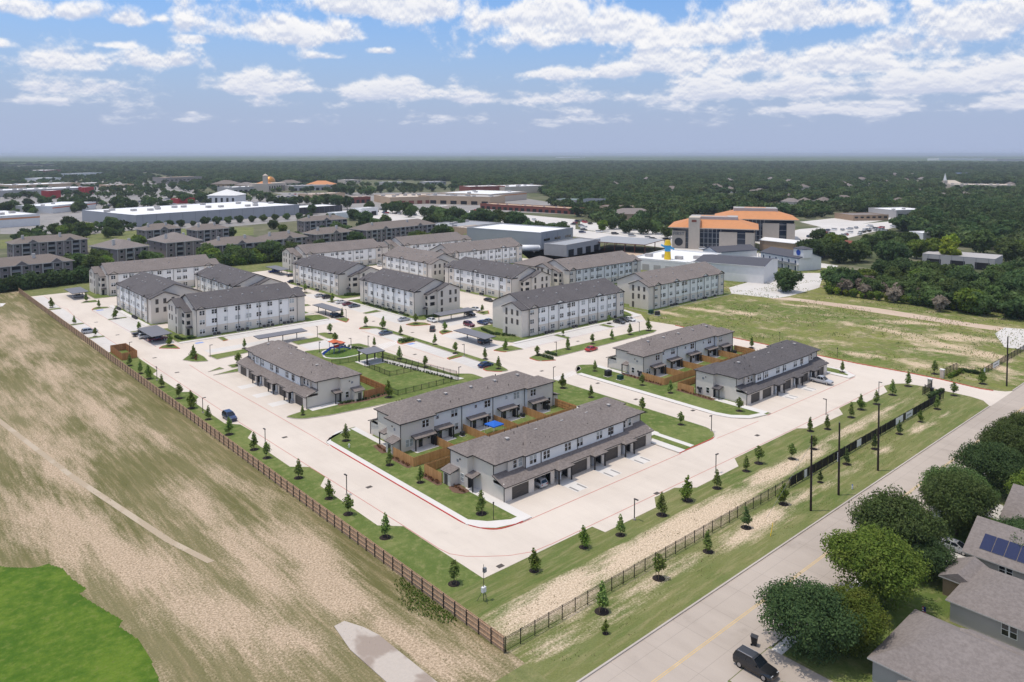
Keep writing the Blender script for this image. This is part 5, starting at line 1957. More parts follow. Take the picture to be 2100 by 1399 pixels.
# ------------------------------------------------------------------ air conditioners, cabinets, drains
acp = thing('air_conditioner', '', 'air conditioner', (0, 0, 0), 0, 'air conditioners')
mb = MB()
mb.box(-.4, .4, -.4, .4, .1, .95, 'steel_dark')
mb.build('casing', acp)
mb = MB()
mb.tube((0, 0, .95), (0, 0, .99), .34, .34, 12, 'plastic_black')
mb.build('fan_grille', acp)
mb = MB()
mb.box(-.55, .55, -.55, .55, -.05, .1, 'concrete_walk')
mb.build('pad', acp)
ac_first = [True]


def ac(x, y, label, group):
    if ac_first[0]:
        ac_first[0] = False
        acp.location = (x, y, .1)
        acp['label'], acp['group'] = label, group
        KIDS[acp.name] = list(acp.children)
    else:
        c = copy_tree(acp, (x, y, .1), None, label)
        c['group'] = group


for x, lb in ((39.6, 'left of the blue gazebo'), (57.0, 'in the third yard right of the gazebo'), (65.0, 'in the last yard by the corner of the cedar fence'), (48.8, 'behind the blue gazebo')):
    ac(x, 58.9, 'dark air conditioner on a white pad %s' % lb, 'air conditioners in the townhouse yards')
ac(142.2, 57.3, 'dark air conditioner at the right end of the farther right-hand townhouse yards', 'air conditioners in the townhouse yards')
for nm, pts in {'the nearest long apartment block by the red car': [(117, 112.6), (118.4, 112.6), (120, 112.6), (130, 112.6), (131.4, 112.6), (138.6, 112.6), (140, 112.6), (141.4, 112.6), (153, 113.4)],
                'the meadow-side apartment block': [(186, 112.8), (188, 112.8), (189.6, 112.8), (200, 112.8), (201.6, 112.8), (208, 112.8), (209.6, 112.8), (216, 112.8)],
                'the nearest left apartment block': [(34, 184.4), (35.4, 184.4), (42, 184.4), (43.4, 184.4), (45, 184.4), (51, 184.4), (52.4, 184.4), (54, 184.4), (58.4, 184.4), (59.8, 184.4), (61.2, 184.4)],
                'the centre apartment block': [(98.6, 196), (98.6, 194.6), (98.6, 189), (98.6, 187.6), (98.6, 186.2), (98.6, 180), (98.6, 178.6), (98.6, 172), (98.6, 170.6)],
                'the apartment block behind the dark red car': [(98.4, 256), (98.4, 254.6), (98.4, 247), (98.4, 245.6), (98.4, 238), (98.4, 236.6)],
                'the left apartment block facing the wooden fence': [(21.9, 252), (21.9, 250.6), (21.9, 249.2), (21.9, 232), (21.9, 230.6), (21.9, 229.2), (21.9, 227.8)],
                'the dark-roofed block right of centre': [(145.6, 200), (145.6, 198.6), (145.6, 191), (145.6, 189.6), (145.6, 182), (145.6, 180.6)]}.items():
    for p in pts:
        ac(p[0], p[1], 'small dark air conditioner along ' + nm, 'air conditioners along ' + nm)
for (u, v, w, d, h, mt, lb) in [(1247, 772, 1.7, 1.2, 1.5, 'plastic_black', 'black transformer cabinet by the corner of the cross drive'), (1272, 779, 1.5, 1.1, 1.1, 'plastic_green', 'green utility cabinet on the lawn by the cross drive'),
                                (1335, 644, 1.8, 1.2, 1.4, 'plastic_green', 'green transformer cabinet at the meadow edge'), (1348, 647, 1.8, 1.2, 1.4, 'steel_dark', 'grey utility cabinet beside the green one at the meadow edge')]:
    x, y = site(u, v)
    t = thing('utility_cabinet', lb, 'utility box', (x, y, .1), 0, 'utility cabinets')
    mb = MB()
    mb.box(-w / 2, w / 2, -d / 2, d / 2, 0, h, mt)
    mb.prism([(-w / 2 - .04, -d / 2 - .05), (w / 2 + .04, -d / 2 - .05), (w / 2 + .04, d / 2 + .04), (-w / 2 - .04, d / 2 + .04)], h, h + .06, mt)
    mb.build('cabinet', t)
    mb = MB()
    mb.box(-w / 2 - .2, w / 2 + .2, -d / 2 - .2, d / 2 + .2, -.1, .05, 'concrete_walk')
    mb.build('pad', t)
DRAINS = [(757, 999, 'on the left drive before the nearest townhouse'), (584, 897, 'on the left drive near the second townhouse row'), (363, 764, 'on the left drive near the dark car'), (317, 734, 'in the left drive junction'),
          (241, 687, 'in the left parking aisle'), (197, 661, 'farther along the left parking aisle'), (1347, 1012, 'on the front drive edge'), (1553, 893, 'in the cross drive junction'),
          (1304, 819, 'on the cross drive by the townhouse lawn'), (1226, 786, 'farther along the cross drive'), (1421, 842, 'near the rounded corner of the cross drive'), (1111, 761, 'in the wide junction above the townhouses'),
          (851, 727, 'in the central drive'), (1026, 1161, 'in the drive corner near the fence corner'), (1185, 700, 'in the lot above the red car'), (766, 659, 'in the upper central drive'), (846, 682, 'beside the dark car in the upper drive')]
dr = MB()
dr.box(-.55, .55, -.4, .4, 0, .02, 'drain_iron')
dm = dr.mesh('drain_grate')
for i in range(5):
    pass
for (u, v, lb) in DRAINS:
    x, y = site(u, v)
    tag(ob('drain_grate', dm, None, (x, y, 0.0)), 'rusty drain grate ' + lb, 'drain', 'drain grates in the drives')
t = thing('fire_hydrant', 'white fire hydrant on the lawn by the second townhouse row', 'hydrant', (*site(716, 919), .13))
mb = MB()
mb.tube((0, 0, 0), (0, 0, .7), .13, .12, 10, 'plastic_white')
mb.tube((0, 0, .7), (0, 0, .85), .13, .04, 10, 'plastic_white')
mb.tube((-.25, 0, .5), (.25, 0, .5), .07, .07, 8, 'plastic_white')
mb.build('barrel', t)
t = thing('fire_hydrant', 'white fire hydrant in the verge by the street kerb', 'hydrant', (*site(1748, 1003), 0))
mb = MB()
mb.tube((0, 0, 0), (0, 0, .7), .14, .12, 10, 'plastic_white')
mb.tube((0, 0, .7), (0, 0, .85), .13, .04, 10, 'plastic_blue')
mb.tube((-.25, 0, .5), (.25, 0, .5), .07, .07, 8, 'plastic_white')
mb.build('barrel', t)


# planting beds with small shrubs by the townhouse ends
def bed(pts):
    mb_ = MB()
    mb_.prism(rounded(ccw(pts), .5), .1, .16, 'bed_soil')
    return struct(mb_.build('planting_bed'))


simple('bed_soil', (0.16, 0.095, 0.065), 0.95, var=.25, scale=3)
for p in ([(22.6, 36.9), (24.2, 36.9), (24.5, 41), (22.3, 41), (21.6, 38.6)], rect(21.2, 22.4, 42.6, 48.6), [(21.6, 62), (24, 61.6), (24.2, 66.4), (22.4, 66.8)], rect(21.5, 22.6, 52.6, 59.6), [(29.6, 93.6), (36.6, 92.4), (43, 92.8), (43.2, 94.4), (30, 95.4)],
          rect(99.2, 100.4, 42.8, 47.7), rect(99.4, 100.5, 52.2, 59), [(99.6, 59.4), (101.2, 59.4), (101.2, 66), (99.8, 66)], [(99.0, 36.8), (101, 36.6), (101.1, 42.6), (99.2, 42.6)]):
    bed(p)


# ------------------------------------------------------------------ cars
def loft(mb_, st, mat):
    """st: list of (x, zlow, zmid, ztop, wlow, wmid, wtop)"""
    rings = []
    for (x, zl, zm, zt, wl, wm, wt_) in st:
        i = len(mb_.v)
        mb_.v += [(x, -wl, zl), (x, -wm, zm), (x, -wt_, zt), (x, wt_, zt), (x, wm, zm), (x, wl, zl)]
        rings.append(i)
    c = mb_.mi(mat)
    for a, b_ in zip(rings, rings[1:]):
        for q in range(6):
            w = (q + 1) % 6
            mb_.f.append((a + q, a + w, b_ + w, b_ + q))
            mb_.m.append(c)
    mb_.f.append(tuple(rings[0] + q for q in reversed(range(6))))
    mb_.f.append(tuple(rings[-1] + q for q in range(6)))
    mb_.m += [c, c]


CARS = {
    # lower body stations, cabin (bottom x0,x1, top x0,x1, belt z, roof z), wheel x, half track, wheel radius
    'sedan': dict(st=[(-2.35, .38, .55, .72, .70, .80, .72), (-2.2, .25, .60, .98, .80, .90, .78), (-1.4, .22, .60, 1.0, .84, .92, .80), (0, .22, .6, .98, .86, .93, .82), (1.0, .22, .6, .95, .85, .92, .80), (1.9, .25, .58, .84, .82, .9, .74), (2.3, .32, .52, .66, .70, .78, .64)],
                  cab=(-1.75, 1.15, -1.0, .35, .97, 1.45), wx=(-1.4, 1.4), tr=.80, wr=.33, hw=(.80, .62)),
    'suv': dict(st=[(-2.4, .42, .7, 1.0, .76, .86, .80), (-2.3, .32, .75, 1.12, .85, .95, .86), (-1.3, .28, .7, 1.12, .9, .98, .88), (0, .28, .7, 1.10, .92, .98, .88), (1.0, .28, .7, 1.08, .9, .97, .86), (2.1, .32, .68, .98, .86, .93, .80), (2.45, .42, .62, .8, .74, .82, .70)],
                cab=(-2.33, 0.95, -2.05, .15, 1.09, 1.72), wx=(-1.5, 1.5), tr=.84, wr=.38, hw=(.87, .70)),
    'pickup': dict(st=[(-2.95, .55, .8, 1.12, .84, .95, .92), (-2.8, .45, .8, 1.15, .9, .98, .92), (-1.2, .42, .8, 1.15, .94, 1.0, .92), (-.9, .42, .8, 1.18, .95, 1.0, .9), (1.2, .42, .8, 1.16, .94, 1.0, .88), (2.5, .45, .78, 1.08, .9, .97, .84), (2.9, .52, .72, .9, .8, .88, .76)],
                   cab=(-1.0, 1.35, -.75, .55, 1.15, 1.86), wx=(-1.9, 1.85), tr=.86, wr=.42, hw=(.88, .72)),
}
CARP = {}


def car_proto(kind):
    c = CARS[kind]
    body = MB()
    loft(body, c['st'], 'paint_white')
    x0, x1, t0, t1, zb, zr = c['cab']
    wb, wt_ = c['hw']
    B = [(x0, -wb, zb), (x1, -wb, zb), (x1, wb, zb), (x0, wb, zb)]
    T = [(t0, -wt_, zr), (t1, -wt_, zr), (t1, wt_, zr), (t0, wt_, zr)]
    body.box(t0 - .02, t1 + .02, -wt_ - .01, wt_ + .01, zr - .06, zr, 'paint_white')
    body.prism([(t0 + .2, -wt_ + .12), (t1 - .15, -wt_ + .12), (t1 - .15, wt_ - .12), (t0 + .2, wt_ - .12)], zr, zr + .035, 'paint_white')
    for (a, b_) in zip(B, T):
        body.beam(a, (b_[0], b_[1], zr - .03), .09, .09, 'paint_white')
    for s in (-1, 1):
        xm = (x0 + x1) / 2 - .1
        body.beam((xm, s * wb, zb), (xm, s * wt_, zr - .03), .08, .05, 'paint_white')
        body.box(x1 - .55, x1 - .35, s * (wb + .05) - .1, s * (wb + .05) + .1, zb + .02, zb + .16, 'paint_white')
        if kind == 'suv':
            body.box(t0 + .2, t1 - .2, s * (wt_ - .08) - .025, s * (wt_ - .08) + .025, zr + .04, zr + .09, 'chrome')
    if kind == 'pickup':
        body.box(-2.75, -1.05, -.72, .72, 1.152, 1.156, 'plastic_black')
    gl = MB()
    q = .985
    for (i, j) in ((0, 1), (1, 2), (2, 3), (3, 0)):
        gl.poly([B[i], B[j], (T[j][0], T[j][1], zr - .05), (T[i][0], T[i][1], zr - .05)], 'glass_dark')
    wl = MB()
    wl.tube((0, -.11, 0), (0, .11, 0), c['wr'], c['wr'], 14, 'tyre')
    rm = MB()
    rm.tube((0, -.118, 0), (0, .118, 0), c['wr'] * .62, c['wr'] * .62, 10, 'alloy')
    xf, xr = c['st'][-1][0], c['st'][0][0]
    zf = c['st'][-1][3]
    hl, tl = MB(), MB()
    hl.box(-.06, .06, -.18, .18, -.07, .07, 'lamp_clear')
    tl.box(-.05, .05, -.14, .14, -.13, .13, 'lamp_red')
    gr = MB()
    gr.box(-.03, .03, -.45, .45, -.1, .08, 'plastic_black')
    return dict(body=body.mesh('body'), glass=gl.mesh('glazing'), wheel=wl.mesh('wheel', True), rim=rm.mesh('rim'), head=hl.mesh('headlight'), tail=tl.mesh('taillight'), grille=gr.mesh('grille'), c=c, xf=xf, xr=xr, zf=zf)


for kd in CARS:
    CARP[kd] = car_proto(kd)


def car(label, kind, paint, x, y, rz, z=0.0, sc=1.0, cat=None, group=None, name=None):
    p = CARP[kind]
    c = p['c']
    t = thing(name or {'sedan': 'parked_car', 'suv': 'parked_suv', 'pickup': 'pickup_truck'}[kind], label, cat or {'sedan': 'car', 'suv': 'car', 'pickup': 'truck'}[kind], (x, y, z), rz, group or 'parked cars')
    if sc != 1:
        t.scale = (sc, sc, sc)
    b = ob('body', p['body'], t)
    b.material_slots[0].link = 'OBJECT'
    b.material_slots[0].material = M['paint_' + paint]
    ob('glazing', p['glass'], t)
    for wx in c['wx']:
        for s in (-1, 1):
            w = ob('wheel', p['wheel'], t, (wx, s * c['tr'], c['wr']))
            ob('rim', p['rim'], w)
    for s in (-1, 1):
        ob('headlight', p['head'], t, (p['xf'] - .10, s * .58, p['zf'] - .02))
        ob('taillight', p['tail'], t, (p['xr'] + .03, s * .66, c['st'][0][3] - .14))
    ob('grille', p['grille'], t, (p['xf'] + .005, 0, p['zf'] - .14))
    return t


CARLIST = [(657, 609, 'sedan', 'silver', 0, 'silver car half hidden beside the black one in the upper centre lot'), (672, 612, 'suv', 'black', 0, 'black car next to a silver one in the upper centre lot'),
           (700, 622, 'sedan', 'white', 0, 'white sedan parked left of the dark red one'), (714, 626, 'sedan', 'maroon', 0, 'dark red sedan between a white and a grey-blue one'),
           (727, 630, 'sedan', 'slate', 0, 'grey-blue sedan parked right of the dark red one'), (690, 650, 'suv', 'black', 0, 'black car under the near end of the left-centre carport'),
           (829, 658, 'sedan', 'silver', 0, 'silver sedan alone in front of the centre apartment block'), (886, 660, 'sedan', 'white', -HX, 'white car beside the long carport and a small tree'),
           (887, 678, 'suv', 'charcoal', .9, 'dark grey SUV driving in the middle of the upper drive'), (791, 686, 'sedan', 'slate', 0, 'grey sedan in the median parking'),
           (964, 647, 'suv', 'black', -HX, 'black SUV at the right end of the long carport'), (962, 669, 'suv', 'maroon', -HX, 'maroon SUV parked near the nearest large carport'),
           (990, 665, 'sedan', 'navy', -HX, 'dark blue car right of the maroon SUV'), (1003, 662, 'sedan', 'slate', -HX, 'grey-blue car half behind the corner of the long apartment block'),
           (976, 637, 'sedan', 'white', -HX, 'white car behind the long carport by a bright tree'), (995, 704, 'suv', 'black', 0, 'black car under the nearest large carport'),
           (996, 752, 'sedan', 'navy', 0, 'dark blue sedan at the end of the median by the red kerb'), (1213, 719, 'sedan', 'red', .05, 'bright red sports car on the drive before the long median'),
           (1270, 663, 'sedan', 'charcoal', -HX, 'dark grey hatchback at the end of the long apartment block'), (1279, 659, 'sedan', 'black', -HX, 'black car between the grey hatchback and a white car'),
           (1291, 658, 'sedan', 'white', -HX, 'white car parked right of the black one by the winding path'), (184, 683, 'suv', 'silver', 0, 'silver SUV parked against the long wooden fence'),
           (291, 688, 'pickup', 'black', 0, 'black truck at the left end of the near-left carport'), (300, 693, 'suv', 'white', 0, 'white SUV at the near-left carport'), (323, 699, 'pickup', 'maroon', 0, 'dark red truck under the near-left carport'),
           (161, 610, 'sedan', 'silver', 0, 'pale car under the farthest left carport'), (471, 860, 'suv', 'navy', -HX, 'dark blue car on the left drive near the wooden fence'),
           (563, 559, 'pickup', 'blue', 0, 'blue truck under the far carport below the hedge'), (598, 567, 'sedan', 'charcoal', 0, 'dark car in the far lot right of the blue truck'), (600, 580, 'sedan', 'black', 0, 'dark car in the far lot at the apartment corner'),
           (610, 595, 'sedan', 'navy', 0, 'dark blue car behind the roof of the nearest left apartment block'), (782, 546, 'sedan', 'white', 0, 'white car between two far apartment blocks'),
           (1002, 618, 'sedan', 'black', -HX, 'black car below the dark-roofed block right of centre')]
for (u, v, kd, pt, rz, lb) in CARLIST:
    x, y = site(u, v)
    car(lb, kd, pt, x, y, rz)
car('grey pickup in front of the right-hand townhouse garages', 'pickup', 'silver', 133.2, 26.0, -HX)
car('silver car inside the open garage of the nearest townhouse row', 'suv', 'silver', 35.0, 31.3, HX, .02, .92)
car('black SUV with chrome window trim in the near driveway', 'suv', 'black', 19.65, -21.8, -HX, .0, 1.03)
car('silver car partly under the trees in front of the solar-panel house', 'sedan', 'silver', 66.6, -27.6, -HX)


# ------------------------------------------------------------------ trees: leaf-sized faces spread through lobed crowns
def leaf_cloud(name, lobes, n, size, mat, seed, squash=1.0, fill=.25, droop=.0):
    """n leaf sprays over the lobes (x, y, z, r); each spray one folded quad"""
    g = np.random.default_rng(seed)
    L = np.array(lobes, float)
    w = L[:, 3] ** 2
    idx = g.choice(len(L), n, p=w / w.sum())
    d = g.normal(size=(n, 3))
    d /= np.linalg.norm(d, axis=1)[:, None]
    # clumps: pull directions towards a few hundred twig tips
    m = max(8, n // (26 if n < 8000 else 130))
    tips = g.normal(size=(m, 3))
    tips /= np.linalg.norm(tips, axis=1)[:, None]
    k_ = g.integers(0, m, n)
    d = d * (.42 if n < 8000 else .26) + tips[k_] * .9
    d /= np.linalg.norm(d, axis=1)[:, None]
    rad = np.where(g.random(n) < fill, g.uniform(.35, .8, n), g.uniform(.78, 1.06, n)) * (1 + (.2 if n < 8000 else .30) * np.sin(k_ * 12.9 + idx * 3.1))
    c = L[idx, :3] + d * (L[idx, 3] * rad)[:, None] * np.array([1, 1, squash])
    nrm = d * .75 + g.normal(size=(n, 3)) * .55 + np.array([0, 0, .35])
    nrm /= np.linalg.norm(nrm, axis=1)[:, None]
    a = np.cross(nrm, g.normal(size=(n, 3)))
    a /= np.linalg.norm(a, axis=1)[:, None]
    b_ = np.cross(nrm, a)
    s = size * g.uniform(.6, 1.25, n)[:, None]
    fold = nrm * s * .25
    v = np.stack([c - a * s, c - b_ * s * .55 - fold, c + a * s, c + b_ * s * .55 - fold], 1).reshape(-1, 3)
    f = np.arange(4 * n).reshape(n, 4)
    me = np_mesh(name, v, f)
    me.materials.append(M[mat])
    return me


def crown_lobes(r, h, seed, n=16, flat=.75, base=.0):
    g = random.Random(seed)
    out = [(0, 0, h * .5, r * .62)]
    for i in range(n):
        a = i * 2.4 + g.uniform(-.4, .4)
        q = math.sqrt((i + .6) / n) * r * .78
        z = h * (.28 + .55 * (1 - (q / r) ** 2)) + g.uniform(-.12, .12) * h + base
        out.append((q * math.cos(a), q * math.sin(a), z, r * g.uniform(.20, .40)))
    return out


def trunk_mesh(h, r, seed, limbs=6, spread=1.0):
    g = random.Random(seed)
    mb_ = MB()
    mb_.tube((0, 0, -.1), (g.uniform(-.1, .1), g.uniform(-.1, .1), h * .45), r, r * .75, 8, 'bark')
    for i in range(limbs):
        a = i * 2.4 + g.uniform(-.4, .4)
        e = (math.cos(a) * spread * g.uniform(.5, .9), math.sin(a) * spread * g.uniform(.5, .9), h * g.uniform(.75, 1.0))
        m_ = (e[0] * .45, e[1] * .45, h * .62)
        mb_.tube((0, 0, h * .40), m_, r * .6, r * .4, 6, 'bark', False)
        mb_.tube(m_, e, r * .4, r * .14, 5, 'bark', False)
    return mb_.mesh('trunk', True)


BIG = {}
for i, (mt, r, h, n, sq) in enumerate([('leaf_oak', 6.2, 7.0, 30000, .8), ('leaf_bright', 6.0, 7.0, 30000, .8), ('leaf_deep', 6.4, 6.6, 30000, .75), ('leaf_oak', 5.6, 7.6, 28000, .85)]):
    BIG[i] = (leaf_cloud('crown', crown_lobes(r, h, 40 + i, 30, base=2.2), n, .20, mt, 60 + i, sq, .12), trunk_mesh(6.0, .28, i, 8, r * .7), r)
MID = {}
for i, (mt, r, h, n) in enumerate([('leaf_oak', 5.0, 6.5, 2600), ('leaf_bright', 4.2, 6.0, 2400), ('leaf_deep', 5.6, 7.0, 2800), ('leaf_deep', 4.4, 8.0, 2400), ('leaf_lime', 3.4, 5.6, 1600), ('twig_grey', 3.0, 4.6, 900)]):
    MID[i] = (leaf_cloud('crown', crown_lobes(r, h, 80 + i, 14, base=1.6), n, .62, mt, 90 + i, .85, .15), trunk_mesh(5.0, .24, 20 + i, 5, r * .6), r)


def tree(label, p, kind, h=1.0, group=None, big=True, rz=None, cat='tree', name='tree', z=0.0):
    me, tr, r = (BIG if big else MID)[kind]
    t = thing(name, label, cat, (p[0], p[1], z), (p[0] * 1.7 + p[1]) % 6.28 if rz is None else rz, group)
    t.scale = (h, h, h)
    ob('crown', me, t)
    ob('trunk', tr, t)
    return t


# street trees before the houses, lower right
G1 = 'large trees between the street and the houses'
for (x, y, kd, s, lb) in [(27.2, -24.2, 2, .86, 'dark broad tree nearest the camera beside the black SUV'), (31.4, -27.4, 1, .74, 'tree with bright outer leaves beside the nearest house roof'),
                          (43.4, -25.2, 1, 1.0, 'rounded light green tree in front of the house with the flag'), (56.8, -22.6, 0, 1.0, 'dark grey-green oak overhanging the street'),
                          (55.0, -27.0, 2, .62, 'small dark tree beside the corner of the grey-roofed house'), (71.5, -26.2, 3, .95, 'dense green tree over the silver car'), (77.5, -24.2, 0, .88, 'olive-green tree reaching towards the yellow centre line'),
                          (83.8, -23.6, 3, .55, 'small round tree at the street edge, left of the olive-green one'), (93.5, -24.6, 2, .92, 'dark green tree beside the street at the right edge'), (104.5, -24.2, 3, .9, 'dark tree farther along the street at the right edge'),
                          (116, -24.5, 0, .9, 'farthest street-side tree at the right edge'), (88, -34, 1, .8, 'green tree behind the street trees at the right edge'), (70, -36, 2, .7, 'dark tree between the two farther house roofs'),
                          (16.2, -28.3, 1, .32, 'small pale shrub-like tree at the bottom edge of the driveway')]:
    tree(lb, (x, y), kd, s, G1)

# ------------------------------------------------------------------ young staked trees
SAP = []
for i, (mt, n, r, h, sz) in enumerate([('leaf_young', 560, .62, 2.6, .17), ('leaf_oak', 540, .60, 2.4, .17), ('leaf_young', 560, .95, 2.2, .18), ('leaf_oak', 520, .58, 2.6, .16), ('leaf_bright', 760, .85, 2.9, .18)]):
    lob = []
    g = random.Random(i)
    for q in range(9):
        f = q / 8
        rr = 1.3 * r * (1 - .72 * f) if i != 2 else r * (1 - abs(f - .45) * 1.2)
        for w in range(2):
            a = g.uniform(0, 6.28)
            lob.append((math.cos(a) * rr * .45, math.sin(a) * rr * .45, 1.05 + f * h * .85, max(.16, rr * .62)))
    SAP.append(leaf_cloud('crown', lob, n, sz, mt, 300 + i, 1.0, .3))
tk = MB()
tk.tube((0, 0, -.1), (.03, 0, 2.6), .045, .02, 6, 'bark')
TRK = tk.mesh('trunk')
stk = MB()
stk.tube((0, 0, 0), (0, 0, 1.25), .025, .025, 5, 'stake')
STK = stk.mesh('stake')
mu = MB()
mu.tube((0, 0, -.05), (0, 0, .06), .85, .7, 14, 'mulch')
MUL = mu.mesh('mulch_ring')
ROWS = {
    'young staked tree in the strip beside the long wooden fence, %s from the near corner':
        [(931, 1197), (790, 1102), (714, 1054), (674, 1022), (612, 980), (547, 939), (521, 922), (470, 891), (427, 860), (392, 837), (367, 817), (331, 794), (304, 777), (287, 766), (266, 750)],
    'young tree between the front drive and the bare strip, %s from the left':
        [(1095, 1170), (1197, 1122), (1272, 1097), (1357, 1056), (1410, 1026), (1470, 1001), (1530, 966), (1556, 950), (1624, 941), (1662, 884), (1669, 921), (1697, 880), (1745, 856), (1765, 840), (1797, 829), (1830, 810), (1862, 792)],
    'young tree between the street kerb and the iron fence, %s from the left':
        [(1234, 1254), (1242, 1299), (1351, 1186), (1452, 1131), (1530, 1082), (1607, 1034), (1682, 989), (1736, 952), (1794, 921), (1844, 890), (1887, 865), (1922, 839), (1956, 811)],
    'young tree on the lawns around the right-hand townhouses, %s counting from the entrance':
        [(2015, 787), (1917, 767), (1727, 764), (1516, 844), (1375, 807), (1317, 791), (1220, 762), (1541, 714)],
    'young tree on the lawn left of the cross drive, %s counting from the street':
        [(1396, 872), (1317, 846), (1212, 816), (1154, 797)],
    'young tree at the left ends of the near townhouse rows, %s from the street':
        [(987, 1055), (862, 991), (799, 955), (709, 905)],
    'small tree at the near end of the left townhouse row, %s from its garages': [(621, 852), (796, 816)],
    'young tree on the parking medians in the centre, %s from the near end':
        [(1022, 757), (995, 737), (934, 725), (892, 707), (822, 687), (786, 675), (750, 670), (872, 754), (819, 737), (767, 712), (687, 705), (677, 685), (1037, 717), (912, 681), (852, 665), (989, 642)],
    'young tree on the long median behind the red car, %s from the left': [(1102, 730), (1165, 717), (1215, 706), (1255, 696), (1292, 687), (1329, 679), (1155, 689), (1249, 664)],
    'young tree in the left parking lots, %s from the near end': [(397, 735), (489, 750), (501, 715), (349, 710), (285, 679), (195, 690), (237, 654), (152, 665), (203, 631), (105, 631), (177, 619)],
    'young tree in the upper lots between apartment blocks, %s from the near end': [(702, 650), (622, 625), (682, 620), (626, 600)],
}
g = random.Random(11)
TINY = {(1242, 1299): .5, (1682, 989): .7, (1887, 865): .75, (621, 852): .7, (1155, 689): .7}
SAPS_XY = []
for lab, pts in ROWS.items():
    for i, (u, v) in enumerate(pts):
        x, y = site(u, v)
        SAPS_XY.append((x, y))
        t = thing('young_tree', lab % ORD[i].replace('nearest', 'first'), 'young tree', (x, y, 0.13 if y > 14.5 and x > 9 else 0), g.uniform(0, 6.28), lab.split(',')[0] + ' row')
        s = TINY.get((u, v), g.uniform(.9, 1.22))
        kd = 0
        if 'iron fence' in lab:
            kd = g.choice((0, 1, 2, 4))
        elif 'bare strip' in lab:
            kd = 4 if i in (0, 1, 4, 13) else g.choice((0, 2, 0))
        else:
            kd = g.choice((0, 0, 4, 2, 2))
        t.scale = (s, s, s)
        ob('crown', SAP[kd], t)
        ob('trunk', TRK, t)
        for a in range(3):
            ob('stake', STK, t, (.42 * math.cos(a * 2.1), .42 * math.sin(a * 2.1), 0))
        ob('mulch_ring', MUL, t)

# ------------------------------------------------------------------ shrubs and hedges
SHR = leaf_cloud('shrub', [(0, 0, .28, .34), (.15, .1, .4, .25), (-.15, -.05, .38, .25)], 110, .12, 'leaf_deep', 5)
SHR2 = leaf_cloud('shrub', [(0, 0, .22, .26), (.1, .1, .3, .2)], 70, .11, 'leaf_reddish', 6)
SHR3 = leaf_cloud('shrub', [(0, 0, .30, .36), (.2, .1, .4, .25)], 110, .13, 'leaf_bright', 7)


def shrub_row(where, pts, n, me, s=1.0, z=.14):
    for i in range(n):
        f = (i + .5) / n * (len(pts) - 1)
        q = int(f)
        f -= q
        x = pts[q][0] * (1 - f) + pts[q + 1][0] * f + g.uniform(-.15, .15)
        y = pts[q][1] * (1 - f) + pts[q + 1][1] * f + g.uniform(-.15, .15)
        tag(ob('shrub', me, None, (x, y, z), g.uniform(0, 6), s * g.uniform(.8, 1.2)), 'low shrub ' + where, 'shrub', 'shrubs ' + where)


shrub_row('at the foot of the cedar fence of the nearest townhouse row', [(21.8, 43), (21.8, 48.4)], 7, SHR2)
shrub_row('at the foot of the cedar fence of the second townhouse row', [(22.1, 53), (22.1, 59)], 8, SHR2)
shrub_row('in the soil bed by the near townhouse entry', [(23, 37), (23.4, 41)], 8, SHR2, .8)
shrub_row('in the soil bed by the second townhouse entry', [(22.6, 62.2), (23.2, 66.4)], 8, SHR2, .8)
shrub_row('by the cedar fence at the end of the left townhouse row', [(30.4, 94.6), (36.4, 93.4), (42.8, 93.8)], 16, SHR, .9)
shrub_row('along the left end of the right-hand townhouse row', [(99.6, 37), (99.8, 47.4)], 14, SHR2, .9)
shrub_row('along the left end of the farther right-hand townhouse row', [(99.9, 52.4), (100.2, 66)], 18, SHR2, .9)
shrub_row('beside the white walk along the dog park', [(58.0, 119), (62.6, 92.5)], 26, SHR, .9)
shrub_row('on the median crossing', [(74.4, 134.8), (79.4, 135.2)], 9, SHR, 1.2)
shrub_row('on the upper side of the median crossing', [(74.6, 136.9), (79.4, 137.0)], 9, SHR3, 1.2)
shrub_row('along the foot of the centre apartment block', [(98.4, 199), (98.4, 166)], 34, SHR, 1.2)
shrub_row('by the end of the long apartment block', [(105, 132), (103.2, 124), (107, 116.8)], 22, SHR, 1.3)
shrub_row('at the corner of the nearest left apartment block', [(23.2, 190), (23.6, 185), (28, 184.3)], 16, SHR, 1.4)
shrub_row('on the island left of the long median', [(96.4, 88.6), (96.6, 95.6)], 12, SHR, 1.2)
shrub_row('at the left end of the long median', [(100, 90.8), (100.2, 95.8)], 9, SHR, 1.2)
shrub_row('round the playground', [(59.4, 139.4), (60.6, 134.6), (58, 145)], 12, SHR, 1.1)
shrub_row('on the teardrop island by the left drive', [(18.4, 157), (20.6, 164)], 8, SHR2, 1.1)
shrub_row('beside the near end of the centre apartment block', [(101.6, 160), (107, 158.4)], 10, SHR, 1.5)
shrub_row('beside the near end of the block behind the dark red car', [(101, 218.4), (107, 215.4)], 10, SHR, 1.8)
shrub_row('behind the open gate', [(gp[0] - 7.5, gp[1] - 2.6), (gp[0] + 1.5, gp[1] - 2.8)], 16, SHR, 1.6, 0)
shrub_row('along the wire fence right of the entrance', [(gx + 10.6, gy - .8), (gx + 10.9, .8)], 16, SHR, 1.5, 0)
shrub_row('beside the far stone gate pillar', [(gx + 1, gy - 1.2), (gx + 9, gy - 1.8)], 14, SHR3, 1.8, 0)

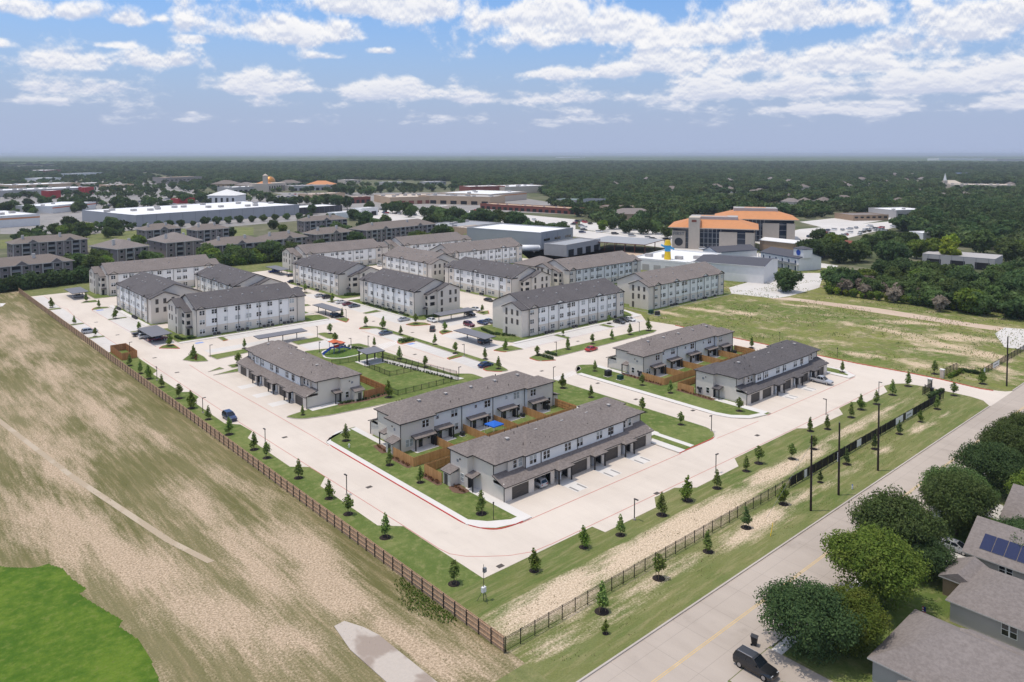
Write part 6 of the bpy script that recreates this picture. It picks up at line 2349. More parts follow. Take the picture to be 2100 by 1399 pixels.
HDG = leaf_cloud('hedge_bush', [(0, 0, 1.3, 1.3), (.9, .3, 1.6, 1.1), (-.8, -.2, 1.5, 1.1), (.2, .6, 2.2, 1.0)], 900, .30, 'leaf_deep', 15, 1.0, .2)
HDG2 = leaf_cloud('hedge_bush', [(0, 0, 1.3, 1.3), (.9, .3, 1.6, 1.1), (-.8, -.2, 1.5, 1.1)], 800, .30, 'leaf_bright', 16, 1.0, .2)


def hedge(where, p0, p1, n, meshes, s):
    for i in range(n):
        f = i / max(1, n - 1)
        x, y = p0[0] * (1 - f) + p1[0] * f + g.uniform(-.5, .5), p0[1] * (1 - f) + p1[1] * f + g.uniform(-.5, .5)
        tag(ob('hedge_bush', g.choice(meshes), None, (x, y, 0), g.uniform(0, 6), s * g.uniform(.85, 1.2)), 'dense bush in the hedge ' + where, 'bush', 'hedge ' + where)


hedge('behind the far end of the wooden fence', site(-60, 606), site(185, 578), 26, [HDG], 2.1)
hedge('between the grey complex and the far apartment blocks', site(430, 548), site(590, 535), 22, [HDG, HDG2, HDG], 2.0)
hedge('above the rear apartment block, before the warehouse', site(915, 500), site(1010, 492), 12, [HDG, HDG2], 1.9)


# ------------------------------------------------------------------ houses across the street
def house(label, parts, walls='brick_tan', roof='shingle_house', wins=(), slope=.5, eave=2.7, extra=None):
    """parts: list of (x0,x1,y0,y1,eave,gable?) wings under one roof"""
    t = thing('house', label, 'house', (0, 0, 0), 0, 'houses across the street')
    for i, (x0, x1, y0, y1, ez, gab) in enumerate(parts):
        w = MB()
        ez -= .0013 * i
        w.prism(rect(x0, x1, y0, y1), -.1, ez, walls if i == 0 else (extra or walls), top=False, bottom=False)
        if gab == 'gx':
            z = ez + slope * (y1 - y0) / 2
            for xx in (x0, x1):
                w.poly([(xx, y0, ez), (xx, y1, ez), (xx, (y0 + y1) / 2, z)], walls)
        if gab == 'gy':
            z = ez + slope * (x1 - x0) / 2
            for yy in (y0, y1):
                w.poly([(x0, yy, ez), (x1, yy, ez), ((x0 + x1) / 2, yy, z)], walls)
        w.build('wall', t)
        r = MB()
        o_ = .45
        hp = gab is None
        r.hip(x0 - o_, x1 + o_, y0 - o_, y1 + o_, ez + .08, slope, roof, 'trim_pale', .16, hp, hp)
        rf = r.build('roof', t)
        if i == 0:
            for q in range(3):
                v = MB()
                xx, yy = x0 + (x1 - x0) * (.25 + .25 * q), y0 + (y1 - y0) * .35
                zz = ez + slope * min(yy - y0 + o_, xx - x0 + o_)
                v.tube((xx, yy, zz - .3), (xx, yy, zz + .45), .08, .08, 6, 'stucco_grey')
                v.box(xx - .2, xx + .2, yy - .2, yy + .2, zz - .1, zz + .12, 'stucco_grey')
                v.build('roof_vent', rf)
    for (x, y, z, rz) in wins:
        window('twin', t, x, y, z, rz)
    return t


house('nearest house with brown shingle roof, bottom right corner', [(28.0, 41.0, -52, -31.6, 2.7, None), (33.4, 41.6, -60, -38, 2.75, 'gy')], 'stucco_grey')
house('house with long grey roof and brick front beside the flag lawn', [(46.9, 58.5, -62, -33.4, 2.75, None), (52.6, 58.3, -34.5, -30.6, 2.6, 'gx')], 'stucco_grey', wins=[(46.9, -40, 1.0, -HX), (46.9, -42.6, 1.0, -HX), (46.9, -46.5, 1.0, -HX)], extra='brick_tan')
hs = house('house carrying a row of blue solar panels', [(61.6, 73.5, -62, -30.6, 2.75, 'gy')], 'stucco_grey', extra='brick_tan', wins=[(61.6, -35.6, 1.2, -HX)])
house('dark red brick house at the right edge', [(77.0, 90, -60, -31.0, 2.8, 'gy')], 'brick_red', wins=[(77.0, -38, 1.0, -HX)])
house('house with a low tan roof at the bottom edge', [(20, 27.0, -52, -36.5, 2.6, 'gy')], 'stucco_grey', roof='shingle_tan')
sp = thing('solar_array', 'row of dark blue solar panels on the grey roof', 'solar panels', (0, 0, 0))
for i in range(9):
    y = -32.0 - i * 1.55
    mb = MB()
    sl = .5
    za, zb_ = 2.83 + sl * (62.45 - 61.15) + .1, 2.83 + sl * (65.0 - 61.15) + .1
    mb.slab_roof((62.45, y - 1.45, za), (65.0, y - 1.45, zb_), (65.0, y, zb_), (62.45, y, za), .05, 'solar_cell', 'steel_grey')
    mb.build('panel', sp)
for nm, q, mt in [('house_driveway', rect(16.0, 24.6, -36, -20.7), 'concrete_street'), ('house_driveway', rect(62.0, 68.5, -30.6, -20.7), 'concrete_lot'), ('house_driveway', rect(82.5, 89, -31, -20.7), 'concrete_lot'),
                  ('house_driveway', rect(53.2, 58, -30.4, -28.2), 'concrete_lot'), ('garden_walk', rect(41.6, 43.6, -40, -30.2), 'concrete_walk'), ('garden_walk', rect(50.6, 52.3, -34.6, -28.3), 'concrete_walk')]:
    sheet(nm, q, -.014, mt)
lawn([(25, -35), (46.4, -35), (46.4, -22.6), (25, -22.6)], .3, z=.0, kerb=False, name='front_lawn')
lawn([(46.5, -33.0), (61.4, -33.0), (61.4, -22.6), (46.5, -22.6)], .3, z=.001, kerb=False, name='front_lawn')
lawn([(68.6, -31), (82.4, -31), (82.4, -22.6), (68.6, -22.6)], .3, z=.002, kerb=False, name='front_lawn', mat='weed_green')
lawn([(13.0, -34), (15.6, -34), (15.9, -24), (13.4, -23.4)], .5, z=.0, kerb=False, name='front_lawn')
sheet('roadside_walk', [(-60, -22.4), (420, -22.4), (420, -21.0), (-60, -21.0)], -.024, 'concrete_walk')
t = thing('wheelie_bin', 'black wheelie bin at the kerb by the black SUV', 'bin', (*site(1547, 1323), 0), .3)
mb = MB()
mb.prism([(-.26, -.28), (.26, -.28), (.26, .28), (-.26, .28)], .12, .2, 'plastic_black')
for i in range(4):
    c = [(-1, -1), (1, -1), (1, 1), (-1, 1)]
    a, b_ = c[i], c[(i + 1) % 4]
    mb.poly([(a[0] * .26, a[1] * .28, .2), (b_[0] * .26, b_[1] * .28, .2), (b_[0] * .34, b_[1] * .38, 1.08), (a[0] * .34, a[1] * .38, 1.08)], 'plastic_black')
mb.build('body', t)
mb = MB()
mb.slab_roof((-.37, -.42, 1.12), (.37, -.42, 1.12), (.37, .44, 1.2), (-.37, .44, 1.2), .06, 'steel_dark', 'steel_dark')
mb.build('lid', t)
for s in (-1, 1):
    mb = MB()
    mb.tube((s * .26, .3, .12), (s * .32, .3, .12), .12, .12, 10, 'tyre')
    mb.build('wheel', t)
fp = site(1915, 1305)
t = thing('flag', 'small striped flag on a pole in the front garden', 'flag', (44.2, -31.0, 0))
mb = MB()
mb.tube((0, 0, 0), (0, 0, 2.0), .025, .02, 6, 'steel_grey')
mb.build('pole', t)
mb = MB()
for i in range(7):
    mb.box(.02, .05, -.45, 0, 1.95 - .16 * i - .15, 1.95 - .16 * i, 'flag_red' if i % 2 == 0 else 'sign_white')
mb.box(.015, .055, -.45, -.2, 1.35, 1.955, 'flag_blue')
mb.build('cloth', t)


# ------------------------------------------------------------------ grey apartment complex on the left
def grey_block(label, u0, v0, u1, v1, depth, floors=3, walls='wall_mauve', roof='shingle_tan', gables=2, chim=2):
    p, q = Vector(site(u0, v0)), Vector(site(u1, v1))
    d = q - p
    L = d.length
    t = thing('apartment_building', label, 'apartment building', (p.x, p.y, 0), math.atan2(d.y, d.x), 'older grey apartment buildings')
    H = floors * 2.9 + .3
    w = MB()
    w.prism(rect(0, L, 0, depth), -.1, H, walls, top=False, bottom=False)
    w.build('wall', t)
    r = MB()
    r.hip(-.8, L + .8, -.8, depth + .8, H, .40, roof, 'trim_pale', .3)
    for i in range(gables):
        xc = L * (i + .5) / gables
        z0, wd = H + .05, 2.6
        ap = z0 + wd * .75
        yb = (ap - H) / .40
        r.slab_roof((xc - wd, -1.1, z0), (xc, -1.1, ap), (xc, yb, ap), (xc - wd, yb, z0), .16, roof, 'trim_pale')
        r.slab_roof((xc, -1.1, ap), (xc + wd, -1.1, z0), (xc + wd, yb, z0), (xc, yb, ap), .16, roof, 'trim_pale')
        r.poly([(xc - wd + .3, -.9, z0), (xc + wd - .3, -.9, z0), (xc, -.9, ap - .15)], walls)
    rf = r.build('roof', t)
    for i in range(chim):
        c = MB()
        xc = L * (i + .3) / max(1, chim)
        c.box(xc - .6, xc + .6, depth * .3, depth * .3 + 1.2, H, H + 4.3, 'trim_pale')
        c.build('chimney', rf)
    n = max(2, int(L / 4.2))
    for i in range(n):
        xc = L * (i + .5) / n
        for fl in range(floors):
            z = fl * 2.9 + .35
            b = MB()
            if i % 3 == 1:
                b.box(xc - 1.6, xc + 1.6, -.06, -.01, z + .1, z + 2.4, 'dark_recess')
                b.box(xc - 1.7, xc + 1.7, -.9, -.06, z - .1, z + .06, 'trim_pale')
                b.box(xc - 1.7, xc + 1.7, -.9, -.84, z + .06, z + .95, 'steel_grey')
                b.build('balcony', t)
            else:
                b.box(xc - .9, xc + .9, -.07, -.01, z + .5, z + 2.0, 'trim_pale')
                b.box(xc - .78, xc + .78, -.09, -.06, z + .6, z + 1.9, 'glass_dark')
                b.build('window', t)
        s = MB()
        s.box(L * i / n - .15, L * i / n + .15, -.95 if i % 3 in (1, 2) else -.14, -.02, 0, H - .3, 'trim_pale')
        s.build('column', t)
    for i in range(2):
        for fl in range(floors):
            b = MB()
            b.box(-.08, -.01, depth * (.3 + .35 * i) - .7, depth * (.3 + .35 * i) + .7, fl * 2.9 + .9, fl * 2.9 + 2.3, 'glass_dark')
            b.build('window', t)
    return t


grey_block('grey complex block nearest the hedge at the left edge', -70, 596, 150, 572, 15, gables=3)
grey_block('long grey complex block behind the hedge-side one, gabled front', 28, 533, 180, 520, 14, gables=2)
grey_block('grey complex block with a hipped roof in the middle left', 242, 545, 305, 537, 26, gables=0, roof='shingle_house')
grey_block('mauve-grey block with two shuttered windows on its end', 342, 530, 414, 523, 26, gables=0, roof='shingle_house')
grey_block('mauve-grey block behind the one with shuttered windows', 300, 500, 372, 494, 16, gables=1)
grey_block('tan-roofed older block left of centre behind the far car park hedge', 440, 537, 548, 526, 16, gables=1)
grey_block('tan-roofed older block adjoining on the right, near the tall trees', 553, 524, 630, 514, 16, gables=1)
grey_block('small tan-roofed older block between the tall trees', 650, 510, 725, 502, 15, gables=1)
grey_block('long tan-roofed older block in front of the grey commercial roofs', 752, 500, 893, 484, 18, gables=2)
grey_block('grey gabled block behind the small tan-roofed one', 625, 478, 712, 472, 14, gables=1)
grey_block('grey older block half hidden behind trees, upper left', 405, 500, 470, 494, 15, gables=0)


# ------------------------------------------------------------------ commercial background: box buildings with parapets, openings, roof units
def box_store(label, u0, v0, u1, v1, depth, H, walls='stucco_tan', roof='roof_membrane', parapet=.8, band=None, doors=0, units=4, door_mat='dark_recess', name='store', cat='store', group='shops and warehouses beyond', win=0, dock=0):
    p, q = Vector(site(u0, v0)), Vector(site(u1, v1))
    d = q - p
    L = d.length
    t = thing(name, label, cat, (p.x, p.y, 0), math.atan2(d.y, d.x), group)
    w = MB()
    w.prism(rect(0, L, 0, depth), -.2, H, walls, top=False, bottom=False)
    w.box(-.05, L + .05, -.05, .35, H, H + parapet, walls)
    w.box(-.05, L + .05, depth - .35, depth + .05, H, H + parapet * .7, walls)
    w.box(-.05, .3, .35, depth - .35, H, H + parapet * .7, walls)
    w.box(L - .3, L + .05, .35, depth - .35, H, H + parapet * .7, walls)
    w.build('wall', t)
    r = MB()
    r.box(.3, L - .3, .35, depth - .35, H - .1, H + .05, roof)
    rf = r.build('roof', t)
    g_ = random.Random(int(u0 + v0))
    for i in range(units):
        a = MB()
        s = max(1.0, min(2.2, depth * .04))
        x, y = L * (i + .5) / units + g_.uniform(-2, 2), depth * g_.uniform(.2, .8)
        a.box(x - s, x + s, y - s * .7, y + s * .7, H + .05, H + .05 + s * .9, 'stucco_grey')
        a.build('roof_unit', rf)
    if band:
        b = MB()
        b.box(-.12, L + .12, -.14, -.06, H * .72, H * .86, band)
        b.build('wall_band', t)
    for i in range(doors):
        b = MB()
        xc = L * (i + .5) / doors
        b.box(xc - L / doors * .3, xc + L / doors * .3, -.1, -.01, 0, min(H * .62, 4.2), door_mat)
        b.build('shopfront', t)
    for i in range(win):
        b = MB()
        xc = L * (i + .5) / win
        b.box(xc - L / win * .28, xc + L / win * .28, -.08, -.01, H * .5, H * .5 + 1.5, 'glass_dark')
        b.build('window', t)
    for i in range(dock):
        b = MB()
        xc = L * (i + .5) / dock
        b.box(xc - .12, xc + .12, -.1, -.01, 0, H, 'steel_grey')
        b.build('panel_joint', t)
    return t


box_store('long white-roofed warehouse store left of centre', 279, 466, 614, 440, 95, 9.5, 'panel_grey', units=16, dock=14, parapet=.5)
box_store('white-roofed garden shed wing at the right end of the white warehouse', 616, 440, 702, 434, 34, 6, 'steel_dark', units=0, dock=8)
box_store('white-roofed restaurant store behind the trees, far left', 108, 438, 197, 428, 40, 7, 'wall_white', band='plastic_orange', units=3)
box_store('home-improvement style store at the far left edge with an orange stripe', -60, 472, 82, 462, 70, 9, 'wall_white', band='clay_tile', units=4)
box_store('long flat tan and grey store with two red corners, far left', -30, 406, 195, 396, 60, 8.5, 'stucco_grey', 'roof_membrane', units=12)
box_store('dark red block on the corner of the long far-left store', 101, 408, 125, 406.5, 14, 10.5, 'red_paint', units=0, parapet=.3)
box_store('second dark red block on the far end of the long far-left store', 174, 398, 193, 397, 14, 10, 'red_paint', units=0, parapet=.3)
box_store('tan flat-roofed store behind the long far-left store', 33, 392, 165, 386, 60, 9, 'stucco_tan', units=6)
box_store('small dark red restaurant in the left car park', 366, 418, 400, 416, 16, 5.5, 'red_paint', units=1)
box_store('dark red kiosk at the left edge car park', 10, 434, 34, 432.5, 12, 5.5, 'red_paint', units=0)
box_store('pale office block with grey roof, upper left', 150, 364, 212, 361, 40, 9, 'wall_white', 'panel_grey', win=8, units=3)
box_store('red-cornered store in the haze, upper left', 95, 356, 125, 354, 60, 9, 'rust_red', units=2)
box_store('brown horizontal office block before the forest, left', 340, 377, 415, 374, 40, 12, 'wall_greige', 'stucco_tan', win=9, units=2)
box_store('low white strip mall in the upper left', 80, 372, 126, 370, 40, 6, 'wall_white', units=3)
box_store('cream shop with brown front in the left car park', 222, 387, 275, 385, 30, 6, 'stucco_tan', doors=4, units=3)
box_store('low pale strip mall, far left horizon side', 165, 384, 220, 381, 30, 6, 'stone_cream', units=3, win=6)
box_store('pale grey shop row behind the white warehouse', 478, 396, 560, 392, 40, 8, 'stucco_grey', 'wall_white', units=5, doors=8)
box_store('grey shop row right of the domed building', 600, 392, 690, 389, 40, 7.5, 'stucco_grey', 'stucco_grey', units=4, doors=8)
box_store('brick-fronted shop left of the shopping centre', 708, 418, 760, 416, 26, 7, 'rust_red', 'stone_cream', doors=5, units=4)
box_store('tan flat shop behind the brick-fronted one', 640, 410, 708, 406, 30, 6.5, 'stucco_tan', 'stone_cream', units=5)
box_store('tan shopping-centre wing with arches behind the dark oaks', 800, 420, 1000, 414, 70, 8, 'stucco_tan', 'stone_cream', doors=12, units=14, door_mat='rust_red')
box_store('tan shopping-centre front with a raised entrance, centre', 858, 417, 1005, 421, 46, 9, 'stucco_tan', 'stucco_grey', doors=7, units=10)
box_store('dark red upper block on the shopping centre', 965, 399, 1036, 397, 40, 11, 'rust_red', 'wall_white', units=2)
box_store('large white-roofed store behind the shopping centre', 1008, 416, 1080, 409, 80, 10, 'stone_cream', units=4, band='clay_tile')
box_store('second white roof beside the large white-roofed store', 1035, 398, 1125, 394, 60, 10, 'stone_cream', units=6)
box_store('low tan strip along the shopping-centre car park, right', 985, 428, 1180, 440, 20, 5, 'rust_red', 'stucco_tan', units=10, doors=16)
box_store('row of pale low shops before the forest, centre', 785, 381, 832, 380, 30, 6, 'stucco_grey', 'wall_white', units=2, doors=6)
box_store('pale colonnaded office before the forest, centre left', 708, 377, 740, 376, 30, 7, 'stone_cream', 'wall_white', units=1, win=5)
box_store('low white office before the forest, centre right', 875, 380, 915, 379, 30, 6, 'stucco_grey', 'wall_white', units=1, win=5)
box_store('cream cube building beside the dark tree clump, centre', 907, 440, 932, 438, 14, 7.5, 'stone_cream', win=4, units=0)
box_store('white and teal petrol-station shop in the middle distance', 742, 444, 775, 441, 14, 7, 'wall_white', 'wall_white', doors=2, units=0)
box_store('low white petrol-station canopy building', 690, 448, 742, 444, 14, 4.5, 'plastic_white', units=0)
box_store('grey low industrial roof behind the warehouse with grey panels', 950, 484, 1030, 474, 40, 6, 'stucco_grey', 'panel_grey', units=5, doors=3, door_mat='steel_dark')
box_store('tan workshop with loading doors beside the grey warehouse', 976, 488, 1020, 483, 24, 6.2, 'stucco_tan', 'stone_cream', doors=4, units=0, parapet=.3)
gw = box_store('grey panel warehouse with brilliant white roof behind the apartment blocks', 1110, 512, 1175, 500, 60, 10, 'panel_grey', units=0, win=3, dock=3, parapet=1.0)
box_store('grey workshop with four open bay doors', 1162, 527, 1231, 513, 16, 6.3, 'stucco_grey', 'panel_grey', doors=4, units=0)
box_store('white-roofed restaurant with rooftop units beside the inflatable figure', 1408, 564, 1432, 569, 46, 5.5, 'wall_white', units=4, parapet=1.2)
box_store('white restaurant front with red seating and awnings', 1290, 551, 1408, 563, 46, 5.2, 'wall_white', units=4, parapet=1.0, doors=5, door_mat='stucco_grey')
box_store('long pale metal shed with dark doors at the right edge', 1891, 543, 2040, 556, 22, 6, 'stucco_grey', 'stucco_grey', doors=3, units=0, parapet=.2, dock=6)
box_store('low white shed roof in the right-hand trees', 1893, 493, 1932, 492, 14, 4.5, 'wall_white', units=1)
box_store('brown-roofed brick office beyond the car park, right', 1750, 453, 1822, 452, 30, 4.5, 'brick_tan', 'shingle_house', units=0, win=6)
box_store('white-roofed modern office with dark porch, right', 1838, 448, 1908, 446, 36, 7, 'stucco_grey', units=3, doors=4)
box_store('far white arena in the haze at the right horizon', 1925, 332, 2035, 332, 160, 26, 'wall_white', units=0)
box_store('second far pale hall at the right horizon', 2045, 333, 2120, 333, 160, 24, 'stucco_grey', units=0)
box_store('far white hall on the horizon, centre left', 782, 320.5, 830, 320.3, 200, 40, 'wall_white', units=0)
box_store('far white roofs on the horizon right of centre', 1160, 325.2, 1200, 325, 200, 16, 'wall_white', units=0)
box_store('long pale school roof beyond the trees, right', 1950, 389, 2085, 391, 60, 8, 'stone_cream', 'stone_cream', units=8, win=12)
box_store('blue-roofed hall beyond the trees, right', 1965, 363, 2010, 363, 60, 9, 'stucco_grey', 'plastic_blue', units=1)
box_store('tan flat school block in the far right trees', 1900, 363, 1950, 362, 50, 8, 'stone_cream', units=3)
box_store('strip of brown-roofed shops by the road, right of centre', 1230, 436, 1300, 438, 24, 6, 'stucco_tan', 'shingle_house', units=0, win=6)
box_store('grey shop with green roof behind the road trees', 1133, 420, 1180, 422, 30, 6, 'stucco_grey', 'roof_green', units=1, doors=4)
box_store('dark grey two-storey office among the road trees', 1196, 426, 1232, 427, 20, 9, 'panel_grey', 'shingle_dark', units=0, win=5)


# white warehouse with charcoal roof and the motel
def gable_shed(label, pA, pB, depth, H, rise, walls, roof, name='warehouse', cat='warehouse', fascia='wall_white'):
    p, q = Vector(pA), Vector(pB)
    d = q - p
    L = d.length
    t = thing(name, label, cat, (p.x, p.y, 0), math.atan2(d.y, d.x), 'shops and warehouses beyond')
    w = MB()
    w.prism(rect(0, L, 0, depth), -.1, H, walls, top=False, bottom=False)
    for xx in (0, L):
        w.poly([(xx, 0, H), (xx, depth, H), (xx, depth / 2, H + rise)], walls)
    w.build('wall', t)
    r = MB()
    s = rise / (depth / 2)
    r.slab_roof((-.5, -.5, H - .5 * s + .1), (L + .5, -.5, H - .5 * s + .1), (L + .5, depth / 2, H + rise + .1), (-.5, depth / 2, H + rise + .1), .3, roof, fascia)
    r.slab_roof((L + .5, depth + .5, H - .5 * s + .1), (-.5, depth + .5, H - .5 * s + .1), (-.5, depth / 2, H + rise + .1), (L + .5, depth / 2, H + rise + .1), .3, roof, fascia)
    r.build('roof', t)
    return t, L


gable_shed('white warehouse with a charcoal low-pitch roof beside the dusty yard', site(1425, 570), site(1566, 582), 30, 8.0, 1.6, 'wall_white', 'roof_navy')
mo, mL = gable_shed('two-storey motel with dark roof and blue trim', site(1560, 541), site(1638, 556), 15, 6.6, 2.4, 'wall_white', 'roof_navy', 'motel', 'motel', 'navy_trim')
for i in range(6):
    for fl in range(2):
        mb = MB()
        mb.box(mL * (i + .5) / 6 - .5, mL * (i + .5) / 6 + .5, -.06, -.01, fl * 3.0 + .1, fl * 3.0 + 2.2, 'navy_trim')
        mb.build('door', mo)
mb = MB()
mb.box(0, mL, -1.6, -.01, 2.9, 3.05, 'stucco_grey')
mb.box(0, mL, -1.6, -1.5, 3.05, 4.0, 'steel_grey')
mb.build('gallery', mo)
for i in range(7):
    mb = MB()
    mb.box(mL * i / 6 - .12, mL * i / 6 + .12, -1.6, -1.4, 0, 6.3, 'wall_white')
    mb.build('column', mo)
mb = MB()
mb.box(mL - 6, mL + 1, 2, 8, 6.6, 11.2, 'wall_white')
mb.hip(mL - 6.4, mL + 1.4, 1.6, 8.4, 11.2, .35, 'roof_navy', 'navy_trim')
tw = mb.build('sign_tower', mo)
mb = MB()
mb.tube((mL - 2.5, 1.9, 9.2), (mL - 2.5, 2.0, 9.2), 1.5, 1.5, 16, 'plastic_blue')
mb.build('round_sign', tw)
gable_shed('dark-roofed motel wing behind the white warehouse', site(1470, 540), site(1552, 534), 12, 6.2, 2.2, 'wall_white', 'roof_navy', 'motel_wing', 'motel', 'navy_trim')
gable_shed('brick strip building with a terracotta canopy, right of the bank', site(1558, 513), site(1628, 521), 12, 6.5, 1.2, 'brick_tan', 'wall_white', 'shop_building', 'store')
gable_shed('white cottage with faded red roof among the trees', site(1722, 522), site(1760, 526), 14, 4.5, 3.5, 'wall_white', 'rust_red', 'cottage', 'house')

# open steel shade roof
sA, sB = Vector(site(1200, 512)), Vector(site(1322, 521))
d = sB - sA
t = thing('shade_roof', 'large flat pale-blue metal canopy on steel posts by the road', 'canopy', (sA.x, sA.y, 0), math.atan2(d.y, d.x))
mb = MB()
mb.box(0, d.length, 0, 34, 5.2, 5.6, 'rust_red', 'panel_grey')
mb.build('roof', t)
for i in range(7):
    for y in (.4, 17, 33.4):
        mb = MB()
        mb.box(d.length * i / 6 - .12, d.length * i / 6 + .12, y - .12, y + .12, 0, 5.2, 'rust_red')
        mb.build('post', t)


# bank with clay tile roofs
def bank(label, u0, v0, u1, v1, depth, H, tower=False):
    p, q = Vector(site(u0, v0)), Vector(site(u1, v1))
    d = q - p
    L = d.length
    t = thing('bank_building', label, 'bank', (p.x, p.y, 0), math.atan2(d.y, d.x), 'bank with orange roofs')
    w = MB()
    w.prism(rect(0, L, 0, depth), -.1, H, 'glass_blue', top=False, bottom=False)
    w.build('glass_wall', t)
    for (a, c) in ((-.01, .16), (.58, .80), (.9, 1.01)):
        b = MB()
        b.box(L * a, L * c, -1.0, depth * .3, 0, H * .82, 'stone_cream')
        b.build('stone_pier', t)
    for i in range(9):
        b = MB()
        x = L * (.18 + .42 * i / 8)
        b.box(x - .25, x + .25, -.5, -.02, 0, H - .2, 'steel_grey')
        b.build('mullion', t)
    for i in range(3):
        b = MB()
        b.box(L * .16, L * .9, -.12, -.03, H * (.25 + .25 * i), H * (.25 + .25 * i) + .35, 'steel_grey')
        b.build('floor_band', t)
    for s in (depth * .12, depth * .7):
        b = MB()
        b.box(L - .02, L + 1.0, s, s + depth * .2, 0, H * .82, 'stone_cream')
        b.build('stone_pier', t)
    r = MB()
    r.hip(-3, L + 3, -3, depth + 3, H, .33, 'clay_tile', 'stone_cream', .5)
    r.box(L * .2, L * .8, depth * .3, depth * .7, H + 2, H + depth * .165 + .6, 'stucco_grey')
    r.build('roof', t)
    if tower:
        b = MB()
        b.box(L * .20, L * .34, -3.2, 8, 0, H + 6.5, 'stone_cream')
        tw_ = b.build('tower', t)
        b = MB()
        b.box(L * .24, L * .30, -3.3, -3.21, H + 3.6, H + 5.0, 'rust_red')
        b.build('emblem', tw_)
        cu = bpy.data.curves.new('sign_letters', 'FONT')
        cu.body = 'FIRST'
        cu.size = 3.0
        cu.extrude = .12
        cu.align_x = 'CENTER'
        o = ob('sign_letters', cu, t, (L * .075, -1.14, H * .62))
        o.rotation_euler = (R(90), 0, 0)
        cu.materials.append(M['sign_print'])
        bpy.context.view_layer.update()
        me_ = bpy.data.meshes.new_from_object(o.evaluated_get(bpy.context.evaluated_depsgraph_get()))
        o2 = ob('sign_letters', me_, t, o.location)
        o2.rotation_euler = (R(90), 0, 0)
        bpy.data.objects.remove(o)
        o2.name = 'sign_letters'
        b = MB()
        b.tube((L * .075, -1.1, H * .3), (L * .075, -1.0, H * .3), 2.6, 2.6, 20, 'steel_dark')
        b.build('arched_window', t)
    return t


bank('bank office with orange tiled roof and a pale tower', 1380, 508, 1545, 514, 34, 13.5, True)
bank('second bank wing with orange tiled roof, behind on the right', 1476, 493, 1628, 497, 36, 15.5)

# domed building and pitched civic roofs on the left
dp = site(556, 392)
t = thing('domed_building', 'pale building with a copper dome and slim tower, far left', 'building', (*dp, 0), .72)
mb = MB()
mb.prism(rect(-32, 34, -10, 22), -.1, 13, 'stone_cream')
mb.build('wall', t)
mb = MB()
for i in range(6):
    a0, a1 = i * math.pi / 12, (i + 1) * math.pi / 12
    mb.tube((4, 4, 15 + 9 * math.sin(a0)), (4, 4, 15 + 9 * math.sin(a1)), 9 * math.cos(a0), max(.05, 9 * math.cos(a1)), 20, 'copper', False)
mb.build('dome', t, smooth=True)
mb = MB()
mb.box(-30, -24, -6, 0, 13, 26, 'stone_cream')
mb.hip(-30.5, -23.5, -6.5, .5, 26, .8, 'stone_cream', 'stone_cream')
mb.build('tower', t)
for i in range(7):
    mb = MB()
    mb.box(-28 + i * 9, -24 + i * 9, -10.1, -10.01, 2, 9, 'glass_dark')
    mb.build('window', t)
mb = MB()
mb.hip(-20, -6, -6, 16, 13, .5, 'clay_tile', 'stone_cream')
mb.build('roof', t)
for (u, v, w, dd, h, wl, rf_, lb) in [(655, 388, 44, 30, 8, 'stucco_tan', 'clay_tile', 'civic building with an orange-red hipped roof, left of centre'), (458, 388, 40, 30, 9, 'stucco_tan', 'shingle_tan', 'tan building with hipped roofs before the forest, left'),
                                      (590, 384, 36, 24, 8, 'stone_cream', 'shingle_tan', 'cream building with tan roof right of the dome'), (500, 390, 30, 24, 8, 'stucco_tan', 'shingle_house', 'small pitched-roof building left of the dome'),
                                      (1300, 450, 40, 22, 5, 'stucco_tan', 'shingle_house', 'long brown-roofed bank by the road trees, centre right'), (455, 418, 34, 34, 10, 'wall_white', 'wall_white', 'white pyramid roof rising behind the white warehouse')]:
    x, y = site(u, v)
    t = thing('pitched_building', lb, 'building', (x, y, 0), R(-42))
    mb = MB()
    mb.prism(rect(-w / 2, w / 2, 0, dd), -.1, h, wl, top=False)
    mb.build('wall', t)
    mb = MB()
    mb.hip(-w / 2 - 1, w / 2 + 1, -1, dd + 1, h, .38, rf_, wl, .4)
    mb.build('roof', t)
    for i in range(5):
        mb = MB()
        mb.box(-w / 2 + w * (i + .3) / 5, -w / 2 + w * (i + .7) / 5, -.1, -.01, 1, h * .7, 'glass_dark')
        mb.build('window', t)
# church with a spire
x, y = site(1944, 385)
t = thing('church', 'cream church with a slim white spire far right', 'church', (x, y, 0), R(-42))
mb = MB()
mb.prism(rect(-8, 24, 0, 16), -.1, 8, 'stone_cream', top=False)
mb.hip(-8.6, 24.6, -.6, 16.6, 8, .6, 'stone_cream', 'wall_white')
mb.build('nave', t)
mb = MB()
mb.box(-8.1, -2, -2, 4, 0, 13, 'stone_cream')
mb.tube((-5, 1, 13), (-5, 1, 26), 3, .1, 8, 'wall_white')
mb.build('spire', t)
# gas tank
x, y = site(1082, 517)
t = thing('gas_tank', 'white horizontal gas tank behind the brown-roofed block', 'tank', (x, y, 0), R(-42))
mb = MB()
mb.tube((-7, 0, 2.4), (7, 0, 2.4), 2.0, 2.0, 18, 'tank_white')
mb.tube((7, 0, 2.4), (7.9, 0, 2.4), 2.0, 1.1, 18, 'tank_white')
mb.tube((-7.9, 0, 2.4), (-7, 0, 2.4), 1.1, 2.0, 18, 'tank_white')
mb.build('vessel', t, smooth=True)
for xx in (-4, 4):
    mb = MB()
    mb.box(xx - .4, xx + .4, -1.6, 1.6, 0, .8, 'concrete_kerb')
    mb.build('saddle', t)
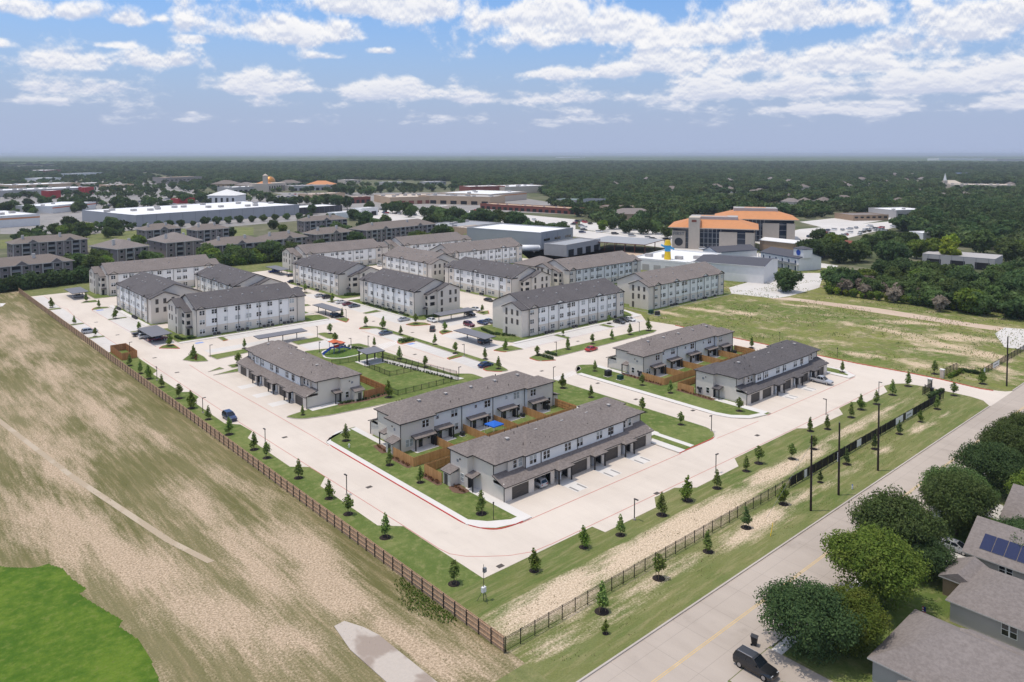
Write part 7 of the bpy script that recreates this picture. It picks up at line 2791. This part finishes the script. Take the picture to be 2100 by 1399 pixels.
# inflatable figure on the restaurant roof
x, y = site(1369, 533, 5)
t = thing('inflatable_figure', 'yellow and blue inflatable tube figure on the restaurant roof', 'inflatable', (x, y, 5.3), R(-42))
for (z0, z1, r0, r1, mt, nm) in ((0, 4.2, 1.8, 1.5, 'plastic_yellow', 'lower_tube'), (4.2, 7.4, 1.5, 1.7, 'canvas_light', 'middle_tube'), (7.4, 10.0, 1.9, 1.2, 'plastic_yellow', 'head_tube')):
    if mt == 'canvas_light' and mt not in M:
        simple('canvas_light', (0.06, 0.34, 0.62), .5)
    mb = MB()
    mb.tube((0, 0, z0), (0, 0, z1), r0, r1, 14, mt)
    mb.build(nm, t, smooth=False)
for s in (-1, 1):
    mb = MB()
    mb.tube((s * 1.3, 0, 6.4), (s * 3.4, 0, 7.6 if s < 0 else 5.2), .55, .4, 10, 'canvas_light')
    mb.build('arm', t)

# suburban roofs showing between the trees
hr = random.Random(5)
SUB = [(1380, 394), (1465, 388), (1480, 392), (1500, 395), (1540, 402), (1560, 399), (1618, 377), (1655, 390), (1620, 410), (1735, 382), (1745, 388), (1782, 385), (1862, 374), (1885, 372), (1890, 400), (1935, 410), (1985, 408),
       (1733, 416), (1630, 423), (1680, 421), (1660, 422), (1840, 422), (1700, 405), (1580, 372), (1500, 375), (1325, 372), (1265, 383), (1820, 378), (2060, 405), (1770, 372), (1835, 362), (2080, 385)]
for i, (u, v) in enumerate(SUB):
    x, y = site(u, v)
    t = thing('suburban_house', 'tan-roofed suburban house among the distant trees on the right', 'house', (x, y, 0), hr.uniform(0, 3), 'suburban roofs among the trees')
    mb = MB()
    w, dd = hr.uniform(14, 20), hr.uniform(11, 14)
    mb.prism(rect(-w / 2, w / 2, 0, dd), -.1, 5.6, hr.choice(('brick_tan', 'stucco_grey', 'stone_cream')), top=False)
    mb.build('wall', t)
    mb = MB()
    mb.hip(-w / 2 - .6, w / 2 + .6, -.6, dd + .6, 5.6, .62, hr.choice(('shingle_tan', 'shingle_house')), 'trim_pale')
    mb.hip(-w / 4, w / 4, -3.5, dd * .6, 5.55, .62, 'shingle_tan', 'trim_pale')
    mb.build('roof', t)

# ------------------------------------------------------------------ roads and car parks beyond
def ground_poly(name, uv, z, mat):
    return sheet(name, [site(u, v) for u, v in uv], z, mat)


ROADS = [[(1100, 472), (1180, 470), (1300, 485), (1420, 500), (1560, 520), (1720, 545), (1700, 556), (1540, 536), (1400, 513), (1280, 498), (1170, 484)],
         [(0, 430), (300, 410), (700, 396), (800, 440), (620, 452), (300, 480), (0, 480)], [(700, 432), (960, 430), (1180, 450), (1180, 470), (960, 455), (760, 462)], [(560, 395), (1000, 395), (1130, 415), (1180, 440), (960, 432), (700, 428)],
         [(0, 372), (330, 372), (420, 395), (330, 408), (0, 425)], [(1545, 496), (1640, 470), (1850, 452), (1860, 462), (1780, 478), (1690, 500), (1600, 515)], [(1640, 455), (1760, 442), (1850, 446), (1700, 470)], [(1190, 455), (1380, 465), (1400, 500), (1300, 485), (1190, 470)]]
for i, uv in enumerate(ROADS):
    ground_poly('car_park' if i else 'road', uv, -.05 + .004 * i, 'asphalt_lot' if i in (1, 3, 4) else 'concrete_lot')
ground_poly('work_yard', [(1060, 512), (1110, 500), (1240, 510), (1320, 520), (1300, 545), (1200, 540), (1090, 535)], -.02, 'dirt_road')
ground_poly('dusty_yard', [(1495, 590), (1600, 560), (1690, 560), (1680, 590), (1620, 607), (1590, 612), (1500, 602)], -.016, 'concrete_lot')
ground_poly('shed_yard', [(1940, 560), (1995, 556), (2000, 572), (1950, 575)], -.016, 'dirt_road')
ground_poly('lawn_far', [(1570, 520), (1650, 505), (1700, 512), (1640, 530)], -.016, 'lawn')
ground_poly('field_far', [(0, 492), (190, 480), (300, 470), (520, 466), (520, 482), (250, 500), (0, 510)], -.03, 'lawn_dry')
ground_poly('grass_far', [(380, 478), (470, 474), (480, 490), (380, 495)], -.02, 'lawn')

# distant parked and moving cars: simple shells
fc = {}
for pt in ('black', 'white', 'silver', 'charcoal', 'red', 'navy'):
    mb = MB()
    loft(mb, CARS['suv']['st'], 'paint_' + pt)
    c = CARS['suv']['cab']
    mb.prism([(c[0], -.8), (c[1], -.8), (c[1], .8), (c[0], .8)], 1.1, 1.62, 'glass_dark', top='paint_' + pt)
    fc[pt] = mb.mesh('distant_car')
for i, (u, v, pt, lb) in enumerate([(1194, 478, 'navy', 'dark truck on the main road, left end'), (1197, 473, 'charcoal', 'dark truck queueing on the main road, farther one'), (1229, 477, 'white', 'white van on the main road'), (1261, 481, 'charcoal', 'dark car on the main road right of the white van'), (1296, 485, 'silver', 'pale car on the main road'),
                                    (1257, 491, 'black', 'black car on the near lane behind the shade roof'), (1339, 492, 'charcoal', 'dark SUV on the main road near the inflatable figure'), (1330, 489, 'white', 'white car left of the dark SUV on the main road'), (1367, 493, 'black', 'dark car on the main road above the inflatable figure'),
                                    (1407, 501, 'charcoal', 'dark car on the main road before the bank'), (1434, 502, 'red', 'red car-transporter cab on the main road'), (1456, 505, 'red', 'loaded red transporter on the main road'), (1483, 509, 'red', 'rear of the red car transporter'), (1505, 512, 'black', 'dark car behind the red transporter'), (1442, 512, 'white', 'white car in the restaurant forecourt')]):
    x, y = site(u, v)
    tag(ob('distant_car', fc[pt], None, (x, y, 0), R(-42) + .12, 1.15), lb, 'car', 'cars on the main road')
cr = random.Random(9)
LOTS = [('in the car park left of the white warehouse', [(60, 420), (260, 410), (430, 408), (430, 418), (250, 424), (60, 436)], 60), ('in the car park by the bank', [(1640, 488), (1700, 472), (1830, 462), (1850, 468), (1720, 488), (1660, 500)], 40),
        ('in the shopping-centre car park', [(760, 428), (980, 432), (1100, 452), (1080, 462), (950, 446), (770, 442)], 50), ('along the tan shops in the centre', [(560, 400), (690, 398), (700, 410), (560, 408)], 24),
        ('in the far upper-left car park', [(30, 383), (160, 380), (260, 392), (60, 396)], 36), ('beside the road trees in the centre', [(1090, 466), (1180, 452), (1240, 462), (1180, 474)], 18)]
for where, uv, n in LOTS:
    poly = ccw([site(u, v) for u, v in uv])
    xs = [p[0] for p in poly]
    ys = [p[1] for p in poly]
    k_ = 0
    while k_ < n:
        x, y = cr.uniform(min(xs), max(xs)), cr.uniform(min(ys), max(ys))
        if not in_poly(np.array([x]), np.array([y]), poly)[0]:
            continue
        k_ += 1
        pt = cr.choice(('black', 'white', 'silver', 'charcoal', 'white', 'silver', 'navy', 'red'))
        tag(ob('distant_car', fc[pt], None, (round(x / 3) * 3, round(y / 6) * 6, 0), cr.choice((.05, HX)), 1.1), 'tiny %s car parked %s' % (pt, where), 'car', 'cars ' + where)

# ------------------------------------------------------------------ trees of the middle distance, one by one
BLD = []      # footprints to keep the forest off


def grove(label, uvs, kinds, s0, s1, group, seed, name='tree', cat='tree'):
    q = random.Random(seed)
    for (u, v) in uvs:
        tree(label, site(u, v), q.choice(kinds), q.uniform(s0, s1), group, False, q.uniform(0, 6.28), cat, name)


def scatter_uv(poly, n, seed):
    q = random.Random(seed)
    us, vs = [p[0] for p in poly], [p[1] for p in poly]
    out = []
    while len(out) < n:
        u, v = q.uniform(min(us), max(us)), q.uniform(min(vs), max(vs))
        if in_poly(np.array([u]), np.array([v]), poly)[0]:
            out.append((u, v))
    return out


tree('lone leafy tree standing in the dusty yard by the white warehouse', site(1611, 598), 2, 1.12, None, False)
grove('bushy green tree in the thicket behind the right-hand meadow', scatter_uv([(1690, 592), (1740, 575), (1860, 565), (1990, 582), (2100, 588), (2200, 610), (2200, 672), (2060, 655), (1900, 630), (1780, 610), (1700, 603)], 74, 21), (0, 0, 1, 2, 2, 0), .75, 1.25, 'thicket behind the meadow', 1)
grove('bare grey-twigged bush at the edge of the meadow thicket', scatter_uv([(1660, 590), (1700, 600), (1800, 618), (1900, 636), (2000, 650), (1990, 640), (1860, 610), (1760, 590)], 14, 22), (5,), .8, 1.1, 'grey bushes at the thicket edge', 2, 'bush', 'bush')
grove('low bright bush along the dirt track', [(1700 + i * 17, 603 + i * 2.2) for i in range(20)], (1, 1, 4), .38, .55, 'bright bushes along the track', 3, 'bush', 'bush')
grove('tall tree in the dense wood at the right edge, cloud shade as darker leaves', scatter_uv([(1860, 470), (1920, 440), (2000, 432), (2200, 430), (2200, 525), (2080, 520), (1950, 500), (1870, 488)], 34, 23), (2, 3), 1.25, 1.7, 'wood at the right edge, cloud shade in leaf colour', 4)  # deep-leaved kinds only: a cloud's shadow put into the leaf colour
grove('round leafy tree between the bank car park and the metal shed', scatter_uv([(1640, 505), (1700, 490), (1790, 492), (1880, 505), (1900, 530), (1830, 545), (1760, 540), (1640, 540)], 26, 24), (0, 2, 0, 1), .95, 1.4, 'trees beyond the motel', 5)
grove('bright yellow-green tree beside the long metal shed', [(1940, 535), (1950, 520), (1945, 545)], (4,), 1.5, 2.0, 'yellow-green trees by the shed', 6)
grove('broad light tree behind the metal shed at the right', [(2010, 520), (2090, 530), (2070, 540), (2150, 530), (1880, 530), (1910, 535)], (1, 0), 1.3, 1.7, 'light trees behind the shed', 7)
grove('tree along the road before the bank', [(1085 + i * 22, 476 + i * 2.6 + (i % 3) * 3) for i in range(4)] + [(1255, 470), (1275, 468), (1300, 472), (1320, 480), (1345, 480), (1368, 488), (1395, 494), (1440, 503), (1460, 500), (1480, 506), (1505, 500), (1235, 474), (1285, 478), (1385, 480), (1425, 498)], (0, 2, 1), .9, 1.3, 'trees along the main road', 8)
grove('tree inside the grey apartment complex on the left', [(45, 574), (55, 575), (62, 520), (150, 560), (165, 562), (180, 555), (195, 565), (205, 552), (215, 560), (260, 530), (275, 515), (285, 510), (300, 540), (320, 545), (425, 540), (435, 545), (480, 540), (500, 542), (520, 538), (600, 530), (610, 515), (640, 505), (655, 515), (680, 500),
                                                           (545, 535), (560, 530), (590, 505), (605, 500), (710, 485), (735, 490), (745, 480), (765, 495), (850, 500), (865, 500), (880, 498), (905, 492), (920, 490), (560, 470), (580, 480), (690, 480), (700, 495), (730, 505), (470, 490), (455, 492)], (0, 1, 2, 0), .8, 1.25, 'trees inside the grey complex', 9)
grove('scrubby tree on the dry slope left of the white warehouse', scatter_uv([(20, 500), (60, 480), (150, 468), (250, 460), (275, 480), (200, 495), (100, 505)], 20, 25), (0, 1, 2), .55, 1.2, 'scrub on the dry slope', 10)
grove('oak in the left-hand car parks', scatter_uv([(0, 425), (100, 418), (300, 412), (420, 400), (440, 425), (330, 432), (200, 440), (0, 440)], 22, 26), (2, 2, 0), .9, 1.4, 'oaks in the left car parks', 11)
grove('oak by the shopping-centre car park', [(758, 432), (790, 436), (805, 438), (815, 436), (835, 440), (845, 442), (870, 444), (890, 448), (905, 455), (930, 455), (945, 450), (960, 458), (975, 460), (990, 462), (1005, 462), (1020, 458), (1040, 462), (1060, 470), (880, 470), (900, 468), (920, 470), (940, 472), (790, 462), (770, 470), (750, 465),
                                               (560, 425), (580, 424), (600, 424), (615, 420), (630, 418), (650, 425), (670, 420), (690, 425), (640, 440), (725, 452), (712, 430), (705, 398), (720, 400), (740, 398), (760, 400), (690, 400), (830, 392), (850, 392), (780, 396), (800, 394)], (2, 2, 3, 0), 1.0, 1.6, 'oaks by the shopping centre', 12)
grove('small round tree in the row before the white warehouse', [(300 + i * 24, 470 - i * 1.6) for i in range(15)], (2, 0), .5, .8, 'row of trees before the white warehouse', 13)


# ------------------------------------------------------------------ the forest to the horizon (one mass of trees)
def far_points():
    q = np.random.default_rng(77)
    fwd = np.array([SA, CA])
    rgt = np.array([CA, -SA])
    P_, S_, K_ = [], [], []
    clear = [[(-200, 372), (330, 370), (430, 384), (470, 376), (720, 376), (740, 384), (930, 384), (1090, 388), (1140, 412), (1240, 425), (1320, 440), (1420, 440), (1660, 445), (1740, 430), (1860, 438), (1920, 430), (2300, 424), (2300, 1400), (-200, 1400)],
             [(1620, 470), (1720, 438), (1860, 436), (1860, 470)], [(80, 346), (260, 352), (400, 366), (330, 372), (80, 372)], [(0, 340), (110, 338), (130, 350), (0, 362)],
             [(1930, 378), (2090, 378), (2090, 396), (1930, 394)], [(700, 368), (930, 372), (930, 384), (700, 384)]]
    for (d0, d1, sp) in ((620, 1500, 8.5), (1500, 3000, 11.0), (3000, 5200, 17.0)):
        n = int((d1 ** 2 - d0 ** 2) * .5 * 1.55 / sp ** 2)
        d = np.sqrt(q.uniform(d0 ** 2, d1 ** 2, n))
        a = q.uniform(-.78, .78, n)
        x = CX + d * (np.sin(a) * rgt[0] + np.cos(a) * fwd[0])
        y = CY + d * (np.sin(a) * rgt[1] + np.cos(a) * fwd[1])
        depth = d * np.cos(a)
        u = 1050 + F_PX * np.tan(a)
        v = V_HOR + F_PX * EYE / depth
        keep = np.ones(n, bool)
        for c in clear:
            keep &= ~in_poly(u, v, c)
        keep &= fbm(x / 130, y / 130) > .36
        keep &= ~((u < 330) & (v > 345) & (fbm(x / 60, y / 60) < .5))
        for (su, sv) in SUB:
            keep &= ~((np.abs(u - su) < 9) & (v > sv - 3) & (v < sv + 7))
        x, y = x[keep], y[keep]
        P_.append(np.stack([x, y, np.zeros(len(x))], 1))
        S_.append(q.uniform(.85, 1.55, len(x)) * (1.0 if d1 < 3200 else 1.5))
        K_.append(q.integers(0, 4, len(x)))
    # woods and tree rows nearer than the forest, too many to name one by one
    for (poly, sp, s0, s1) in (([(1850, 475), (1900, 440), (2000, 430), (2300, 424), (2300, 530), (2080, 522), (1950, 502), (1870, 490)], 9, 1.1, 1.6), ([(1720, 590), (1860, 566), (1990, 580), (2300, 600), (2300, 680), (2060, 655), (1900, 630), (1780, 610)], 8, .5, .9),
                             ([(2060, 560), (2300, 545), (2300, 600), (2060, 585)], 9, .8, 1.2), ([(0, 426), (300, 408), (560, 398), (560, 412), (300, 428), (0, 445)], 26, .7, 1.1), ([(0, 372), (330, 372), (480, 384), (480, 396), (330, 404), (0, 415)], 26, .7, 1.2),
                             ([(480, 384), (730, 380), (940, 384), (1000, 392), (760, 400), (560, 396)], 26, .8, 1.2), ([(20, 500), (60, 482), (150, 470), (270, 458), (280, 478), (200, 494), (100, 505)], 16, .5, .9), ([(0, 345), (110, 343), (260, 352), (330, 366), (330, 374), (0, 372)], 24, .8, 1.3),
                             ([(1110, 412), (1330, 436), (1420, 440), (1400, 470), (1300, 468), (1190, 452), (1140, 430)], 14, .9, 1.3), ([(1640, 430), (1730, 420), (1870, 436), (1740, 440), (1660, 452)], 14, 1.0, 1.4), ([(600, 455), (960, 440), (1090, 470), (900, 490), (700, 500)], 40, .7, 1.1)):
        w = [site(*p) for p in poly]
        x0, x1 = min(p[0] for p in w), max(p[0] for p in w)
        y0, y1 = min(p[1] for p in w), max(p[1] for p in w)
        n = int((x1 - x0) * (y1 - y0) / sp ** 2)
        x, y = q.uniform(x0, x1, n), q.uniform(y0, y1, n)
        kp_ = in_poly(x, y, w)
        x, y = x[kp_], y[kp_]
        P_.append(np.stack([x, y, np.zeros(len(x))], 1))
        S_.append(q.uniform(s0, s1, len(x)))
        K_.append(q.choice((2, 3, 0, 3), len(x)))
    P_, S_, K_ = np.concatenate(P_), np.concatenate(S_), np.concatenate(K_)
    ok = np.ones(len(P_), bool)
    for o in list(COL.objects):                      # keep off the buildings
        if o.parent is None and o.get('category') in ('store', 'warehouse', 'motel', 'bank', 'apartment building', 'building', 'church', 'canopy', 'tank', 'house'):
            for ch in o.children:
                if ch.name.split('.')[0] in ('wall', 'roof', 'glass_wall', 'nave') and ch.type == 'MESH':
                    bb = ch.bound_box
                    lx0, lx1, ly0, ly1 = bb[0][0] - 3, bb[6][0] + 3, bb[0][1] - 4, bb[6][1] + 3
                    c_, s_ = math.cos(o.rotation_euler[2]), math.sin(o.rotation_euler[2])
                    dx, dy = P_[:, 0] - o.location[0], P_[:, 1] - o.location[1]
                    lx, ly = dx * c_ + dy * s_, -dx * s_ + dy * c_
                    ok &= ~((lx > lx0) & (lx < lx1) & (ly > ly0) & (ly < ly1))
                    break
    return P_[ok], S_[ok], K_[ok]


FAR = []
for i, (mt, r, h, n) in enumerate([('leaf_far', 5.4, 7.0, 380), ('leaf_far', 4.6, 8.5, 340), ('leaf_oak', 5.0, 6.5, 360), ('leaf_deep', 6.0, 7.5, 400)]):
    FAR.append(leaf_cloud('crown', crown_lobes(r, h, 180 + i, 9, base=.6), n, 1.25, mt, 190 + i, .85, .1))
# four ordinary trees at the forest edge lend their crowns to the mass
far_obs = []
for i, (u, v) in enumerate([(1150, 408), (1200, 412), (1330, 430), (1580, 432)]):
    x, y = site(u, v)
    t = thing('forest_tree', 'tree at the near edge of the forest, %s of four from the left' % ('first', 'second', 'third', 'fourth')[i], 'tree', (x, y, 0), 0, 'forest edge trees')
    far_obs.append(ob('crown', FAR[i], t))
    ob('trunk', MID[0][1], t)
pts, scl, kk_ = far_points()
me = bpy.data.meshes.new('forest')
me.vertices.add(len(pts))
me.vertices.foreach_set('co', pts.astype(np.float32).ravel())
for nm, typ, arr in (('s', 'FLOAT', scl.astype(np.float32)), ('k', 'INT', kk_.astype(np.int32)), ('r', 'FLOAT', rng.uniform(0, 6.28, len(pts)).astype(np.float32))):
    at = me.attributes.new(nm, typ, 'POINT')
    at.data.foreach_set('value', arr)
fo = ob('forest', me)
tag(struct(fo, 'stuff'), 'dense forest of broadleaf trees running to the horizon', 'forest')
ng = bpy.data.node_groups.new('forest', 'GeometryNodeTree')
ng.interface.new_socket('Geometry', in_out='INPUT', socket_type='NodeSocketGeometry')
ng.interface.new_socket('Geometry', in_out='OUTPUT', socket_type='NodeSocketGeometry')
gi, go = ng.nodes.new('NodeGroupInput'), ng.nodes.new('NodeGroupOutput')
jn = ng.nodes.new('GeometryNodeJoinGeometry')
for o in reversed(far_obs):
    oi = ng.nodes.new('GeometryNodeObjectInfo')
    oi.inputs['Object'].default_value = o
    oi.inputs['As Instance'].default_value = True
    ng.links.new(oi.outputs['Geometry'], jn.inputs[0])
ip = ng.nodes.new('GeometryNodeInstanceOnPoints')
ng.links.new(gi.outputs[0], ip.inputs['Points'])
ng.links.new(jn.outputs[0], ip.inputs['Instance'])
ip.inputs['Pick Instance'].default_value = True


def nattr(nm, typ):
    nd = ng.nodes.new('GeometryNodeInputNamedAttribute')
    nd.data_type = typ
    nd.inputs['Name'].default_value = nm
    return nd.outputs['Attribute']


ng.links.new(nattr('k', 'INT'), ip.inputs['Instance Index'])
ng.links.new(nattr('s', 'FLOAT'), ip.inputs['Scale'])
cx_ = ng.nodes.new('ShaderNodeCombineXYZ')
ng.links.new(nattr('r', 'FLOAT'), cx_.inputs[2])
er = ng.nodes.new('FunctionNodeEulerToRotation')
ng.links.new(cx_.outputs[0], er.inputs[0])
ng.links.new(er.outputs[0], ip.inputs['Rotation'])
ng.links.new(ip.outputs[0], go.inputs[0])
md = fo.modifiers.new('scatter', 'NODES')
md.node_group = ng

# beyond about five kilometres the crowns merge: a rough canopy surface


def canopy():
    nr, na = 150, 420
    d = 4700 * (38000 / 4700) ** (np.linspace(0, 1, nr))
    a = np.linspace(-.80, .80, na)
    D_, A_ = np.meshgrid(d, a, indexing='ij')
    x = CX + D_ * (np.sin(A_) * CA + np.cos(A_) * SA)
    y = CY + D_ * (-np.sin(A_) * SA + np.cos(A_) * CA)
    q = np.random.default_rng(3)
    z = 4 + 9 * fbm(x / 260, y / 260) + q.uniform(-3.0, 3.0, x.shape)
    z = np.where(fbm(x / 900 + 40, y / 900) < .43, -2.0, z)
    v = np.stack([x, y, z], -1).reshape(-1, 3)
    idx = np.arange(nr * na).reshape(nr, na)
    f = np.stack([idx[:-1, :-1], idx[:-1, 1:], idx[1:, 1:], idx[1:, :-1]], -1).reshape(-1, 4)
    m_ = np_mesh('forest_canopy', v, f)
    m_.materials.append(M['canopy_far'])
    return m_


m, kk, b = new_mat('canopy_far')
n1 = kk.noise(wpos(kk), .02, 5.0, .7)
kk.t.links.new(kk.mix(kk.ramp(n1, .3, .7), (0.055, 0.088, 0.038, 1), (0.13, 0.17, 0.08, 1)), b.inputs['Base Color'])
b.inputs['Roughness'].default_value = 1.0
b.inputs['Specular IOR Level'].default_value = 0.0
tag(struct(ob('forest_canopy', canopy()), 'stuff'), 'far forest canopy merging into the blue horizon', 'forest')

# ------------------------------------------------------------------ summer haze: one thin even volume round the whole place
hm = bpy.data.materials.new('haze_air')
hm.use_nodes = True
hm.node_tree.nodes.clear()
hk = NT(hm.node_tree)
pv = hk.n('ShaderNodeVolumePrincipled', {'Color': (0.80, 0.88, 1.0, 1), 'Density': 8.5e-5, 'Anisotropy': 0.3})
ho = hk.n('ShaderNodeOutputMaterial')
hm.node_tree.links.new(pv.outputs[0], ho.inputs['Volume'])
M['haze_air'] = hm
mb = MB()
mb.box(-62000, 62000, -62000, 62000, -4.0, 74.0, 'haze_air')
struct(mb.build('haze'), 'stuff')


# keep every label within sixteen words
for o in COL.objects:
    lb = o.get('label')
    if lb and o.parent is None and len(lb.split()) > 16:
        w = lb.split()
        for drop in ('the', 'small', 'dark', 'a'):
            while len(w) > 16 and drop in w[1:]:
                w.pop(len(w) - 1 - w[::-1].index(drop))
        o['label'] = ' '.join(w[:16])
